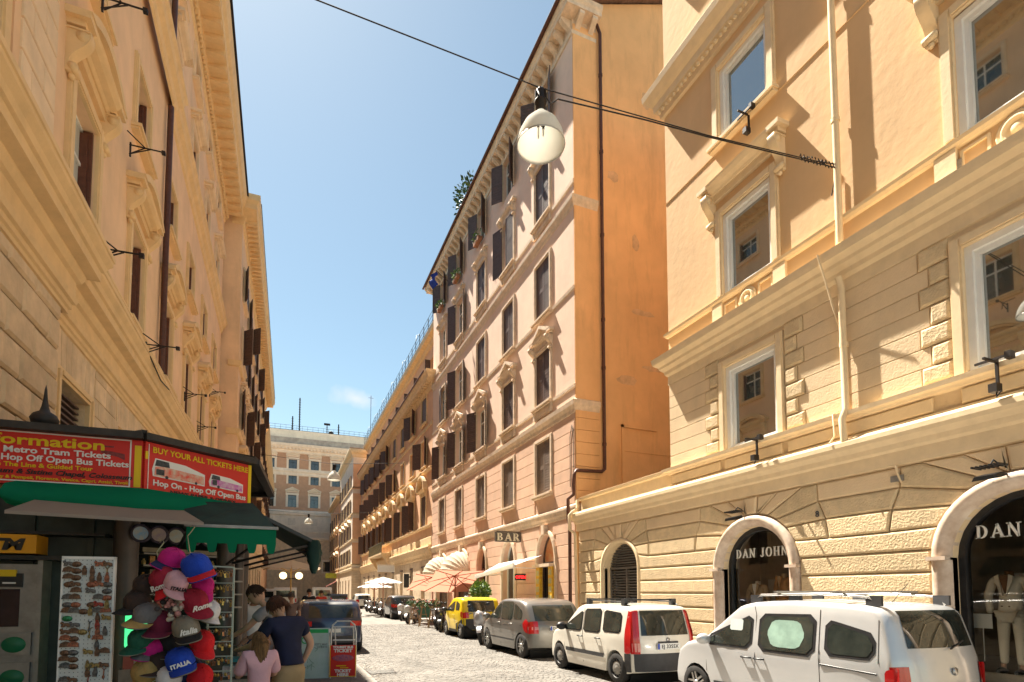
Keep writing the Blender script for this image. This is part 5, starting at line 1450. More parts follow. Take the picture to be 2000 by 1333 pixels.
# ---- grey hatchback
M_grey = paint('grey_metallic_paint', (.19, .18, .165), .5, .35)
U = [(-1.93, .30), (-1.92, .46), (-1.915, .64), (-1.89, .84), (-1.85, .96), (-1.56, 1.36), (-1.40, 1.48), (-1.05, 1.55), (-.4, 1.585), (.1, 1.57), (.35, 1.51), (1.02, 1.05), (1.2, .98), (1.6, .88), (1.78, .76), (1.87, .58), (1.92, .44)]
low = [(-1.935, .28), (-1.5, .2), (1.4, .19), (1.92, .26)]
c = Car('grey hatchback with rounded tail and large red lamps', (6.8, 14.72, 0), PI/2, 3.86, 1.76, U, low, (-1.32, 1.25), .325, .93, .16, M_grey, bow=.18, r=.11)
c.wheels_('alloy')
for w_, tr in (((.12, .98, .99, 1.47), (0, .42)), ((-.78, .04, .99, 1.49), (0, .01)), ((-1.42, -.84, 1.02, 1.45), (.22, 0))):
    c.side(rcols(w_[0], w_[1], w_[2], w_[3], tr, .05), M_carglass, .006, 'window')
c.over(-1.83, -1.52, (-.68, .68), M_carglass, .006, 'rear_window')
c.over(.40, .98, (-.64, .64), M_carglass, .006, 'windscreen', taper=-.06)
c.side([(-1.84, .68, .98), (-1.72, .68, 1.04), (-1.6, .74, 1.0), (-1.52, .84, .92)], M_red, .008, 'tail_lamp', nz=4)
for y0, y1 in ((.62, .88), (-.88, -.62)):
    c.over(c.xz(.66)+.0002, c.xz(.98), (y0, y1), M_red, .009, 'tail_lamp', ny=12)
    c.over(c.xz(.76), c.xz(.84), (y0*.99, y1*.99), M_redlite, .012, 'lamp_lens', ny=3)
c.line([(.08, .28), (.06, .9), (.07, 1.5)]); c.line([(-.82, .5), (-.82, 1.48)]); c.line([(1.0, .5), (1.02, 1.0)])
c.line([(-1.4, .86), (-.5, .84), (.9, .80)], .004)
c.side([(x, .42, .46) for x in (-.9, -.4, 0, .4, .9)], M_plast, .010, 'side_moulding', nz=2)
c.line([(-1.87, .57), (-1.4, .55)], .004)
c.handle(.16, .88, M_grey); c.handle(-.7, .88, M_grey); c.mirror(.92, 1.02, M_grey)
c.plate(.80, 'DE 719PB')
part('aerial', MB().tube([(-1.2, 0, 1.56), (-1.35, 0, 1.72)], .004, 5), M_black, c.t)

# ---- yellow two-seater
M_yellow = paint('yellow_car_paint', (.80, .58, .01))
U = [(-1.336, .33), (-1.33, .5), (-1.325, .68), (-1.30, .86), (-1.27, .98), (-1.06, 1.42), (-.92, 1.515), (-.5, 1.555), (0, 1.55), (.25, 1.49), (.82, 1.08), (.95, 1.0), (1.2, .88), (1.29, .70), (1.34, .46)]
low = [(-1.34, .31), (-1.0, .24), (.9, .22), (1.34, .28)]
c = Car('bright yellow two-door city car with dark lower panels', (7.08, 20.75, 0), PI/2, 2.68, 1.66, U, low, (-.94, .98), .30, .98, .15, M_yellow, bow=.17, r=.10)
c.wheels_('alloy')
for w_, tr in (((-.28, .70, 1.02, 1.44), (0, .34)), ((-.88, -.42, 1.06, 1.42), (.12, 0))):
    c.side(rcols(w_[0], w_[1], w_[2], w_[3], tr, .05), M_carglass, .006, 'window')
c.over(-1.26, -1.04, (-.6, .6), M_carglass, .006, 'rear_window')
c.over(.3, .80, (-.6, .6), M_carglass, .006, 'windscreen', taper=-.05)
c.side([(x, max(.24, c.zl(x)), .74-.3*max(0, (x+1.3)/1.2)) for x in (-1.26, -1.2, -1.15, -1.05, -.9, -.7, -.56, -.5)], M_plast, .012, 'rear_quarter', nz=3)
c.over(-1.3357, c.xz(.74), (-.8, .8), M_plast, .012, 'bumper')
c.side([(-1.24, .78, 1.0), (-1.16, .8, 1.02), (-1.08, .84, .98)], M_red, .014, 'tail_lamp', nz=4)
for y0, y1 in ((.60, .82), (-.82, -.60)): c.over(c.xz(.77), c.xz(.99), (y0, y1), M_red, .015, 'tail_lamp', ny=12)
c.line([(.62, .4), (.72, 1.02)]); c.line([(-.36, .5), (-.34, 1.42)]); c.handle(-.2, .88, M_yellow, .14); c.mirror(.66, 1.04, M_black)
c.side([(x, .22, .32) for x in (-.5, 0, .5)], M_plast, .01, 'sill', nz=2)
c.plate(.62)

# ---- small dark car, scooters round it
M_darkc = paint('graphite_paint', (.035, .036, .045), .3, .3)
U = [(-1.33, .5), (-1.325, .68), (-1.30, .86), (-1.27, .98), (-1.06, 1.40), (-.92, 1.50), (-.5, 1.54), (0, 1.53), (.25, 1.47), (.82, 1.06), (.95, 1.0), (1.2, .88), (1.29, .70), (1.34, .46)]
c = Car('dark graphite city car parked between the motorbikes and the flower stand', (7.35, 36.6, 0), PI/2, 3.4, 1.66, [(x*1.27, z) for x, z in U], [(x*1.27, z) for x, z in low[:4]] if False else [(-1.7, .3), (1.7, .28)], (-1.2, 1.2), .30, .98, .15, M_darkc, bow=.17, r=.10)
c.wheels_('alloy')
for w_, tr in (((-.1, .95, 1.02, 1.42), (0, .34)), ((-1.2, -.2, 1.04, 1.42), (.14, 0))): c.side(rcols(w_[0], w_[1], w_[2], w_[3], tr, .05), M_carglass, .006, 'window')
c.over(-1.6, -1.33, (-.6, .6), M_carglass, .006, 'rear_window'); c.over(.4, 1.0, (-.6, .6), M_carglass, .006, 'windscreen')
c.side([(-1.62, .78, 1.0), (-1.5, .8, 1.02), (-1.4, .84, .98)], M_red, .014, 'tail_lamp', nz=4)
for y0, y1 in ((.50, .82), (-.82, -.50)): c.over(c.xz(.77), c.xz(.97), (y0, y1), M_red, .015, 'tail_lamp', ny=12)
c.plate(.62)
# ---- far white car
c = Car('white compact car farthest along the kerb past the motorbikes', (8.0, 60.6, 0), PI/2, 3.9, 1.72, [(x*1.02, z) for x, z in [(-1.92, .46), (-1.915, .64), (-1.89, .84), (-1.86, .96), (-1.62, 1.38), (-1.48, 1.50), (-1.1, 1.565), (-.4, 1.595), (.1, 1.57), (.35, 1.51), (1.02, 1.05), (1.2, .98), (1.6, .88), (1.78, .76), (1.87, .58), (1.9, .44)]], [(-1.96, .3), (1.95, .28)], (-1.3, 1.25), .3, .93, .16, M_cream, bow=.18, r=.11)
c.wheels_('steel')
for w_, tr in (((.12, .98, .99, 1.47), (0, .42)), ((-.78, .04, .99, 1.49), (0, .01))): c.side(rcols(*w_, tr, .05), M_carglass, .006, 'window')
c.over(-1.87, -1.62, (-.62, .62), M_carglass, .006, 'rear_window')
for y0, y1 in ((.52, .86), (-.86, -.52)): c.over(c.xz(.66)+.0002, c.xz(.98), (y0, y1), M_red, .009, 'tail_lamp', ny=12)
far_c = c.t

# ---- dark blue car on the left, seen from behind
M_navy = paint('dark_blue_paint', (.035, .05, .10), .3, .25)
U = [(-1.986, .30), (-1.98, .46), (-1.975, .64), (-1.95, .84), (-1.92, .98), (-1.70, 1.34), (-1.56, 1.45), (-1.1, 1.50), (-.3, 1.53), (.2, 1.5), (.45, 1.43), (1.08, 1.02), (1.3, .95), (1.7, .84), (1.86, .72), (1.94, .56), (1.98, .44)]
c = Car('dark blue hatchback stopped by the pavement beyond the ticket boards, seen from behind', (1.36, 18.2, 0), PI/2-.02, 4.0, 1.86, U, [(-1.99, .27), (1.98, .26)], (-1.28, 1.28), .33, .93, .17, M_navy, bow=.16, r=.11, group='cars parked along the kerb')
c.wheels_('alloy')
for w_, tr in (((.12, 1.0, .98, 1.42), (0, .38)), ((-.78, .04, .98, 1.44), (0, .01)), ((-1.46, -.86, 1.0, 1.40), (.2, 0))): c.side(rcols(*w_, tr, .05), M_carglass, .006, 'window')
c.over(-1.90, -1.68, (-.68, .68), M_carglass, .006, 'rear_window')
c.over(.5, 1.05, (-.64, .64), M_carglass, .006, 'windscreen')
c.over(-1.66, -1.45, (-.7, .7), M_black, .005, 'roof_spoiler')
for y0, y1 in ((.58, .92), (-.92, -.58)): c.over(c.xz(.78)+.0002, c.xz(.92), (y0, y1), M_red, .009, 'tail_lamp', ny=12)
c.side([(-1.9, .80, .93), (-1.8, .8, .93), (-1.68, .84, .92)], M_red, .008, 'tail_lamp', nz=3)
c.over(-1.9857, c.xz(.5), (-.8, .8), M_plast, .01, 'bumper'); c.plate(.66); c.mirror(.95, 1.0, M_navy)
part('aerial', MB().tube([(-1.3, 0, 1.5), (-1.4, 0, 1.75)], .006, 5), M_black, c.t)

# ---- motor scooters and motorbikes
def scooter(label, loc, rz, body, lean=.12, shield=False, screen=True, cat='scooter', group='scooters and motorbikes parked between the cars', sc=1.0, moto=False):
    t = thing('motorbike' if moto else 'motor_scooter', label, cat, loc, rz, group); t.rotation_euler = (lean, 0, rz); t.scale = (sc, sc, sc)
    R = .30 if moto else .27
    wm = MB().lathe([(R*.72, -.05), (R*.92, -.06), (R, -.03), (R, .03), (R*.92, .06), (R*.72, .05)], 20).mesh('wheel', M_tyre)
    rm = MB().lathe([(R*.73, -.045), (R*.66, -.03), (R*.66, .03), (R*.73, .045)], 20)
    for k in range(6): rm.box(.02, R*.68, -.014, .014, -.02, .02, 0, Matrix.Rotation(k*PI/3, 4, 'Z'))
    rm.lathe([(.05, -.05), (.05, .05)], 10); rm.lathe([(.0001, .051), (R*.42, .051), (R*.42, .056), (.0001, .056)], 16)
    rm = rm.mesh('rim', M_hub)
    for x in (-.62, .64):
        o = obj('wheel', wm, t, (x, 0, R), (PI/2, 0, 0)); obj('rim', rm, o)
    # fork, mudguard, handlebar, lamp
    part('fork', MB().tube([(.64, .07, R), (.42, .07, .80)], .02, 6).tube([(.64, -.07, R), (.42, -.07, .80)], .02, 6), M_hub, t)
    g = MB()
    for k in range(9):
        a0 = .35+k*.24; a1 = a0+.24; rr = R+.04
        P = lambda a, y: (.64+rr*math.cos(a), y, R+rr*math.sin(a))
        g.add([P(a0, -.07), P(a1, -.07), P(a1, .07), P(a0, .07)], [(0, 1, 2, 3)], 0, True)
    part('mudguard', g, body, t)
    part('handlebar', MB().tube([(.26, .34, .98), (.36, .16, 1.0), (.40, 0, .98), (.36, -.16, 1.0), (.26, -.34, .98)], .014, 6).tube([(.22, .36, .98), (.28, .30, .98)], .022, 6).tube([(.22, -.36, .98), (.28, -.30, .98)], .022, 6), M_black, t)
    for sg in (1, -1):
        part('mirror', MB().tube([(.33, sg*.2, 1.0), (.36, sg*.28, 1.2)], .008, 5).sphere((.36, sg*.3, 1.22), 1, 10, 6, sc=(.02, .075, .05)), M_black, t)
    part('headlamp', MB().sphere((.50, 0, .90), .09, 12, 8), M_rim, t)
    f = MB()
    if moto:
        f.sphere((.12, 0, .80), 1, 14, 8, sc=(.30, .14, .15)); f.sphere((-.75, 0, .78), 1, 10, 6, sc=(.2, .1, .09))
        part('engine', MB().box(-.1, .28, -.14, .14, .3, .58).tube([(.2, .12, .35), (.0, .16, .25), (-.7, .18, .36)], .045, 8), M_hub, t)
        part('frame', MB().tube([(.42, 0, .9), (.1, 0, .6), (-.1, 0, .3), (-.62, 0, R)], .03, 6).tube([(.1, 0, .66), (-.7, 0, .74)], .03, 6), M_black, t)
    else:
        f.prism([(.56, .62), (.46, 1.0), (.36, 1.0), (.34, .62), (.26, .36), (-.1, .30), (-.16, .36), (.18, .42), (.28, .62), (.36, .56)][::-1], -.19, .19)
        f.sphere((-.52, 0, .60), 1, 14, 10, sc=(.44, .17, .19)); f.sphere((.47, 0, .78), 1, 12, 8, sc=(.13, .2, .26))
        part('engine', MB().box(-.66, -.2, -.13, .1, .2, .44).tube([(-.3, -.16, .26), (-.85, -.2, .34)], .055, 8), M_plast, t)
    part('bodywork', f, body, t)
    part('seat', MB().sphere((-.36, 0, .80), 1, 14, 8, sc=(.42, .15, .075)).sphere((-.62, 0, .85), 1, 12, 6, sc=(.2, .14, .06)), M_black, t)
    part('tail_lamp', MB().box(-.97, -.92, -.06, .06, .66, .72), M_red, t)
    part('stand', MB().bar((-.1, .1, .32), (-.02, .22, .02), .02), M_black, t)
    if screen: part('windscreen', MB().add([(.52, -.2, .95), (.52, .2, .95), (.36, .17, 1.36), (.36, -.17, 1.36)], [(0, 1, 2, 3)]), M_shopglass, t)
    if shield: part('top_box', MB().box(-1.05, -.7, -.2, .2, .86, 1.14), body, t)
    return t
M_sil = paint('silver_scooter_paint', (.42, .42, .44), .4, .3); M_blk = paint('black_scooter_paint', (.02, .02, .022)); M_wht = paint('white_scooter_paint', (.6, .6, .57))
scooter('black scooter parked just ahead of the yellow car', (6.75, 24.0, .0), -PI/2-.35, M_blk, .1)
scooter('silver scooter with windscreen squeezed between the yellow car and the grey hatchback', (6.6, 17.95, 0), -PI/2-.5, M_sil, .12, sc=1.08)
scooter('white and silver scooter leaning beside the flower stand', (6.8, 30.4, 0), -PI/2-.55, M_wht, .12)
scooter('dark motorbike behind the white scooter by the flower stand', (7.4, 31.9, 0), -PI/2-.4, M_blk, .1, moto=True, screen=False)
for i, (x, y, m_, mo, lb) in enumerate(((7.2, 39.6, M_blk, True, 'black motorbike, nearest of the row beyond the dark city car'), (7.2, 41.6, M_sil, False, 'silver scooter second in the row beyond the dark city car'), (7.25, 43.7, M_blk, True, 'black motorbike in the middle of the row beyond the dark city car'), (7.3, 45.8, M_blk, False, 'dark scooter at the far end of the row beyond the dark city car'), (7.5, 52.8, M_blk, False, 'dark scooter standing alone in front of the far white car'))):
    scooter(lb, (x, y, 0), -PI/2-.6+.1*i, m_, .13, moto=mo, screen=not mo, shield=i == 4)
scooter('grey scooter partly hidden behind the flower stand', (7.6, 27.6, 0), -PI/2-.5, M_sil, .1, screen=False)
# ================================================================ newspaper and ticket kiosk on the left
M_kd = mat('dark_green_kiosk_paint', (.035, .048, .042), .45, var=.25, vscale=5)
M_kcol = mat('brown_kiosk_column', (.11, .088, .08), .4, metal=.3, var=.15)
M_sred = mat('red_sign_print', (.66, .030, .022), .45, var=.05, vscale=4)
M_syel = mat('sign_yellow', (.78, .52, .01), .5, var=0)
M_swht = mat('sign_white', (.78, .76, .72), .5, var=0)
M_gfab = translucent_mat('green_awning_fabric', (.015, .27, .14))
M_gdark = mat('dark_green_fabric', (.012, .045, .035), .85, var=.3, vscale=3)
M_tfab = translucent_mat('taupe_awning_fabric', (.46, .39, .33))
M_kroof = mat('kiosk_roof', (.05, .045, .042), .6, metal=.2, var=.25, vscale=6)
M_steel = mat('atm_steel', (.34, .32, .30), .45, metal=.5, var=.15, vscale=8)
k = thing('kiosk', 'dark green newsstand kiosk with red ticket signboards, a cash machine and awnings', 'kiosk', (-1.3, 7.6, .13))
KP = [(-3.0, 8.9), (-3.0, 6.85), (-1.42, 6.8), (-.62, 7.45), (-.58, 9.4), (-1.3, 9.6), (-2.6, 9.6)]
def K(name, mb, m, parent=None): return part(name, mb, m, parent or k, (1.3, -7.6, -.13) if parent is None else (0, 0, 0))
# floor, back walls, counter; the front stays open above the counter
mb = MB()
for (a, b) in ((KP[6], KP[0]), (KP[0], KP[1]), (KP[4], KP[5]), (KP[5], KP[6])):
    mb.bar((a[0], a[1], 1.5), (b[0], b[1], 1.5), .06, 2.7)
K('back_wall', mb, M_kd)
K('front_panel', MB().box(-3.0, -1.62, 6.78, 6.86, .13, 2.75), M_kd)
for x in (-2.35, -1.86): K('panel_rib', MB().box(x, x+.05, 6.74, 6.78, .13, 2.7), M_kd)
for x, y, r in ((-1.52, 6.72, .115), (-.64, 7.36, .1), (-.56, 8.2, .07), (-.58, 9.35, .09)):
    K('column', MB().lathe([(r*1.2, .13), (r*1.2, .3), (r, .34), (r, 2.6), (r*1.25, 2.66), (r*1.25, 2.75)], 16, Matrix.Translation((x, y, 0))), M_kcol)
K('counter', MB().bar((-1.4, 6.9, .62), (-.64, 7.5, .62), .5, .98), M_kd)
K('ceiling', MB().prism([(x, y) for x, y in KP], 2.7, 2.76, T=Matrix(((1, 0, 0, 0), (0, 0, 1, 0), (0, 1, 0, 0), (0, 0, 0, 1)))), M_kd)
# roof: octagonal, shallow, ribbed, with a turned finial
cx, cy = -1.9, 8.2
RP = [(-3.3, 9.2), (-3.3, 6.5), (-1.34, 6.44), (-.34, 7.22), (-.20, 9.6), (-1.2, 10.0), (-2.8, 10.0)]
mb = MB()
for i in range(len(RP)):
    a, b = RP[i], RP[(i+1) % len(RP)]
    mb.add([(a[0], a[1], 3.36), (b[0], b[1], 3.36), (cx, cy, 3.75)], [(0, 1, 2)])
    mb.bar((a[0], a[1], 3.38), (cx, cy, 3.77), .05)
    mb.bar((a[0], a[1], 3.34), (b[0], b[1], 3.34), .10, .07)
K('roof', mb, M_kroof)
mb = MB().lathe([(.0001, 3.5), (.07, 3.51), (.05, 3.66), (.12, 3.69), (.135, 3.74), (.11, 3.79), (.05, 3.83), (.035, 3.88), (.022, 3.96), (.012, 4.08), (.0001, 4.14)], 16, Matrix.Translation((-2.52, 7.5, -.05)))
K('finial', mb, M_kroof)
def signboard(a, b, z0, z1, label=None):
    a = Vector(a); b = Vector(b); d = (b-a); L = d.length; ang = math.atan2(d.y, d.x)
    o = part('signboard', MB().box(0, L, 0, .06, 0, z1-z0), M_sred, k, (a.x+1.3, a.y-7.6, z0-.13), (0, 0, ang))
    fr = MB()
    return o, L
def words(o, txt, x, z, size, m, bold=.004, al='LEFT', shear=0, sx=1, y=-.004, space=1.0):
    me = text_mesh(txt, size, m, .003, bold, al, space, shear)
    q = obj('lettering', me, o, (x, y, z), (PI/2, 0, 0)); q.scale = (sx, 1, 1); return q
H = .55
o, L = signboard((-3.2, 6.56), (-1.36, 6.5), 2.79, 3.34)
b = MB().box(.02, L-.1, -.006, 0, .5, .512).box(.02, L-.1, -.006, 0, .025, .037).box(L-.112, L-.1, -.006, 0, .037, .5)
part('white_border', b, M_swht, o)
part('yellow_edge', MB().box(L-.07, L-.01, -.004, 0, .03, .46).box(L-.45, L-.07, -.004, 0, .0, .02), M_syel, o)
Z_ = .55/.56
def fit(o, txt, x0, x1, z, size, m, bold=.02, shear=0):
    me = text_mesh(txt, size, m, .003, bold*size, 'LEFT', 1.0, shear)
    w_ = max(v.co.x for v in me.vertices)
    q = obj('lettering', me, o, (x0, -.004, z), (PI/2, 0, 0)); q.scale = ((x1-x0)/w_, 1, 1)
fit(o, 'Information', L-1.40, L-.33, .385, .14, M_syel, .022)
fit(o, '& Metro Tram Tickets', L-1.24, L-.275, .305, .084, M_swht, .022)
fit(o, 'On - Hop Off Open Bus Tickets', L-1.37, L-.117, .228, .084, M_swht, .022)
fit(o, 'Skip The Line & Guided Tour', L-1.27, L-.42, .168, .058, M_syel, .02)
fit(o, 'Vatican Museum & Sistine Chapel, Colosseum', L-1.60, L-.085, .102, .066, M_black, .022, .25)
fit(o, 'Naples, Amalfi Valley & Pompeii, Florence, Venice, Capri, Assisi, Tivoli', L-1.56, L-.12, .052, .042, M_syel, .015)
part('bus_print', MB().prism([(L-.36, .39), (L-.2, .37), (L-.155, .36), (L-.155, .30), (L-.22, .33), (L-.36, .36)], -.006, 0).box(L-.35, L-.25, -.006, 0, .42, .435), mat('dark_print', (.30, .05, .05), .5, var=.3, vscale=20), o)
o, L = signboard((-1.335, 6.485), (-.385, 7.265), 2.76, 3.30)
part('white_border', MB().box(.03, .036, -.006, 0, .03, .52).box(.03, L-.06, -.006, 0, .03, .036), M_swht, o)
part('yellow_edge', MB().box(L-.04, L, -.006, 0, .0, .54).box(0, .028, -.006, 0, .36, .44), M_syel, o)
fit(o, 'BUY YOUR ALL TICKETS HERE', .07, L-.05, .44, .085, M_syel, .02)
fit(o, 'Hop On - Hop Off Open Bus', .08, L-.07, .10, .085, M_swht, .022)
fit(o, 'NEWS PAPER & DRINKS', .26, L-.2, .035, .055, M_black, .03)
bus_r = mat('bus_print_red', (.62, .05, .03), .5, var=.5, vscale=22, col2=(.7, .6, .45)); bus_p = mat('bus_print_purple', (.42, .03, .30), .5, var=.5, vscale=22, col2=(.7, .55, .6))
for x0, w_, h_, m_ in ((.08, .56, .20, bus_r), (.70, .42, .155, bus_p)):
    z0 = .185
    part('bus_print', MB().prism([(x0, z0+.01), (x0+w_, z0-.005), (x0+w_, z0+h_*.62), (x0+w_*.6, z0+h_*.92), (x0+.02, z0+h_), (x0-.01, z0+h_*.4)], -.006, 0), M_swht, o)
    part('bus_print', MB().prism([(x0+.012, z0+.02), (x0+w_-.012, z0+.008), (x0+w_-.012, z0+h_*.5), (x0+w_*.2, z0+h_*.62), (x0+.02, z0+h_*.55)], -.009, -.006), m_, o)
    part('bus_print', MB().prism([(x0+.016, z0+h_*.60), (x0+w_*.3, z0+h_*.62), (x0+w_*.28, z0+h_*.9), (x0+.03, z0+h_*.94)], -.009, -.006).box(x0+.03, x0+w_*.2, -.012, -.009, z0+.03, z0+.09).sphere((x0+w_*.25, -.009, z0+.018), .018, 8, 4, sc=(1, .2, 1)).sphere((x0+w_*.82, -.009, z0+.012), .016, 8, 4, sc=(1, .2, 1)), mat('dark_glass_print', (.05, .07, .09), .3, var=.4, vscale=30), o)
# awnings
mb = MB().add([(-2.16, 6.45, 2.66), (-1.02, 6.62, 2.64), (-.63, 5.2, 2.34), (-1.88, 4.98, 2.345), (-2.16, 6.45, 2.64), (-1.02, 6.62, 2.62), (-.63, 5.2, 2.315), (-1.88, 4.98, 2.32)], [(0, 3, 2, 1), (4, 5, 6, 7), (3, 7, 6, 2), (0, 4, 7, 3), (1, 2, 6, 5)])
K('awning', mb, M_tfab)
# rolled green canvas slumping under the signboards
vs = []; n = 24
for i in range(n+1):
    t = i/n; x = -2.35+1.95*t; yb = 6.42 if x < -1.3 else 6.42+(x+1.3)*.85
    sag = .10*math.sin(PI*t)**.6+.02*math.sin(t*17)
    vs += [(x, yb, 2.80), (x, yb-.22, 2.74-sag*.4), (x, yb-.36, 2.62-sag), (x, yb-.16, 2.56-sag*.6)]
mb = MB().add(vs, [(i*4+j, i*4+j+1, (i+1)*4+j+1, (i+1)*4+j) for i in range(n) for j in range(3)], 0, True)
K('canvas_roll', mb, M_gfab)
# street-side awning, dark, sloping out over the pavement
a0, a1, b1, b0 = (-.50, 6.9, 2.76), (-.34, 9.7, 2.80), (.38, 9.6, 2.35), (.36, 7.15, 2.37)
mb = MB().add([a0, b0, b1, a1]+[(x, y, z-.012) for x, y, z in (a0, b0, b1, a1)], [(0, 1, 2, 3), (7, 6, 5, 4), (0, 4, 5, 1), (1, 5, 6, 2)])
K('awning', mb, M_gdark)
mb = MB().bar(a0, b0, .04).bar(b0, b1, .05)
for y in (7.2, 8.3, 9.5):
    mb.bar((.36, y, 2.35), (-.2, y-.35, 2.18), .025); mb.bar((-.2, y-.35, 2.18), (-.56, y+.1, 2.1), .025)
K('awning_arm', mb, M_black)
# hanging fold of cloth at the awning's corner
vs = []
for i in range(9):
    t = i/8; wv = .05+.06*math.sin(t*PI)+.015*(i % 2); z = 2.40-.42*t
    for j in range(6): a = 2*PI*j/6; vs.append((.36+wv*math.cos(a)*(1-.5*t), 7.15+wv*.6*math.sin(a), z))
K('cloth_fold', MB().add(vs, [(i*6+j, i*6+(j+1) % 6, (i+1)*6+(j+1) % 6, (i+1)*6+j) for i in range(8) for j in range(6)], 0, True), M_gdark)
# scalloped green valance facing the camera
vz = 2.405; x0, x1 = -.88, -.07
mb = MB().bar((x0-.02, 6.06, vz), (x1+.02, 6.05, vz), .045, .03); K('valance_bar', mb, M_steel)
mb = MB()
mb.box(x0, x1, 6.05, 6.058, vz-.17, vz)
nsc = 5; wsc = (x1-x0)/(nsc*2-1)
for i in range(nsc):
    xa = x0+i*2*wsc; pts = [(xa, vz-.17), (xa+wsc, vz-.17)]+[(xa+wsc-.01, vz-.235), (xa+wsc*.75, vz-.262), (xa+wsc*.25, vz-.262), (xa+.01, vz-.235)]
    mb.prism(pts, 6.05, 6.058)
K('valance', mb, M_gfab)
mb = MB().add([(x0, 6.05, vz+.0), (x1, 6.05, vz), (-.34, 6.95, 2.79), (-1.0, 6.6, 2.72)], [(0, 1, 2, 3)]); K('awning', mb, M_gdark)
mb = MB().bar((-.86, 6.08, 2.38), (-1.15, 6.85, 2.05), .022).bar((-.1, 6.08, 2.38), (-.62, 7.2, 2.08), .022); K('awning_arm', mb, M_black)
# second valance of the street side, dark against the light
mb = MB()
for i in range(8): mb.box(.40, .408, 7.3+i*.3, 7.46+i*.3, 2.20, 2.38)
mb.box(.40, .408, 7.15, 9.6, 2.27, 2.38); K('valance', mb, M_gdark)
# lamp slot under the awning
K('lamp', MB().box(-1.6, -1.38, 6.1, 6.16, 2.52, 2.545), M_swht)
# cash machine in the front panel
atm = K('cash_machine', MB().box(-2.60, -1.93, 6.60, 6.78, .5, 2.02).box(-2.64, -2.60, 6.56, 6.78, .5, 2.06).box(-1.93, -1.89, 6.56, 6.78, .5, 2.06), M_steel)
def A(name, a, c, z0, z1, m, y=6.60, d=.012): return part(name, MB().box(a, c, y-d, y, z0, z1), m, atm)
A('screen', -2.58, -2.07, 1.42, 1.78, mat('dark_screen', (.035, .018, .024), .15, var=.3), d=.004)
A('shade_panel', -2.58, -2.05, 1.80, 1.93, M_black, d=.02)
A('slot_panel', -2.58, -1.96, 1.15, 1.36, M_steel, d=.03)
A('slot_panel', -2.58, -1.96, .80, 1.08, M_steel, d=.03)
A('card_slot', -2.5, -2.25, .90, 1.0, M_black, d=.04)
A('notice', -2.36, -2.22, 1.2, 1.30, M_swht, d=.034)
A('sticker', -2.30, -2.10, 1.90, 1.965, M_syel, d=.024)
A('green_base', -2.58, -1.96, .5, .74, mat('bank_green', (.01, .16, .07), .4, var=.1), d=.01)
for z in (1.25, .94): part('green_button', MB().lathe([(.0001, .012), (.085, .012), (.095, 0)], 20, Matrix.Translation((-2.09, 6.57, z)) @ Matrix.Rotation(PI/2, 4, 'X') @ Matrix.Diagonal((1, .8, 1, 1))), MATS['bank_green'], atm)
A('status_light', -2.2, -2.1, 1.83, 1.845, M_swht, d=.024)
o = K('atm_sign', MB().box(-2.75, -1.93, 6.50, 6.78, 2.12, 2.30), mat('amber_sign', (.80, .36, .01), .4, var=.03))
words(o, 'ATM', -2.44, 2.155, .145, M_black, .008, sx=1.35, shear=.2, y=6.496)
K('sign_frame', MB().box(-3.0, -1.66, 6.52, 6.78, 2.31, 2.34).box(-3.0, -1.66, 6.52, 6.78, 2.06, 2.10), M_black)
atm.location.x -= .27; o.location.x -= .27
# shelves inside the opening
for z in (1.55, 1.72, 1.89, 2.06, 2.2):
    K('shelf', MB().bar((-1.55, 7.45, z), (-.55, 8.1, z), .22, .02), M_steel)
K('shelf_light', MB().bar((-1.5, 7.3, 2.24), (-.6, 7.9, 2.24), .04, .05), mat('warm_shelf_board', (.45, .36, .24), .5, var=.2))
random.seed(21)
good = [mat('goods_%s' % n, c_, .4, var=.4, vscale=30) for n, c_ in (('gold', (.68, .48, .18)), ('red', (.62, .10, .07)), ('ivory', (.75, .70, .58)), ('teal', (.06, .20, .20)), ('brown', (.32, .2, .12)), ('orange', (.8, .36, .08)))]
for z in (1.56, 1.73, 1.90, 2.07):
    for i in range(13):
        t = i/12.5; x = -1.5+.92*t; y = 7.40+.6*t
        h_ = random.uniform(.07, .13)
        mbx = MB().box(-.026, .026, -.02, .02, 0, h_) if i % 3 else MB().lathe([(.024, 0), (.026, h_*.6), (.012, h_*.8), (.012, h_)], 8)
        o = part('souvenir', mbx, good[random.randrange(6)], None, (x, y, z), (0, 0, .6))
        tag(o, 'small packaged souvenir on the kiosk shelf, %s shelf up, %s from the left' % (ORD[int((z-1.5)/.16)], ORD[i]), 'souvenir', 'souvenirs packed on the kiosk shelves')
# picture plates in a row under the ceiling
M_rim2 = mat('plate_rim', (.05, .035, .06), .4, var=.3, vscale=20)
for i, lb in enumerate(('leftmost picture plate with a blue sky scene under the kiosk roof', 'second picture plate from the left under the kiosk roof', 'third picture plate of five, pale, under the kiosk roof', 'fourth picture plate from the left under the kiosk roof', 'rightmost picture plate of the row under the kiosk roof')):
    T = Matrix.Rotation(PI/2, 4, 'X')
    pt_ = thing('picture_plate', lb, 'plate', (-1.38+.145*i, 6.62+.10*i, 2.36), .5, 'picture plates hanging under the kiosk roof')
    part('rim', MB().lathe([(.095, .012), (.10, .02), (.075, .014), (.07, .01)], 24, T), M_rim2, pt_)
    part('picture', MB().lathe([(.07, .012), (.0001, .012)], 24, T), mat('plate_picture%d' % i, [(.10, .30, .55), (.25, .2, .3), (.35, .45, .5), (.3, .28, .35), (.22, .18, .25)][i], .2, var=.6, vscale=18, col2=(.6, .5, .35)), pt_)
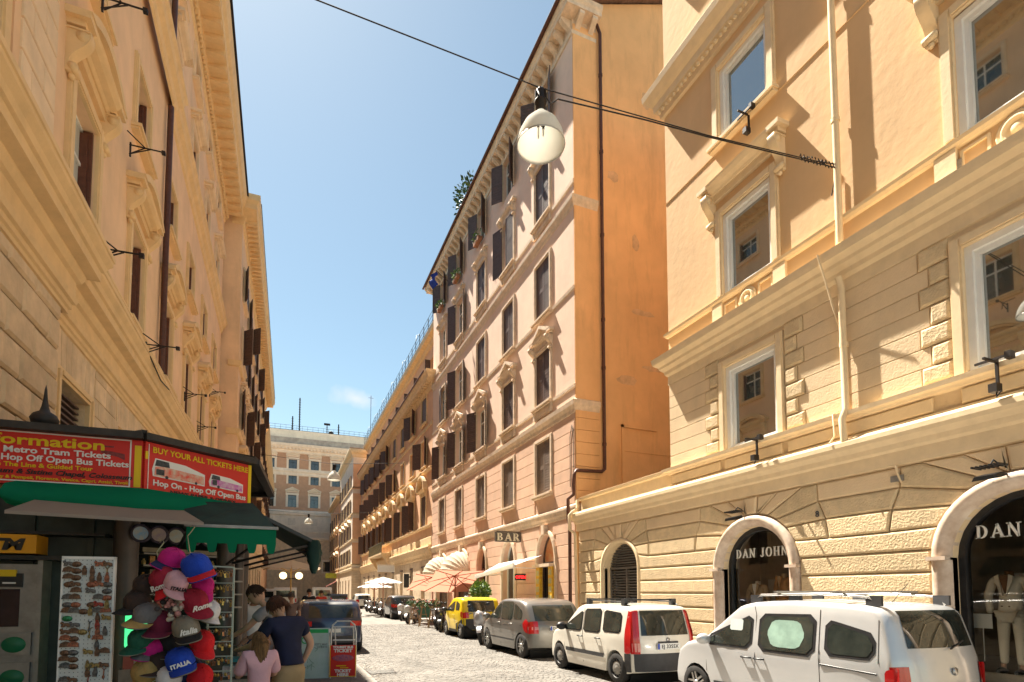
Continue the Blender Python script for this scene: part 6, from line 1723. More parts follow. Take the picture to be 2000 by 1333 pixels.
# drinks cooler with green light, white trays below
t = thing('drinks_cooler', 'glowing green drinks dispenser behind the hanging caps', 'cooler', (-1.30, 6.35, .13))
part('tank', MB().lathe([(.10, 1.05), (.12, 1.10), (.12, 1.42), (.10, 1.47), (.05, 1.5), (.0001, 1.51)], 20), mat('green_glow', (.25, .55, .35), .2, var=.3, vscale=5, emit=(.05, .6, .2), estr=.5), t)
part('lid', MB().lathe([(.125, 1.40), (.13, 1.48), (.0001, 1.55)], 20), M_swht, t)
part('tap', MB().box(-.1, .1, -.12, .1, .88, 1.05), mat('pink_base', (.5, .15, .12), .3, var=.2), t)
part('stand', MB().box(-.13, .13, -.13, .13, 0, .88), M_steel, t)
for i in range(4):
    o = part('tray', MB().box(-.16, .16, -.13, .13, 0, .02).box(-.16, -.15, -.13, .13, .02, .09).box(.15, .16, -.13, .13, .02, .09), M_swht, None, (-1.06, 5.95, .62+.14*i), (0, 0, .3+.06*i))
    tag(o, ['lowest', 'second lowest', 'second highest', 'topmost'][i]+' pale tray of the stack behind the hanging caps', 'tray', 'pale trays stacked at the kiosk')
# ---- pegboard of souvenirs
M_peg = mat('pegboard_white', (.58, .60, .58), .6, var=.06)
pb = thing('pegboard', 'white pegboard covered with rows of small bronze souvenir magnets', 'display board', (-1.365, 5.0, .13), -.06); pb.scale = (.86, 1, 1)
part('board', MB().box(-.185, .185, 0, .02, .55, 1.87), M_peg, pb)
mb = MB()
for r_ in range(44):
    for c_ in range(12): mb.box(-.175+c_*.0318-.002, -.175+c_*.0318+.004, -.001, 0, .57+r_*.03-.002, .57+r_*.03+.004)
part('peg_hole', mb, M_black, pb, kind='stuff')
part('frame', MB().box(-.2, -.185, -.004, .03, 0, 1.885).box(.185, .2, -.004, .03, 0, 1.885).box(-.2, .2, -.004, .03, 1.87, 1.89), M_swht, pb)
mags = [mat('magnet_%s' % n, c_, .5, var=.5, vscale=60) for n, c_ in (('bronze', (.20, .10, .05)), ('terracotta', (.42, .14, .07)), ('pewter', (.16, .15, .14)), ('ochre', (.38, .26, .08)), ('red', (.42, .05, .03)), ('green', (.03, .28, .10)))]
def mag_mesh(kind, m):
    mb = MB()
    if kind == 0: mb.prism([(-.034, 0), (.034, 0), (.03, .022), (.018, .03), (0, .036), (-.02, .028), (-.032, .02)], -.012, 0); mb.box(-.036, .036, -.016, 0, -.006, .004)
    if kind == 1: mb.lathe([(.0001, -.016), (.02, -.014), (.028, -.004), (.028, 0)], 12, Matrix.Rotation(-PI/2, 4, 'X') @ Matrix.Diagonal((1.2, .8, 1, 1)))
    if kind == 2: mb.prism([(-.012, -.03), (.012, -.03), (.016, .0), (.008, .028), (-.008, .028), (-.016, 0)], -.014, 0); mb.sphere((0, -.008, .034), .01, 6, 4)
    if kind == 3: mb.prism([(-.03, -.012), (-.012, -.014), (0, .0), (.014, -.014), (.032, -.01), (.028, .014), (.006, .02), (-.024, .016)], -.014, 0); mb.sphere((-.024, -.01, .018), .012, 6, 4)
    if kind == 4: mb.tube([(0, -.006, .02), (0, -.006, -.02)], .004, 5); mb.sphere((0, -.006, -.034), .014, 8, 5, sc=(.7, .5, 1.1)); mb.tube([(-.012, -.006, .034), (0, -.006, .018), (.012, -.006, .034)], .004, 5)
    return mb.mesh('magnet', m)
MG = {}
random.seed(4)
rowsM = [(0, 1, 0), (0, 0, 0), (3, 0, 1), (3, 0, 1), (0, 9, 1), (0, 0, 3), (0, 0, 3), (5, 4, 4), (3, 9, 0), (0, 1, 3), (3, 3, 9), (2, 2, 0), (0, 0, 9), (0, 9, 1), (3, 0, 9), (0, 3, 9), (0, 0, 2), (0, 9, 0), (0, 3, 0)]
z = 1.83
for r_ in range(25):
    for c_ in range(6):
        x = -.145+c_*.058+random.uniform(-.005, .005)
        if c_ in (2,) and random.random() < .6: continue
        if random.random() < (.1 if c_ < 2 else .35): continue
        kd = random.choice((0, 0, 1, 3) if c_ < 2 else ((1, 1, 2) if c_ == 2 else ((2, 4) if r_ in (1, 2, 9, 10, 16, 17) else (0, 1, 3, 2))))
        m_ = mags[5] if (r_ == 8 and c_ == 0) else mags[random.choice((0, 0, 1, 2, 3, 4) if c_ > 1 else (0, 0, 1, 2))]
        if (kd, m_.name) not in MG: MG[(kd, m_.name)] = mag_mesh(kd, m_)
        o = obj('souvenir_magnet', MG[(kd, m_.name)], None, (-1.365+.86*x*math.cos(-.06), 5.0-.002+x*math.sin(-.06), .13+z), (0, random.uniform(-.08, .08), -.06))
        nm = m_.name.split('_')[1]; sh = ('monument', 'oval', 'figurine', 'animal', 'spoon')[kd]
        tag(o, '%s %s magnet on the pegboard, %s row down, place %s' % (nm, sh, ORD[r_], ('at the left edge', 'second from left', 'left of centre', 'right of centre', 'second from right', 'at the right edge')[c_]), 'magnet', 'souvenir magnets on the pegboard')
    z -= .051
# ---- bunch of caps hanging from hooks
def cap_parts(m1, m2, txt=None, tm=None):
    d = MB(); n = 18; r = .092
    prof = [(r, 0), (r*1.0, .03), (r*.94, .072), (r*.70, .104), (r*.28, .118), (.0001, .119)]
    d.lathe(prof, n, Matrix.Diagonal((1, 1.15, 1, 1))); d.lathe([(r*.98, .002), (.001, .01)], n, Matrix.Diagonal((1, 1.15, 1, 1)))
    d.sphere((0, 0, .127), .008, 8, 4)
    d.tube([(0, -r*1.16, .0), (0, -r*1.0, .075), (0, -.02, .128)], .0016, 4)
    for i in range(6):
        a = PI*i/3+PI/6; d.tube([(r*.99*math.cos(a)*q, r*1.15*.99*math.sin(a)*q, z_) for q, z_ in ((1.0, .005), (1.02, .03), (.94, .075), (.67, .111), (.26, .126), (.02, .128))], .0013, 4)
        a += PI/6; d.sphere((r*.8*math.cos(a), r*.9*math.sin(a), .092), .004, 6, 4)
    b = MB(); vs = []; n_ = 14
    for i in range(n_+1):
        a = math.radians(-78+156*i/n_); x = r*1.0*math.sin(a); y = -r*1.15*math.cos(a)
        for q in range(4):
            t_ = q/3; L_ = .098*max(0, math.cos(a))**.5
            vs.append((x*(1-.06*t_), y-L_*t_, .006-3.2*x*x*(.6+.4*t_)-.012*t_))
    b.add(vs, [(i*4+q, i*4+q+1, (i+1)*4+q+1, (i+1)*4+q) for i in range(n_) for q in range(3)], 0, True)
    b.add([(x, y, z-.005) for x, y, z in vs], [(i*4+q, (i+1)*4+q, (i+1)*4+q+1, i*4+q+1) for i in range(n_) for q in range(3)], 0, True)
    b.tube([Vector(vs[i*4+3])-Vector((0, 0, .0025)) for i in range(n_+1)], .004, 5, 1)
    return d.mesh('crown', m1), b.mesh('brim', [m2, m1 if m1 is not m2 else KH])
fab = lambda n, c_: mat('cap_'+n, c_, .85, var=.12, vscale=12, bump=.25, bscale=90)
CR, NV, BL, RD, PK, WT_, BR_, GY, KH, GN, MU, BU, BK, MG_ = (fab('crimson', (.33, .012, .035)), fab('navy', (.012, .02, .09)), fab('royal_blue', (.01, .06, .48)), fab('red', (.70, .012, .02)), fab('pale_pink', (.68, .38, .42)), fab('white', (.7, .68, .68)), fab('dark_brown', (.045, .025, .018)), fab('grey', (.16, .15, .15)), fab('khaki', (.24, .21, .16)), fab('bottle_green', (.012, .10, .06)), fab('mustard', (.42, .27, .09)), fab('burgundy', (.16, .012, .04)), fab('black', (.015, .013, .015)), fab('magenta', (.55, .01, .20)))
# (u, v) are read off the photograph once and turned into metres in the plane of the bunch
def inplane(u, v, Y):
    F_ = Vector((math.sin(YAW)*math.cos(PITCH), math.cos(YAW)*math.cos(PITCH), math.sin(PITCH))); R_ = Vector((math.cos(YAW), -math.sin(YAW), 0)); U_ = R_.cross(F_)
    r = F_+R_*((u-CCX)/CF)+U_*((CCY-v)/CF); t = Y/r.y
    return Vector((r.x*t, Y, EYE+r.z*t))
caps = [(382, 1103, 4.86, BL, RD, 'royal blue cap with a wide red brim, topmost of the hanging bunch', None, .5, -.25, 1.25), (338, 1088, 5.0, MG_, NV, 'magenta and navy cap behind the royal blue one at the top', None, -.5, .3, 1.05),
 (316, 1128, 4.9, CR, RD, 'red cap with white Roma script left of the pale pink cap', 'Roma', -.9, -.2, 1.05), (346, 1134, 4.84, PK, PK, 'pale pink cap with ITALIA in dark letters', 'ITALIA', .9, .1, .98),
 (398, 1140, 4.92, MG_, MG_, 'magenta cap peeping out under the wide red brim', None, .7, 0, .9), (286, 1140, 5.0, BR_, BR_, 'dark brown cap at the upper left edge of the bunch', None, -.8, .2, 1.0),
 (380, 1170, 4.84, CR, CR, 'crimson cap with white Roma script at the right of the bunch', 'Roma', .9, -.2, 1.08), (408, 1188, 4.93, WT_, WT_, 'white cap at the right edge beside the crimson Roma cap', None, 1.0, .1, 1.0),
 (268, 1172, 4.95, BR_, BK, 'near black cap jutting out at the left of the bunch', None, -1.2, .1, 1.0), (288, 1196, 4.9, GY, MU, 'grey cap with a red and yellow striped brim', None, -1.0, .2, 1.05),
 (318, 1212, 4.95, BU, BU, 'burgundy cap in the middle under the red Roma cap', None, -.5, .1, 1.1), (362, 1222, 4.82, KH, BK, 'khaki cap with a black brim in the middle of the bunch', 'Italia', .4, -.15, 1.1),
 (276, 1245, 4.93, GN, GN, 'bottle green cap at the left of the lower half', None, -1.0, .1, 1.0), (300, 1262, 4.96, MG_, GY, 'magenta cap tucked behind the bottle green one', None, -.9, .2, .95),
 (396, 1250, 4.9, RD, RD, 'bright red cap with a yellow badge at the right of the lower half', None, .9, 0, 1.0), (330, 1250, 5.0, BK, BK, 'black cap deep in the middle of the lower bunch', None, 0, 0, 1.0),
 (350, 1286, 4.82, BL, BL, 'royal blue cap with white ITALIA lettering near the bottom', 'ITALIA', .2, -.2, 1.15), (312, 1288, 4.95, BR_, BR_, 'dark brown cap left of the blue ITALIA cap', None, -.5, .1, 1.05),
 (284, 1308, 4.9, MU, MU, 'mustard cap at the lower left of the bunch', None, -.9, .1, 1.1), (332, 1318, 4.86, WT_, GY, 'off white cap below the blue ITALIA cap', None, -.4, .1, 1.0),
 (374, 1306, 4.95, NV, NV, 'navy cap low in the bunch beside the red one', None, .4, .1, 1.05), (392, 1318, 4.88, RD, CR, 'red cap at the bottom right of the bunch', None, .8, 0, 1.05)]
for (u, v, Y, m1, m2, lb, txt, yaw_, roll, s_) in caps:
    p = inplane(u, v, Y)
    t = thing('baseball_cap', lb, 'cap', p, 0, 'caps hanging in a bunch from the kiosk awning')
    t.rotation_euler = (.52+.3*math.sin(u), roll*1.6, yaw_*.55); t.scale = (s_*.95, s_*.95, s_*.93)
    a, b = cap_parts(m1, m2)
    obj('crown', a, t, (0, 0, -.05)); obj('brim', b, t, (0, 0, -.05))
    if txt:
        me = text_mesh(txt, .042 if txt == 'ITALIA' else .06, M_swht if m1 is not PK else M_black, .002, .002, 'CENTER', shear=0 if txt == 'ITALIA' else .35)
        obj('lettering', me, t, (0, -.109, -.028), (PI/2-.18, 0, 0))
p = inplane(336, 1186, 4.84)
random.seed(9); mb = MB()
for i in range(46): mb.sphere((random.gauss(0, .045), random.gauss(0, .03), random.gauss(0, .04)), random.uniform(.012, .026), 6, 4, i % 3)
o = obj('floral_scarf', mb.mesh('floral_scarf', [mat('scarf_pink', (.62, .28, .26), .8, var=.3, vscale=40), mat('scarf_cream', (.6, .52, .42), .8, var=.2), mat('scarf_dark', (.06, .05, .05), .8, var=.3)]), None, p)
tag(o, 'crumpled floral headscarf in the middle of the hanging caps', 'scarf')
for (u, v0, v1, lb) in ((372, 1032, 1085, 'right wire hook carrying the cap bunch from the awning'), (312, 1062, 1105, 'left wire hook carrying the cap bunch from the awning')):
    a, b = inplane(u, v0, 5.3), inplane(u, v1, 5.0)
    o = part('hook', MB().tube([a+Vector((0, 0, .01)), a+Vector((.02, 0, .035)), a+Vector((.03, 0, .01)), a+Vector((0, 0, -.04)), a+Vector((-.02, 0, -.07)), b], .004, 5), mat('pale_wire', (.5, .48, .3), .4, metal=.5, var=.1)); tag(o, lb, 'hook')
# ---- wire rack of key rings and trinkets
M_wire = mat('mint_wire', (.45, .52, .44), .5, var=.1)
rk = thing('display_rack', 'tall wire rack of key rings and gilt trinkets at the pavement edge of the kiosk', 'rack', (-.50, 5.4, .13), -.15)
mb = MB().bar((-.1, 0, 0), (-.1, 0, 1.86), .014).bar((.1, 0, 0), (.1, 0, 1.84), .014).bar((-.1, 0, 1.85), (.1, 0, 1.84), .012)
part('frame', mb, M_wire, rk)
for i in range(11): part('shelf', MB().bar((-.1, -.03, 1.70-.128*i), (.1, -.03, 1.70-.128*i), .05, .006), M_wire, rk)
gold = [mat('trinket_%s' % n, c_, .3, metal=.7, var=.3, vscale=40) for n, c_ in (('gilt', (.62, .42, .12)), ('silvery', (.5, .48, .42)), ('coppery', (.40, .17, .08)))]+[mat('trinket_red', (.5, .02, .02), .4, var=.1)]
tm_ = []
for m_ in gold:
    tm_.append(MB().tube([(.012*math.cos(a*PI/4), 0, .012*math.sin(a*PI/4)) for a in range(9)], .003, 4).box(-.008, .008, -.003, .003, -.045, -.012).mesh('key_ring', m_))
    tm_.append(MB().sphere((0, 0, -.012), .014, 8, 5, sc=(1, .6, 1.3)).tube([(0, 0, 0), (0, 0, .014)], .002, 4).mesh('key_ring', m_))
for r_ in range(12):
    for c_ in range(7):
        q = random.randrange(6) if not (r_ == 9 and c_ > 4) else 6
        x = -.085+c_*.028; nm = gold[q//2].name.split('_')[1]; sh = ('ring', 'bead')[q % 2]
        o = obj('key_ring', tm_[q], None, (-.50+x*math.cos(-.15)+.0, 5.36+x*math.sin(-.15), .13+1.80-.128*r_+random.uniform(-.01, .01)), (0, random.uniform(-.2, .2), -.15+random.uniform(-.5, .5)))
        tag(o, '%s %s key ring on the wire rack, %s row down, %s from the left' % (nm, sh, ORD[r_], ORD[c_]), 'key ring', 'key rings on the wire rack')
# counter table with grey tub and teal tray in front of the shoppers
t = thing('sales_table', 'low grey sales table with plastic bins under the shoppers hands', 'table', (-.38, 6.35, .13))
part('top', MB().box(-.2, .16, -.2, .25, .74, .77), M_kd, t)
part('apron', MB().box(-.19, .15, -.19, .24, .1, .74), mat('pale_apron', (.42, .42, .40), .7, var=.1), t)
for x in (-.18, .14): part('leg', MB().box(x-.015, x+.015, -.18, -.15, 0, .1), M_steel, t)
o = part('bin', MB().box(-.16, .16, -.12, .12, 0, .10), mat('clear_bin', (.55, .58, .60), .3, var=.3, vscale=20), None, (-.38, 6.28, .90)); tag(o, 'pale plastic bin on the low sales table', 'bin')
o = part('tray', MB().box(-.17, .17, -.13, .13, 0, .03), mat('teal_tray', (.03, .28, .33), .4, var=.15), None, (-.37, 6.4, 1.03)); tag(o, 'teal tray on top of the pale plastic bin', 'tray')
# ---- ticket boards on the pavement
M_tube = mat('white_tube', (.66, .66, .64), .4, var=.08)
t = thing('ticket_board', 'red tourist bus ticket board hung on a white folding ladder frame', 'sign', (1.10, 10.75, .13), -.25)
part('frame', MB().tube([(-.23, 0, 0), (-.23, 0, .86), (-.2, 0, 1.0), (-.12, 0, 1.07), (.12, 0, 1.07), (.2, 0, 1.0), (.23, 0, .86), (.23, 0, 0)], .014, 8).tube([(-.17, .35, 0), (-.17, .05, .95)], .012, 6).tube([(.17, .35, 0), (.17, .05, .95)], .012, 6), M_tube, t)
for z in (.70, .95): part('step', MB().box(-.2, .2, .0, .09, z, z+.02), M_tube, t)
bd = part('board', MB().box(-.24, .24, -.035, -.02, .03, .62), M_sred, t)
part('yellow_edge', MB().box(-.24, -.228, -.037, -.035, .03, .62).box(.228, .24, -.037, -.035, .03, .62).box(-.228, .228, -.037, -.035, .03, .042), M_syel, bd)
def W2(txt, z, s_, m=M_swht, b_=.004, sx=1): me = text_mesh(txt, s_, m, .002, b_, 'CENTER'); q = obj('lettering', me, bd, (0, -.038, z), (PI/2, 0, 0)); q.scale = (sx, 1, 1)
W2('TOURIST BUS', .565, .055, sx=1.1); W2('TICKET', .49, .085, sx=1.2); W2('TICKET', .115, .075, sx=1.2); W2('HERE', .045, .075, sx=1.2)
part('bus_print', MB().sphere((0, -.036, .38), 1, 20, 6, sc=(.2, .006, .065)), mat('bus_oval', (.10, .05, .16), .4, var=.6, vscale=25, col2=(.6, .15, .12)), bd)
part('print_line', MB().box(-.12, .06, -.038, -.035, .225, .245).box(-.05, .1, -.038, -.035, .19, .205), M_syel, bd)
t = thing('map_board', 'pale tourist map board with green header standing left of the red ticket board', 'sign', (.58, 10.9, .13), -.2)
bd = part('board', MB().box(-.27, .27, 0, .03, .0, .94), mat('map_print', (.50, .60, .60), .5, var=.12, vscale=6, col2=(.42, .55, .50)), t)
part('rear_leg', MB().bar((-.25, .4, 0), (-.25, .04, .9), .03).bar((.25, .4, 0), (.25, .04, .9), .03), M_tube, t)
part('header', MB().box(-.08, .25, -.006, 0, .85, .92), mat('fresh_green', (.03, .42, .12), .5, var=.05), bd)
mb = MB(); random.seed(5)
for i in range(12):
    x, z = random.uniform(-.2, .15), random.uniform(.15, .62); mb.tube([(x, -.002, z), (x+random.uniform(-.06, .08), -.002, z+random.uniform(-.06, .06)), (x+random.uniform(-.1, .1), -.002, z+random.uniform(-.1, .1))], .004, 4)
part('map_route', mb, mat('map_green', (.10, .30, .18), .5, var=.3), bd)
me = text_mesh('CITY MAP\nTICKETS', .05, mat('grey_print', (.25, .28, .28), .5, var=0), .002, .001, 'RIGHT'); obj('lettering', me, bd, (.24, -.004, .62), (PI/2, 0, 0))
part('logo', MB().lathe([(.07, 0), (.07, .004), (.05, .004), (.05, 0)], 20, Matrix.Translation((-.16, -.002, .72)) @ Matrix.Rotation(PI/2, 4, 'X')), MATS['fresh_green'], bd)

# ================================================================ lamps on wires, cables, signs, awnings
def onP(u, v, Y): return inplane(u, v, Y)
M_lampw = translucent_mat('frosted_shade', (.86, .85, .80))
def street_lamp(label, p, s_=1.0):
    t = thing('street_lamp', label, 'street lamp', p, 0, 'lamps hanging on wires over the street'); t.scale = (s_, s_, s_)
    part('gear_box', MB().lathe([(.0001, .02), (.06, .0), (.075, -.04), (.075, -.16), (.09, -.17), (.09, -.20), (.075, -.21), (.075, -.33), (.05, -.36)], 16), M_iron, t)
    for k_ in range(6): part('cooling_rib', MB().box(.07, .092, -.008, .008, -.15, -.03, T=Matrix.Rotation(k_*PI/3, 4, 'Z')), M_iron, t)
    part('shade', MB().lathe([(.055, -.33), (.09, -.38), (.16, -.45), (.25, -.55), (.315, -.68), (.35, -.82), (.352, -.86), (.34, -.82), (.30, -.68), (.235, -.56), (.15, -.47), (.05, -.40)], 32), M_lampw, t)
    part('rim', MB().tube([(.35*math.cos(a*PI/12), .35*math.sin(a*PI/12), -.86) for a in range(25)], .008, 5), M_rim, t)
    for dx in (-.04, .04): part('lamp_holder', MB().tube([(dx, 0, -.42), (dx, 0, -.60)], .018, 8).box(dx-.03, dx+.03, -.03, .03, -.54, -.50), M_iron, t)
    part('tube_bulb', MB().tube([(-.04, 0, -.60), (-.04, 0, -.76)], .014, 8).tube([(.04, 0, -.60), (.04, 0, -.70)], .014, 8), M_swht, t)
    return t
lp0 = inplane(1056, 176, 6.7)
street_lamp('big white bell-shaped lamp hanging on a cable high over the near street', lp0, .98)
endR = Vector((9.40, 6.62, 9.68)); lft = inplane(612, 0, 6.7); dv = (lft-lp0).normalized(); endL = lp0+dv*((lp0.x+3.1)/abs(dv.x))
def cable(pts, r, label, ring=None):
    o = part('cable', MB().tube(pts, r, 5), M_iron); tag(o, label, 'cable'); return o
cable([endL, lp0+Vector((0, 0, .03)), lp0.lerp(endR, .5)+Vector((0, 0, -.06)), lp0.lerp(endR, .9)+Vector((0, 0, -.04)), endR], .009, 'steel span wire carrying the near bell lamp between the two buildings')
cable([lp0+Vector((.08, 0, -.08)), lp0+Vector((.16, 0, -.16)), lp0+Vector((.28, 0, -.04)), lp0.lerp(endR, .3)+Vector((0, 0, -.06)), lp0.lerp(endR, .5)+Vector((0, 0, -.085)), lp0.lerp(endR, .88)+Vector((0, 0, -.075)), endR+Vector((0, .02, -.05)), endR+Vector((-.0, .14, -.5))], .011, 'black feed cable drooping from the near bell lamp to the peach wall')
mb = MB()
for i in range(34):
    q = lp0.lerp(endR, .84+.0045*i); mb.tube([q+Vector((0, 0, -.02+.05*math.sin(i*1.9))), q+Vector((.03, 0, -.05+.06*math.cos(i*2.3)))], .009, 4)
o = part('insulator', mb, M_iron); tag(o, 'twisted black insulator coils at the wall end of the span wire', 'insulator')
far_l = inplane(653, 907, 46); street_lamp('small white bell lamp on a wire far down the street, upper of two', far_l, 1.55)
far_2 = inplane(603, 1004, 60); street_lamp('smallest white bell lamp far down the street in front of the palazzo', far_2, 1.2)
cable([(-2.0, 46, far_l.z+.3), far_l, (9.4, 46, far_l.z+.6)], .016, 'thin wire holding the upper far bell lamp')
cable([(-2.2, 60, far_2.z+.2), far_2, (9.4, 60, far_2.z+.5)], .016, 'thin wire holding the smallest far bell lamp')
# BAR and OPEN signs
sg = thing('bar_sign', 'projecting dark sign reading BAR in cream serif capitals', 'sign', (9.45, 21.3, 3.88))
part('box', MB().box(-1.16, 0, -.06, .06, 0, .42), mat('bar_sign_brown', (.10, .085, .07), .5, var=.1), sg)
tm2, tw = serif_text('BAR', .33, .02, bold=.2); part('lettering', tm2, mat('cream_letter', (.72, .66, .5), .5, var=0), sg, (-1.10, -.085, .045)).scale = (1.04/tw, 1, 1)
part('bracket', MB().bar((0, 0, .45), (-1.1, 0, .45), .03), M_iron, sg)
sg = thing('open_sign', 'small black sign with red lit OPEN letters by the bar door', 'sign', (9.45, 20.8, 2.25))
part('box', MB().box(-.46, 0, -.04, .04, 0, .26), M_black, sg)
obj('lettering', text_mesh('OPEN', .17, mat('red_led', (.6, .01, .01), .4, var=0, emit=(1, .02, .02), estr=1.2), .003, .004, 'CENTER', 1.05), sg, (-.23, -.045, .07), (PI/2, 0, 0))
# white shop awning
M_wfab = translucent_mat('white_canvas', (.80, .78, .74))
t = thing('shop_awning', 'white retractable awning tilted over the bar door', 'awning', (9.45, 21.5, 3.2))
part('canvas', MB().add([(0, -2.3, .0), (0, 2.3, -.1), (-1.2, 2.2, -.74), (-1.2, -2.3, -.42)], [(0, 1, 2, 3), (3, 2, 1, 0)]), M_wfab, t)
part('front_bar', MB().bar((-1.2, -2.3, -.42), (-1.2, 2.2, -.74), .07, .16), M_wfab, t)
part('arm', MB().bar((0, -1.8, -.5), (-1.15, -1.9, -.48), .03).bar((0, 1.8, -.6), (-1.15, 1.8, -.72), .03), M_swht, t)
# shell awnings over the two left arches of the pink building
M_shell = translucent_mat('cream_shell_canvas', (.80, .72, .58))
def shell_awning(label, s, w_, out, z, h):
    t = thing('shell_awning', label, 'awning', (9.45, s, z), 0, 'cream shell awnings on the pink building')
    n = 7; segs = 16
    rib = []
    for i in range(n+1):
        a = (PI/2)*i/n; rib.append([(-math.cos(PI/2-a)*0-(math.sin(a))*out*math.sin(PI*j/segs), -w_/2*math.cos(PI*j/segs), math.cos(a)*h*math.sin(PI*j/segs)) for j in range(segs+1)])
    for i in range(n):
        mb = MB(); vs = []
        for j in range(segs+1):
            p, q = Vector(rib[i][j]), Vector(rib[i+1][j]); mid = (p+q)/2*.955
            vs += [p, mid, q]
        mb.add(vs, [(j*3+k_, j*3+k_+1, (j+1)*3+k_+1, (j+1)*3+k_) for j in range(segs) for k_ in range(2)], 0, True)
        part('canvas_gore', mb, M_shell, t)
    mb = MB()
    vs = [Vector(p) for p in rib[n]]+[Vector(p)-Vector((0, 0, .16)) for p in rib[n]]
    m_ = segs+1; mb.add(vs, [(j, j+1, j+1+m_, j+m_) for j in range(segs)], 0, True)
    part('valance', mb, M_shell, t)
    return t
shell_awning('right cream shell awning above the tilted peach parasol', 29.6, 3.0, 1.25, 2.75, 1.35)
shell_awning('left cream shell awning, next to the salmon building', 33.7, 3.0, 1.25, 2.75, 1.3)
# parasols
def parasol(label, p, w_, h, canvas, tilt=(0, 0), ribs=True, pole=None, rise=.45, group='parasols of the street cafes', n=4, ph=PI/4, hem=0):
    t = thing('parasol', label, 'parasol', p, 0, group)
    pole = pole or M_woodp
    part('pole', MB().tube([(0, 0, 0), (0, 0, h+rise*.9)], .035, 8), pole, t)
    part('base', MB().lathe([(.0001, 0), (.3, 0), (.3, .06), (.06, .1), (.05, .3)], 14), M_iron, t)
    T = Matrix.Translation((0, 0, h)) @ Matrix.Rotation(tilt[0], 4, 'X') @ Matrix.Rotation(tilt[1], 4, 'Y')
    r = w_/2/math.cos(PI/n) if n == 4 else w_/2; mb = MB(); m = 8*1
    K_ = 6; cols = n*4
    vs = []
    for k_ in range(K_+1):
        q = k_/K_
        for j in range(cols):
            a = 2*PI*j/cols+ph; side = (j % 4)/4; 
            a0 = 2*PI*(j//4)/n+ph; a1 = a0+2*PI/n
            c0 = Vector((math.cos(a0), math.sin(a0))); c1 = Vector((math.cos(a1), math.sin(a1))); d = c0.lerp(c1, side)*r*q
            sag = .05*math.sin(PI*side)*q
            vs.append((d.x, d.y, rise*(1-q)**.9-sag))
    mb.add(vs, [(k_*cols+j, k_*cols+(j+1) % cols, (k_+1)*cols+(j+1) % cols, (k_+1)*cols+j) for k_ in range(K_) for j in range(cols)], 0, True, T)
    if hem:
        o = K_*cols; vv = [Vector(v_) for v_ in vs[o:]]; vv += [v_-Vector((0, 0, hem)) for v_ in vv]
        mb.add(vv, [(j, (j+1) % cols, (j+1) % cols+cols, j+cols) for j in range(cols)], 0, False, T)
    part('canopy', mb, canvas, t)
    if ribs:
        for j in range(n*2 if n == 4 else n):
            a = 2*PI*j/(n*2 if n == 4 else n)+ph; rr = r*(1 if (n != 4 or j % 2 == 0) else math.cos(PI/4))
            part('rib', MB().bar(T @ Vector((0, 0, rise-.05)), T @ Vector((rr*math.cos(a), rr*math.sin(a), -.03)), .035).bar((0, 0, h-.25), T @ Vector((rr*.5*math.cos(a), rr*.5*math.sin(a), rise*.4-.05)), .022), pole, t)
    return t
M_woodp = mat('red_brown_wood', (.30, .09, .04), .5, var=.2, vscale=12)
M_peach = translucent_mat('peach_canvas', (.56, .27, .19))
parasol('peach parasol with wooden ribs tilted toward the wall, right of two', (8.35, 27.2, .1), 2.7, 2.22, M_peach, tilt=(-.40, .0), rise=.35)
parasol('peach parasol with wooden ribs, left and behind the other peach one', (8.05, 30.6, .1), 2.5, 2.22, M_peach, tilt=(-.36, .0), rise=.35)
parasol('front white parasol at the cafe beyond the dark city car', (6.9, 40.5, .1), 2.4, 2.35, M_wfab, rise=.42)
parasol('rear white parasol, lower and half hidden by the front white one', (6.75, 43.5, .1), 2.4, 2.05, M_wfab, rise=.35)
M_tanfab = translucent_mat('tan_canvas', (.62, .50, .38))
pr = parasol('large tan parasol on a yellow wooden post with round lamps', (.45, 33, .13), 3.0, 2.95, M_tanfab, rise=.5, pole=mat('yellow_wood', (.50, .30, .08), .5, var=.2))
for sd in (-1, 1):
    part('globe_lamp', MB().sphere((sd*.42, -.1, 2.55), .2, 14, 10), mat('lit_globe', (.8, .7, .5), .3, var=0, emit=(1, .75, .35), estr=.9), pr)
    part('lamp_arm', MB().tube([(0, 0, 2.4), (sd*.3, -.08, 2.35), (sd*.42, -.1, 2.4)], .03, 6), M_iron, pr)
# ================================================================ people, mannequins
def skin_data(V, E, R, sub=2, root=0):
    me = bpy.data.meshes.new('tmp'); me.from_pydata([tuple(v) for v in V], E, [])
    o = bpy.data.objects.new('tmp', me); COL.objects.link(o)
    md = o.modifiers.new('s', 'SKIN'); md.use_smooth_shade = True
    if not me.skin_vertices: me.skin_vertices_add() if hasattr(me, 'skin_vertices_add') else None
    for i, v in enumerate(me.skin_vertices[0].data):
        r = R[i]; v.radius = r if isinstance(r, tuple) else (r, r); v.use_root = (i == root)
    if sub: sb = o.modifiers.new('u', 'SUBSURF'); sb.levels = sub; sb.render_levels = sub
    dg = bpy.context.evaluated_depsgraph_get(); dg.update()
    m2 = bpy.data.meshes.new_from_object(o.evaluated_get(dg))
    vs = [v.co.copy() for v in m2.vertices]; fs = [tuple(p.vertices) for p in m2.polygons]
    bpy.data.objects.remove(o); bpy.data.meshes.remove(me); bpy.data.meshes.remove(m2)
    return vs, fs
M_skin = mat('skin', (.52, .30, .20), .55, var=.06, vscale=8)
M_skin2 = mat('tanned_skin', (.40, .20, .12), .55, var=.06, vscale=8)
M_lip = mat('lip', (.40, .14, .12), .5, var=0)
M_eye = mat('eye_dark', (.03, .02, .018), .3, var=0)
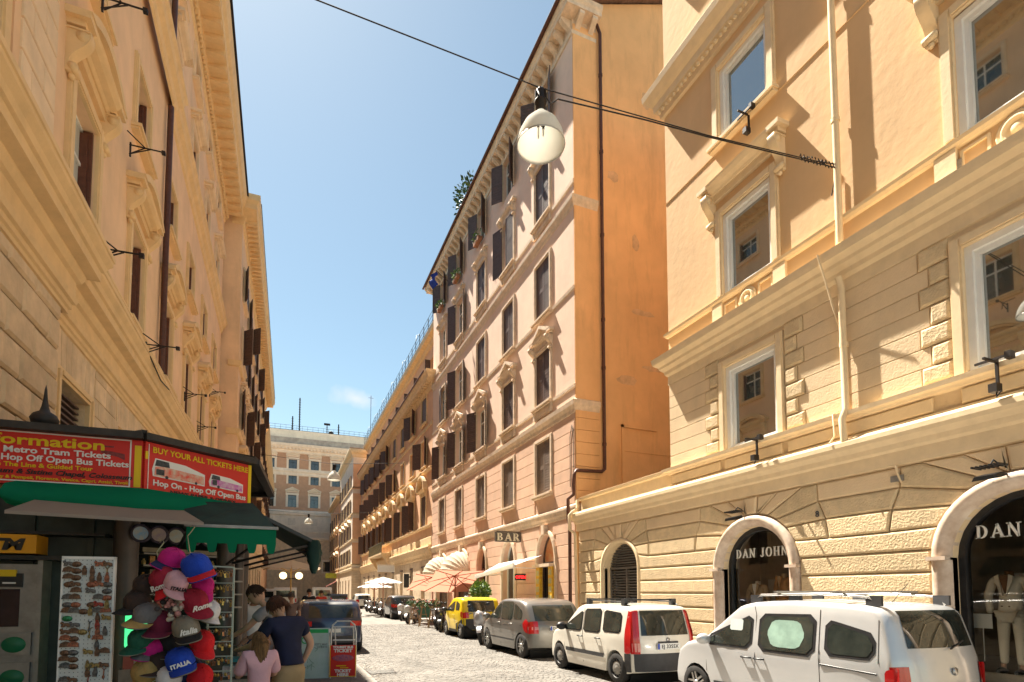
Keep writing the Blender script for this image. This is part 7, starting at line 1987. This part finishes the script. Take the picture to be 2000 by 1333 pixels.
def hair_mat(n, c_): return mat('hair_'+n, c_, .55, var=.35, vscale=9, stretch=(6, 6, 1), bump=.8, bscale=60)

class Person:
    """joints in metres, local frame: y is the facing direction, x to the person's right, z up"""
    def __init__(s, label, loc, rz, H, J, sk=M_skin, group=None, build=1.0, head_tilt=(0, 0)):
        s.t = thing('person', label, 'person', loc, rz, group); s.H = H; s.J = J; s.b = build; s.sk = sk
        J_ = dict(pelvis=(0, 0, .53*H), waist=(0, 0, .62*H), chest=(0, 0, .73*H), neck=(0, .0, .83*H), head=(0, .02, .90*H))
        for sd, x in (('r', 1), ('l', -1)):
            J_.update({'hip'+sd: (x*.055*H, 0, .51*H), 'knee'+sd: (x*.06*H, .01, .28*H), 'ankle'+sd: (x*.065*H, -.01, .045*H), 'toe'+sd: (x*.075*H, .12, .02*H),
                       'sh'+sd: (x*.105*H, 0, .80*H), 'el'+sd: (x*.13*H, -.02, .63*H), 'wr'+sd: (x*.13*H, .03, .485*H)})
        J_.update(J); s.P = {k_: Vector(v) for k_, v in J_.items()}
        s.body(head_tilt)
    def body(s, tilt):
        P, H, b = s.P, s.H, s.b
        names = ['pelvis', 'waist', 'chest', 'neck', 'head', 'hipr', 'kneer', 'ankler', 'toer', 'hipl', 'kneel', 'anklel', 'toel', 'shr', 'elr', 'wrr', 'shl', 'ell', 'wrl']
        rad = [(.10*b, .075*b), (.085*b, .065*b), (.095*b, .07*b), .038, .045, .07*b, .048*b, .034, .028, .07*b, .048*b, .034, .028, .048*b, .036*b, .024, .048*b, .036*b, .024]
        idx = {n: i for i, n in enumerate(names)}
        E = [(0, 1), (1, 2), (2, 3), (3, 4), (0, 5), (5, 6), (6, 7), (7, 8), (0, 9), (9, 10), (10, 11), (11, 12), (2, 13), (13, 14), (14, 15), (2, 16), (16, 17), (17, 18)]
        vs, fs = skin_data([P[n] for n in names], E, [r if isinstance(r, tuple) else (r, r) for r in rad], 2)
        mb = MB().add(vs, fs, 0, True)
        # head with face, turned and tilted on the neck
        hd = P['head']; s.HT = Matrix.Translation(hd) @ Matrix.Rotation(tilt[1], 4, 'Z') @ Matrix.Rotation(tilt[0], 4, 'X')
        T = s.HT; k_ = H/1.7
        hv = MB(); hv.sphere((0, 0, 0), 1, 20, 14, sc=(.074*k_, .092*k_, .11*k_))
        out = []
        for x, y, z in hv.v:
            if z < 0: x *= 1-.28*(-z/(.11*k_))**1.5; y = y+.012*(-z/.11) if y > 0 else y*(1-.25*(-z/.11))
            out.append((x, y, z+.012))
        mb.add(out, hv.f, 0, True, T)
        mb.sphere((0, .098*k_, .0), .013*k_, 8, 6, 0, (.9, 1.3, 1.7), None) if False else mb.add(*(lambda q: (q.v, q.f))(MB().sphere((0, .094*k_, .004), .013*k_, 8, 6, sc=(.9, 1.4, 1.8))), 0, True, T)
        for sd in (-1, 1): mb.add(*(lambda q: (q.v, q.f))(MB().sphere((sd*.074*k_, -.005, .01), .016*k_, 8, 6, sc=(.4, 1, 1.7))), 0, True, T)
        # hands: palm, four fingers, thumb
        for sd, sg in (('r', 1), ('l', -1)):
            w_ = P['wr'+sd]; e = P['el'+sd]; d = (w_-e).normalized(); s.hand(mb, w_, d, sg)
        s.body_o = obj('body', mb.mesh('body', s.sk), s.t)
        f = MB()
        for sd in (-1, 1): f.add(*(lambda q: (q.v, q.f))(MB().sphere((sd*.030*k_, .083*k_, .026*k_), .009*k_, 8, 6, sc=(1.3, .6, .7))), 0, True, T)
        part('eye', f, M_eye, s.t)
        part('mouth', MB().add(*(lambda q: (q.v, q.f))(MB().sphere((0, .088*k_, -.046*k_), .012*k_, 8, 6, sc=(1.9, .6, .45))), 0, True, T), M_lip, s.t)
    def hand(s, mb, w_, d, sg, curl=.5):
        side = Vector((0, 0, 1)).cross(d); side = side.normalized() if side.length > .2 else Vector((1, 0, 0))
        nrm = d.cross(side).normalized()
        pc = w_+d*.05
        mb.tube([w_, w_+d*.03, w_+d*.085], [.022, .030, .026], 8)
        for i, (o_, L_) in enumerate(((-.026, .062), (-.009, .075), (.009, .070), (.026, .054))):
            a = w_+d*.082+side*o_; q = a+d*L_*.45-nrm*.010*sg*0-Vector((0, 0, .008*curl)); r = q+(d*(1-curl*.6)-Vector((0, 0, curl*.4))).normalized()*L_*.55
            mb.tube([a, q, r], [.0095, .0085, .0065], 6)
        a = w_+d*.03-side*.026*sg; mb.tube([a, a+d*.03-side*.022*sg, a+d*.06-side*.026*sg-Vector((0, 0, .008))], [.012, .010, .008], 6)
    def cloth(s, name, verts, edges, rad, m, extra=None, sub=2):
        vs, fs = skin_data([Vector(v) if not isinstance(v, str) else s.P[v] for v in verts], edges, [r if isinstance(r, tuple) else (r, r) for r in rad], sub)
        out = []
        for v in vs:      # folds
            n = math.sin(v.x*38+v.z*21)*math.sin(v.z*33+v.y*40); out.append(v+Vector((v.x-s.P['chest'].x, v.y-s.P['chest'].y, 0)).normalized()*n*.0035)
        return part(name, MB().add(out, fs, 0, True), m, s.t)
    def shirt(s, m, sleeve=.6, hem=.0, b=None, loose=1.15, name='shirt'):
        P = s.P; b = (b or s.b)*loose
        er = P['shr'].lerp(P['elr'], sleeve); el = P['shl'].lerp(P['ell'], sleeve)
        nb = P['chest'].lerp(P['neck'], .72); hem_ = P['pelvis'].lerp(P['waist'], .0)+Vector((0, 0, -.03+hem))
        return s.cloth(name, [P['waist'], P['chest'], nb, hem_, P['shr'], er, P['shl'], el], [(0, 1), (1, 2), (0, 3), (1, 4), (4, 5), (1, 6), (6, 7)],
                       [(.102*b, .085*b), (.112*b, .088*b), (.06*b, .055*b), (.118*b, .098*b), .060*b, .052*b*loose, .060*b, .052*b*loose], m)
    def trousers(s, m, length=1.0, b=None, name='trousers'):
        P = s.P; b = (b or s.b); a = []
        for sd in 'rl':
            k_ = P['knee'+sd]; an = P['knee'+sd].lerp(P['ankle'+sd], length); a.append((P['hip'+sd], k_, an))
        pv = P['pelvis']; H = s.H
        V = [pv+Vector((0, 0, .05)), pv+Vector((0, 0, -.07))]
        for h_, k_, an in a: V += [h_.lerp(k_, .28), k_, an]
        return s.cloth(name, V, [(0, 1), (1, 2), (2, 3), (3, 4), (1, 5), (5, 6), (6, 7)], [(.118*b, .098*b), (.125*b, .105*b), .088*b, .068*b, .06*b, .088*b, .068*b, .06*b], m)
    def shoes(s, m):
        for sd in 'rl':
            a, t = s.P['ankle'+sd], s.P['toe'+sd]
            part('shoe', MB().tube([(a.x, a.y-.05, .035), (a.x, a.y+.02, .045), (t.x, t.y, .032), (t.x, t.y+.04, .022)], [.035, .042, .04, .022], 10), m, s.t)
    def hair(s, m, kind='short'):
        k_ = s.H/1.7; mb = MB(); hv = MB().sphere((0, 0, 0), 1, 28, 18)
        vs = []; keep = []
        for i, (x, y, z) in enumerate(hv.v):
            n = .07*math.sin(x*13+z*7)*math.sin(y*11+z*9)+.05*math.sin(x*31+y*17)+.03*math.sin(z*40+x*22)
            r = 1.0+n
            if kind == 'bob': q = (x*.108*r, y*.120*r-.016, z*.128*r+.026)
            elif kind == 'long': q = (x*.088*r, y*.105*r-.012, z*.118*r+.022)
            else: q = (x*.081*r, y*.100*r-.008, z*.113*r+.022)
            vs.append(tuple(c_*k_ for c_ in q))
            face = y > .30 and z < (.42 if kind != 'bob' else .30)
            low_ = z < (-.42 if kind == 'bob' else (-.25 if kind == 'short' else -.5)) or (kind == 'short' and z < .1 and y > -.1 and abs(x) > .5)
            keep.append(not face and not low_)
        fs = [f for f in hv.f if sum(keep[i] for i in f) >= len(f)*.75]
        mb.add(vs, fs, 0, True, s.HT)
        rnd = random.Random(int(s.H*1000)+len(kind))
        for i in range(420 if kind != 'short' else 260):       # loose locks break the outline
            a = rnd.uniform(0, 2*PI); c_ = rnd.uniform(-.1, .95)
            if math.sin(a) > .35 and c_ < .45: continue
            sc = (.106, .119, .127) if kind == 'bob' else (.082, .1, .115)
            st_ = Vector((math.cos(a)*math.sqrt(1-c_*c_)*sc[0], math.sin(a)*math.sqrt(1-c_*c_)*sc[1]-.01, c_*sc[2]+.022))*k_
            dn = Vector((math.cos(a)*.02, math.sin(a)*.02, -.05-rnd.random()*.03))*k_
            if kind == 'short': dn *= .5
            mb.tube([s.HT @ st_, s.HT @ (st_*1.02+dn*.5), s.HT @ (st_*1.0+dn)], [.006*k_, .005*k_, .002*k_], 4, caps=False)
        if kind == 'long':
            for i in range(110):
                a = rnd.uniform(-PI*.98, -.02) if i % 4 else rnd.choice((rnd.uniform(-.1, .25), rnd.uniform(PI-.25, PI+.1)))
                st_ = s.HT @ (Vector((math.cos(a)*.085, math.sin(a)*.10-.01, .01))*k_)
                L_ = rnd.uniform(.28, .42)*k_; p1 = st_+Vector((math.cos(a)*.012, -.02, -L_*.4)); p2 = st_+Vector((math.cos(a)*.01+rnd.uniform(-.02, .02), -.015, -L_))
                mb.tube([st_, p1, p2], [.009, .010, .003], 5, caps=False)
        return part('hair', mb, m, s.t)

# --- woman in navy polo, seen from behind and to the right, head bowed to the stall
p = Person('woman in a navy polo and khaki trousers bowing over the stall, phone in hand', (.08, 6.25, .13), math.radians(38), 1.60,
           dict(pelvis=(0, -.03, .86), waist=(0, -.02, 1.0), chest=(0, .03, 1.17), neck=(0, .12, 1.335), head=(0, .20, 1.435), shr=(.185, .05, 1.28), shl=(-.185, .07, 1.28),
                elr=(.27, -.03, 1.05), wrr=(.22, .05, .835), ell=(-.30, .20, 1.06), wrl=(-.24, .44, 1.02)), M_skin, build=1.22, head_tilt=(-.5, .45))
M_navyc = mat('navy_polo_cotton', (.008, .012, .045), .8, var=.2, vscale=6, bump=.3, bscale=10)
p.shirt(M_navyc, .62, hem=.02, b=1.30); M_khaki = mat('khaki_cotton', (.36, .26, .14), .85, var=.1, vscale=6, bump=.3, bscale=10)
p.trousers(M_khaki, 1.0, b=1.26); p.shoes(M_black); p.hair(hair_mat('chestnut', (.13, .045, .018)), 'bob')
part('polo_collar', MB().tube([Vector(p.P['neck'])+Vector((.055*math.cos(a), .055*math.sin(a)-.01, -.035)) for a in [i*PI/6 for i in range(13)]], .016, 6), M_navyc, p.t)
w_ = p.P['wrr']; T = Matrix.Translation(p.t.location) @ Matrix.Rotation(math.radians(38), 4, 'Z')
o = part('phone', MB().box(-.036, .036, -.006, .006, -.08, .08), M_black, None, T @ (w_+Vector((.0, .05, -.10))), (.35, .5, .7)); tag(o, 'black phone held in the navy shirted woman\'s lowered hand', 'phone')
# --- long-haired girl in a pink top
p = Person('girl with long fair hair in a loose pale pink top between the two shoppers', (-.19, 5.85, .13), math.radians(20), 1.25,
           dict(elr=(.17, .05, .80), wrr=(.12, .22, .78), ell=(-.17, .08, .80), wrl=(-.10, .24, .80)), M_skin, build=.78, head_tilt=(-.35, .25))
M_pinkc = mat('pale_pink_cotton', (.72, .42, .48), .85, var=.1, vscale=5, bump=.4, bscale=8)
p.shirt(M_pinkc, .95, hem=-.16, b=.9, loose=1.2, name='pink_top'); p.trousers(M_pinkc, 1.0, b=.85); p.shoes(M_swht); p.hair(hair_mat('fair', (.30, .16, .06)), 'long')
# --- young man in grey T-shirt stooping, arm stretched to the rack
p = Person('young man in a grey T-shirt stooping and stretching one arm to the rack of trinkets', (-.02, 7.15, .13), math.radians(75), 1.80,
           dict(pelvis=(0, -.10, .93), waist=(0, -.06, 1.08), chest=(0, .06, 1.30), neck=(0, .19, 1.47), head=(0, .27, 1.57), shr=(.19, .10, 1.41), shl=(-.19, .12, 1.41),
                ell=(-.24, .30, 1.20), wrl=(-.18, .52, 1.08), elr=(.22, .22, 1.18), wrr=(.12, .40, 1.05)), M_skin, build=1.0, head_tilt=(-.6, .25))
p.shirt(mat('grey_cotton', (.30, .29, .30), .85, var=.08, vscale=6, bump=.3, bscale=10), .6, b=1.05); p.trousers(mat('dark_denim', (.03, .045, .09), .85, var=.2)); p.shoes(M_swht); p.hair(hair_mat('dark_brown', (.075, .034, .018)), 'short')
part('shirt_print', MB().box(.02, .08, .155, .16, 1.26, 1.30), M_navyc, p.t)
# --- man in white polo walking away
p = Person('man in a white polo shirt and jeans walking away past the kiosk', (-.42, 9.6, .13), math.radians(5), 1.76,
           dict(kneer=(.09, .10, .50), ankler=(.09, -.02, .08), toer=(.10, .10, .03), anklel=(-.10, -.22, .12), toel=(-.11, -.12, .05), elr=(.25, -.04, 1.12), ell=(-.26, -.02, 1.12), wrl=(-.25, .08, .88)), M_skin2, build=1.02)
p.shirt(mat('white_cotton', (.74, .73, .75), .85, var=.05, vscale=6, bump=.3, bscale=10), .62, b=1.08); p.trousers(MATS['dark_denim']); p.shoes(M_black); p.hair(hair_mat('grey_brown', (.12, .09, .07)), 'short')
# --- farther people
def simple_person(label, x, y, rz, H, top, hairm, z=.13, leg='dark_denim', hair='short', sk=M_skin2, group='distant passers-by by the cafe tables'):
    p = Person(label, (x, y, z), rz, H, {}, sk, group=group); p.shirt(top, .62, b=1.06); p.trousers(MATS[leg]); p.hair(hairm, hair); return p
M_blackc = mat('black_cotton', (.012, .012, .014), .85, var=.2); M_redc = mat('red_cotton', (.50, .04, .02), .85, var=.15); M_brownc = mat('brown_jacket', (.16, .10, .08), .85, var=.15)
simple_person('dark haired man in a black shirt seen over the roof of the dark blue car', 1.02, 23.5, 0, 1.80, M_blackc, hair_mat('black', (.012, .01, .008)))
simple_person('person in a red shirt right of the man in the black shirt', 1.62, 25.5, .3, 1.76, M_redc, MATS['hair_dark_brown'])
simple_person('person in a brown jacket standing close to the left side of the dark blue car', .22, 14.8, .4, 1.66, M_brownc, MATS['hair_grey_brown'])
simple_person('person in a reddish top far down the pavement left of the parasol post', -.9, 24, -.2, 1.7, M_redc, MATS['hair_black'])
simple_person('far pedestrian in a light shirt to the right of the parasol post', 1.9, 42, .2, 1.72, MATS['white_cotton'], MATS['hair_dark_brown'])
simple_person('far pedestrian in black crossing near the white van', 3.3, 50, .6, 1.74, M_blackc, MATS['hair_black'], z=0)
# mannequins in the shop windows
def mannequin(label, x, y, z, rz, H, suit, shirt_m, legs=True, s_=1.0):
    t = thing('mannequin', label, 'mannequin', (x, y, z), rz, 'headless mannequins in the shop windows')
    def sk(V, E, R, name, m): vs, fs = skin_data([Vector(v)*s_ for v in V], E, [(r if isinstance(r, tuple) else (r, r)) for r in R], 2); part(name, MB().add(vs, fs, 0, True), m, t)
    z0 = 0 if legs else -.78
    sk([(0, 0, .95+z0), (0, 0, 1.12+z0), (0, .01, 1.30+z0), (0, .0, 1.42+z0), (.19, -.01, 1.38+z0), (.26, -.02, 1.12+z0), (.27, .04, .86+z0), (-.19, -.01, 1.38+z0), (-.26, -.02, 1.12+z0), (-.27, .04, .86+z0), (0, 0, .84+z0)],
       [(0, 1), (1, 2), (2, 3), (2, 4), (4, 5), (5, 6), (2, 7), (7, 8), (8, 9), (0, 10)], [(.15, .105), (.13, .095), (.155, .11), (.06, .055), .066, .055, .045, .066, .055, .045, (.16, .115)], 'jacket', suit)
    part('neck', MB().lathe([(.06*s_, 1.38*s_+z0), (.055*s_, 1.5*s_+z0), (.0001, 1.51*s_+z0)], 14), shirt_m, t)
    part('shirt_front', MB().prism([(-.075, 1.44+z0), (.075, 1.44+z0), (0, 1.16+z0)], -.135*s_, -.10*s_), shirt_m, t)
    for sg in (-1, 1):
        part('lapel', MB().prism([(sg*.02, 1.14+z0), (sg*.10, 1.34+z0), (sg*.115, 1.42+z0), (sg*.06, 1.45+z0), (sg*.055, 1.38+z0)][::sg], -.152*s_, -.12*s_), suit, t)
        for q in range(2): part('button', MB().lathe([(.0001, .012), (.011, .01), (.011, 0)], 10, Matrix.Translation((sg*.045, -.125, .98+.1*q+z0)) @ Matrix.Rotation(PI/2, 4, 'X')), mat('horn_button', (.2, .12, .07), .4, var=.1), t)
    if legs:
        sk([(0, 0, .88), (.09, 0, .84), (.10, .0, .48), (.10, .0, .12), (-.09, 0, .84), (-.11, .02, .48), (-.12, .03, .12)], [(0, 1), (1, 2), (2, 3), (0, 4), (4, 5), (5, 6)], [(.14, .105), .09, .068, .05, .09, .068, .05], 'trousers', suit)
        for x_ in (.10, -.12):
            part('foot', MB().tube([(x_, 0, .13), (x_, 0, .05), (x_, -.10, .03)], [.032, .034, .02], 8), M_skin, t); part('shoe', MB().tube([(x_, .04, .03), (x_, -.06, .035), (x_, -.16, .022)], [.04, .045, .025], 8), M_black, t)
    else: part('stand', MB().lathe([(.02, -.55), (.02, .1)], 10).lathe([(.16, -.56), (.16, -.54), (.0001, -.53)], 18), M_black, t)
M_ivs = mat('ivory_suit', (.70, .62, .50), .8, var=.05, vscale=5, bump=.3, bscale=8); M_tan = mat('tan_jacket', (.45, .30, .17), .8, var=.08, vscale=5); M_rust = mat('rust_jacket', (.42, .18, .05), .8, var=.12, vscale=6)
M_brs = mat('brown_shirt', (.14, .06, .02), .8, var=.1)
mannequin('full length headless mannequin in an ivory double breasted suit, nearest shop window', 9.98, 4.66, .56, -PI/2, 1.5, M_ivs, M_brs)
mannequin('headless bust in a tan jacket, left of two in the middle shop window', 10.2, 9.45, 1.28, -PI/2+.15, 1.5, M_tan, M_swht, False)
mannequin('headless bust in a rust jacket, right of two in the middle shop window', 10.5, 9.0, 1.45, -PI/2-.2, 1.5, M_rust, M_tan, False)
for x, y, h, lb in ((10.2, 9.45, .73, 'low black plinth under the tan jacket bust'), (10.5, 9.0, .90, 'taller black plinth under the rust jacket bust')):
    o = part('plinth', MB().box(-.2, .2, -.2, .2, 0, h-.55), M_black, None, (x, y, .552)); tag(o, lb, 'plinth')
o = part('price_card', MB().box(0, .01, -.12, .12, 0, .22).box(.004, .006, -.005, .005, -.5, 0), M_swht, None, (9.95, 5.0, 1.2)); tag(o, 'small white price card in front of the ivory suited mannequin', 'card')

# ================================================================ plants, flowers, flag, clutter
M_leaf = mat('glossy_leaf', (.07, .17, .025), .45, var=.35, vscale=3, col2=(.03, .09, .02)); M_leaf2 = mat('yellow_green_leaf', (.22, .30, .04), .5, var=.35, vscale=4, col2=(.08, .16, .02)); M_leafd = mat('dark_oleander_leaf', (.035, .085, .03), .5, var=.3, vscale=4)
M_terra = mat('terracotta', (.36, .16, .08), .8, var=.15, vscale=6)
def leaves(n, box_, size, rnd, mats=2, droop=.3, round_=True):
    mb = MB()
    for i in range(n):
        while True:
            p = Vector([rnd.uniform(-1, 1) for _ in range(3)])
            if not round_ or p.length < 1: break
        if round_ and p.length < .55 and rnd.random() < .6: p = p.normalized()*rnd.uniform(.6, 1)
        lump = 1+.22*math.sin(p.x*6+p.z*5)*math.cos(p.y*7)
        c_ = Vector((p.x*box_[0], p.y*box_[1], p.z*box_[2]))*lump
        d = (Vector((p.x, p.y, p.z*.5))+Vector([rnd.uniform(-.9, .9) for _ in range(3)])).normalized(); s_ = size*rnd.uniform(.6, 1.3)
        sd = d.cross(Vector([rnd.uniform(-1, 1) for _ in range(3)])).normalized()*s_*.26; up = d.cross(sd).normalized()*s_*.08
        mb.add([c_, c_+d*s_*.5+sd+up, c_+d*s_, c_+d*s_*.5-sd+up], [(0, 1, 2), (0, 2, 3)], rnd.randrange(mats))
    return mb
rnd = random.Random(3)
t = thing('potted_hedge', 'bright green bushy hedge in a planter by the bar door', 'plant', (8.75, 24.5, .12))
part('planter', MB().box(-.3, .3, -.75, .75, 0, .55).box(-.33, .33, -.78, .78, .5, .58), M_terra, t)
part('stem', MB().tube([(0, -.4, .5), (.02, -.35, 1.2), (0, -.3, 1.8)], .03, 6).tube([(0, .4, .5), (-.02, .3, 1.2), (0, .3, 1.8)], .03, 6), M_shutter, t)
o = obj('foliage', leaves(1500, (.36, .8, .5), .14, rnd).mesh('foliage', [M_leaf, M_leaf2]), t, (0, 0, 1.65)); o['kind'] = 'stuff'
t = thing('potted_shrub', 'dark leafy shrub rising over the pink building\'s eaves', 'plant', (9.6, 29.0, 23.4))
part('pot', MB().lathe([(.3, 0), (.42, .6), (.38, .6), (.0001, .55)], 14), M_terra, t)
part('stem', MB().tube([(0, 0, .5), (.05, .1, 1.3), (0, .3, 2.2)], .04, 6).tube([(0, 0, .5), (-.1, -.4, 1.4), (-.1, -.6, 2.0)], .03, 6), M_shutter, t)
mb = leaves(420, (.55, 1.3, .85), .24, rnd); part('foliage', mb, [M_leafd, M_leaf], t, (-.1, .1, 1.55), kind='stuff')
def box_plant(label, s, z, n=160, m=(M_leaf2, M_leaf)):
    t = thing('window_plant', label, 'plant', (9.28, s, z), 0, 'plants on the pink building\'s top window sills')
    part('pot', MB().box(-.14, .1, -.4, .4, -.2, 0), M_terra, t); part('foliage', leaves(n, (.22, .5, .3), .12, rnd), list(m), t, (-.05, 0, .14), kind='stuff')
box_plant('yellow green plant on the top floor sill beside the blue flag', 30.2, 20.55, 220)
box_plant('yellow green plant on the leftmost top floor sill of the pink building', 33.8, 20.5, 200)
box_plant('small leafy plant on the second top floor sill of the pink building', 26.4, 20.5, 100)
t = thing('flag', 'crumpled dark blue flag hanging below a top floor window', 'flag', (9.3, 31.2, 20.9))
part('pole', MB().tube([(0, 0, -.3), (-1.0, .2, .55)], .02, 6), M_iron, t)
vs = [(-.95+.12*math.sin(j*1.1)-.05*i, .2+.05*i+.06*math.sin(j*1.3+i), .5-.11*j-.03*i) for i in range(7) for j in range(9)]
part('cloth', MB().add(vs, [(i*9+j, i*9+j+1, (i+1)*9+j+1, (i+1)*9+j) for i in range(6) for j in range(8)], 0, True), mat('flag_blue', (.02, .05, .30), .8, var=.15, vscale=5), t)
# flower stands: three wooden easels carrying bouquets
flw = [mat('petal_%s' % n, c_, .7, var=.2, vscale=20) for n, c_ in (('pink', (.60, .16, .20)), ('cream', (.68, .55, .35)), ('white', (.7, .66, .6)), ('coral', (.65, .20, .10)))]
for i, (x, y, lb) in enumerate(((6.65, 29.2, 'wooden easel with a pale bouquet, left of the flower stands'), (6.70, 27.4, 'wooden easel with a pink bouquet, middle of the flower stands'), (6.85, 26.1, 'wooden easel with a coral bouquet, nearest to the black scooter'))):
    t = thing('flower_stand', lb, 'flower stand', (x, y, .0), .2*i, 'flower stands at the kerb')
    for dx, dy in ((-.28, -.1), (.28, -.1), (0, .35)): part('leg', MB().bar((dx, dy, 0), (dx*.25, dy*.2, 1.05), .035), mat('pale_wood', (.40, .26, .13), .7, var=.2, vscale=12), t)
    part('shelf', MB().bar((-.24, -.1, .35), (.24, -.1, .35), .04).bar((-.2, -.1, .62), (.2, -.1, .62), .03), MATS['pale_wood'], t)
    part('basket', MB().lathe([(.10, .95), (.22, 1.12), (.24, 1.16)], 14), MATS['pale_wood'], t)
    part('foliage', leaves(260, (.40, .34, .17), .12, rnd), [M_leaf, M_leafd], t, (0, 0, 1.18), kind='stuff')
    mb = MB()
    for q in range(34):
        a = rnd.uniform(0, 2*PI); r_ = rnd.uniform(.05, .4); c_ = Vector((r_*math.cos(a), r_*.85*math.sin(a), 1.25+.12*(1-r_/.4)+rnd.uniform(-.04, .04)))
        for k_ in range(5):
            d = Vector((math.cos(k_*1.256), math.sin(k_*1.256), .5)); mb.sphere(c_+d*.02, .024, 6, 4, (q+i) % 4)
    o = obj('blossoms', mb.mesh('blossoms', flw), t); o['kind'] = 'stuff'
# a few boxes and bins by the cafe
o = part('planter_box', MB().box(-.6, .6, -.2, .2, 0, .8), M_grn, None, (8.3, 34.5, .12)); tag(o, 'green cafe screen box behind the flower stands', 'planter')
for i, (x, y) in enumerate(((8.6, 38.5), (8.5, 41.8))):
    t = thing('cafe_table', ['near', 'far'][i]+' small round cafe table under the white parasols', 'table', (x, y, .12), 0, 'cafe tables')
    part('top', MB().lathe([(.0001, .74), (.34, .74), (.34, .71), (.0001, .71)], 18), M_woodp, t); part('leg', MB().lathe([(.04, 0), (.03, .71)], 8), M_iron, t); part('foot', MB().lathe([(.22, 0), (.22, .03), (.0001, .05)], 14), M_iron, t)
# barriers and far market: white tents and vans at the end of the street
def van(label, x, y, L_, W_, H_, m, cat='van'):
    t = thing('parked_van', label, cat, (x, y, 0), 0, 'vans and cars far down the street')
    prof = [(-L_/2, .35), (-L_/2, H_*.9), (-L_/2+.1, H_), (L_/2-1.4, H_), (L_/2-.75, H_*.62), (L_/2-.05, H_*.5), (L_/2, .35)]
    T = Matrix.Rotation(PI/2, 4, 'Z')
    part('body', MB().prism(prof, -W_/2, W_/2, T=T), m, t)
    part('rear_window', MB().box(-W_/2+.18, W_/2-.18, -L_/2-.015, -L_/2, H_*.58, H_*.86), M_carglass, t)
    for sg in (-1, 1):
        part('tail_lamp', MB().box(min(sg*(W_/2-.14), sg*(W_/2-.02)), max(sg*(W_/2-.14), sg*(W_/2-.02)), -L_/2-.02, -L_/2, .8, 1.15), M_red, t)
        for yy in (-L_/2+.9, L_/2-.9): part('wheel', MB().lathe([(.001, -.1), (.33, -.1), (.35, 0), (.33, .1), (.001, .1)], 18, Matrix.Translation((sg*(W_/2-.1), yy, .34)) @ Matrix.Rotation(PI/2, 4, 'Y')), M_tyre, t)
        part('side_window', MB().box(sg*(W_/2)-.01, sg*(W_/2)+.01, L_/2-2.3, L_/2-1.45, H_*.6, H_*.88), M_carglass, t)
    part('number_plate', MB().box(-.26, .26, -L_/2-.02, -L_/2, .5, .62), M_plate, t)
van('white box van far down the street in front of the palazzo', 4.2, 66, 4.6, 1.9, 2.3, M_cream)
van('second white van at the left far end, under the tan parasol', .3, 58, 4.8, 2.0, 2.2, M_cream)
van('third pale van farther left at the end of the street', -1.6, 62, 4.6, 1.9, 2.1, M_cream)
van('dark violet car far down the street next to the far white car', 5.7, 63, 4.2, 1.8, 1.55, M_darkc, 'car')
for i in range(10):
    x = 1.6+i*.75; o = part('bollard', MB().lathe([(.09, 0), (.09, .05), (.055, .1), (.05, .8), (.07, .84), (.04, .92), (.0001, .95)], 10), M_iron, None, (x, 86+.6*math.sin(i), 0)); tag(o, 'dark iron bollard before the palazzo podium, %s of the row from the left' % ORD[i], 'bollard', 'bollards before the podium')
# souvenir racks and passers beyond the kiosk, under the awning
for i, (x, y, lb) in enumerate(((-.9, 10.6, 'postcard stand nearest beyond the kiosk'), (-1.5, 12.2, 'postcard stand by the wall beyond the kiosk'), (-.7, 13.4, 'farther postcard stand on the pavement beyond the kiosk'))):
    t = thing('postcard_stand', lb, 'stand', (x, y, .13), .3*i, 'postcard stands beyond the kiosk')
    part('post', MB().lathe([(.25, 0), (.25, .03), (.02, .05), (.02, 1.8)], 12), M_iron, t)
    for r_ in range(7):
        for c_ in range(6):
            T = Matrix.Rotation(c_*PI/3, 4, 'Z'); part('postcard', MB().box(-.075, .075, -.2, -.195, .55+r_*.18, .69+r_*.18, 0, T), good[rnd.randrange(6)] if rnd.random() < .7 else M_swht, t)
for x, y, m_, mo, lb in ((7.1, 34.0, M_wht, False, 'white scooter between the flower stands and the dark city car'), (7.3, 48.0, M_sil, False, 'silver scooter just before the lone dark scooter far down the kerb'), (7.35, 50.2, M_blk, True, 'black motorbike beside the far silver scooter'), (7.0, 25.2, M_blk, True, 'black motorbike tucked behind the black scooter')):
    scooter(lb, (x, y, 0), -PI/2-.45, m_, .12, moto=mo, screen=not mo)
# drain cover, gutter litter, oil stains
t = thing('drain_cover', 'square iron drain cover set in the paving near the left kerb', 'drain cover', (2.05, 12.2, 0), .05)
part('frame', MB().box(-.3, .3, -.3, .3, -.02, .004), M_iron, t)
for i in range(7): part('grate_bar', MB().box(-.26, .26, -.25+i*.075, -.215+i*.075, .004, .012), M_hub, t)
rnd = random.Random(12); mb = MB()
for i in range(520):
    y = rnd.uniform(6.5, 13.6); x = 1.72+abs(rnd.gauss(0, .22)); s_ = rnd.uniform(.008, .028); a = rnd.uniform(0, 6.28)
    z = .004+rnd.random()*.006
    mb.add([(x+s_*math.cos(a+q), y+s_*math.sin(a+q)*.7, z+rnd.uniform(0, .006)) for q in (0, 1.7, 3.1, 4.6)], [(0, 1, 2, 3)], i % 3)
o = obj('leaf_litter', mb.mesh('leaf_litter', [mat('litter_brown', (.09, .06, .035), .9, var=.3), mat('litter_grey', (.12, .11, .10), .9, var=.3), mat('litter_pale', (.4, .36, .3), .9, var=.2)]), kind='stuff')
tag(o, 'dry leaves and grit gathered along the gutter of the left kerb', 'litter')
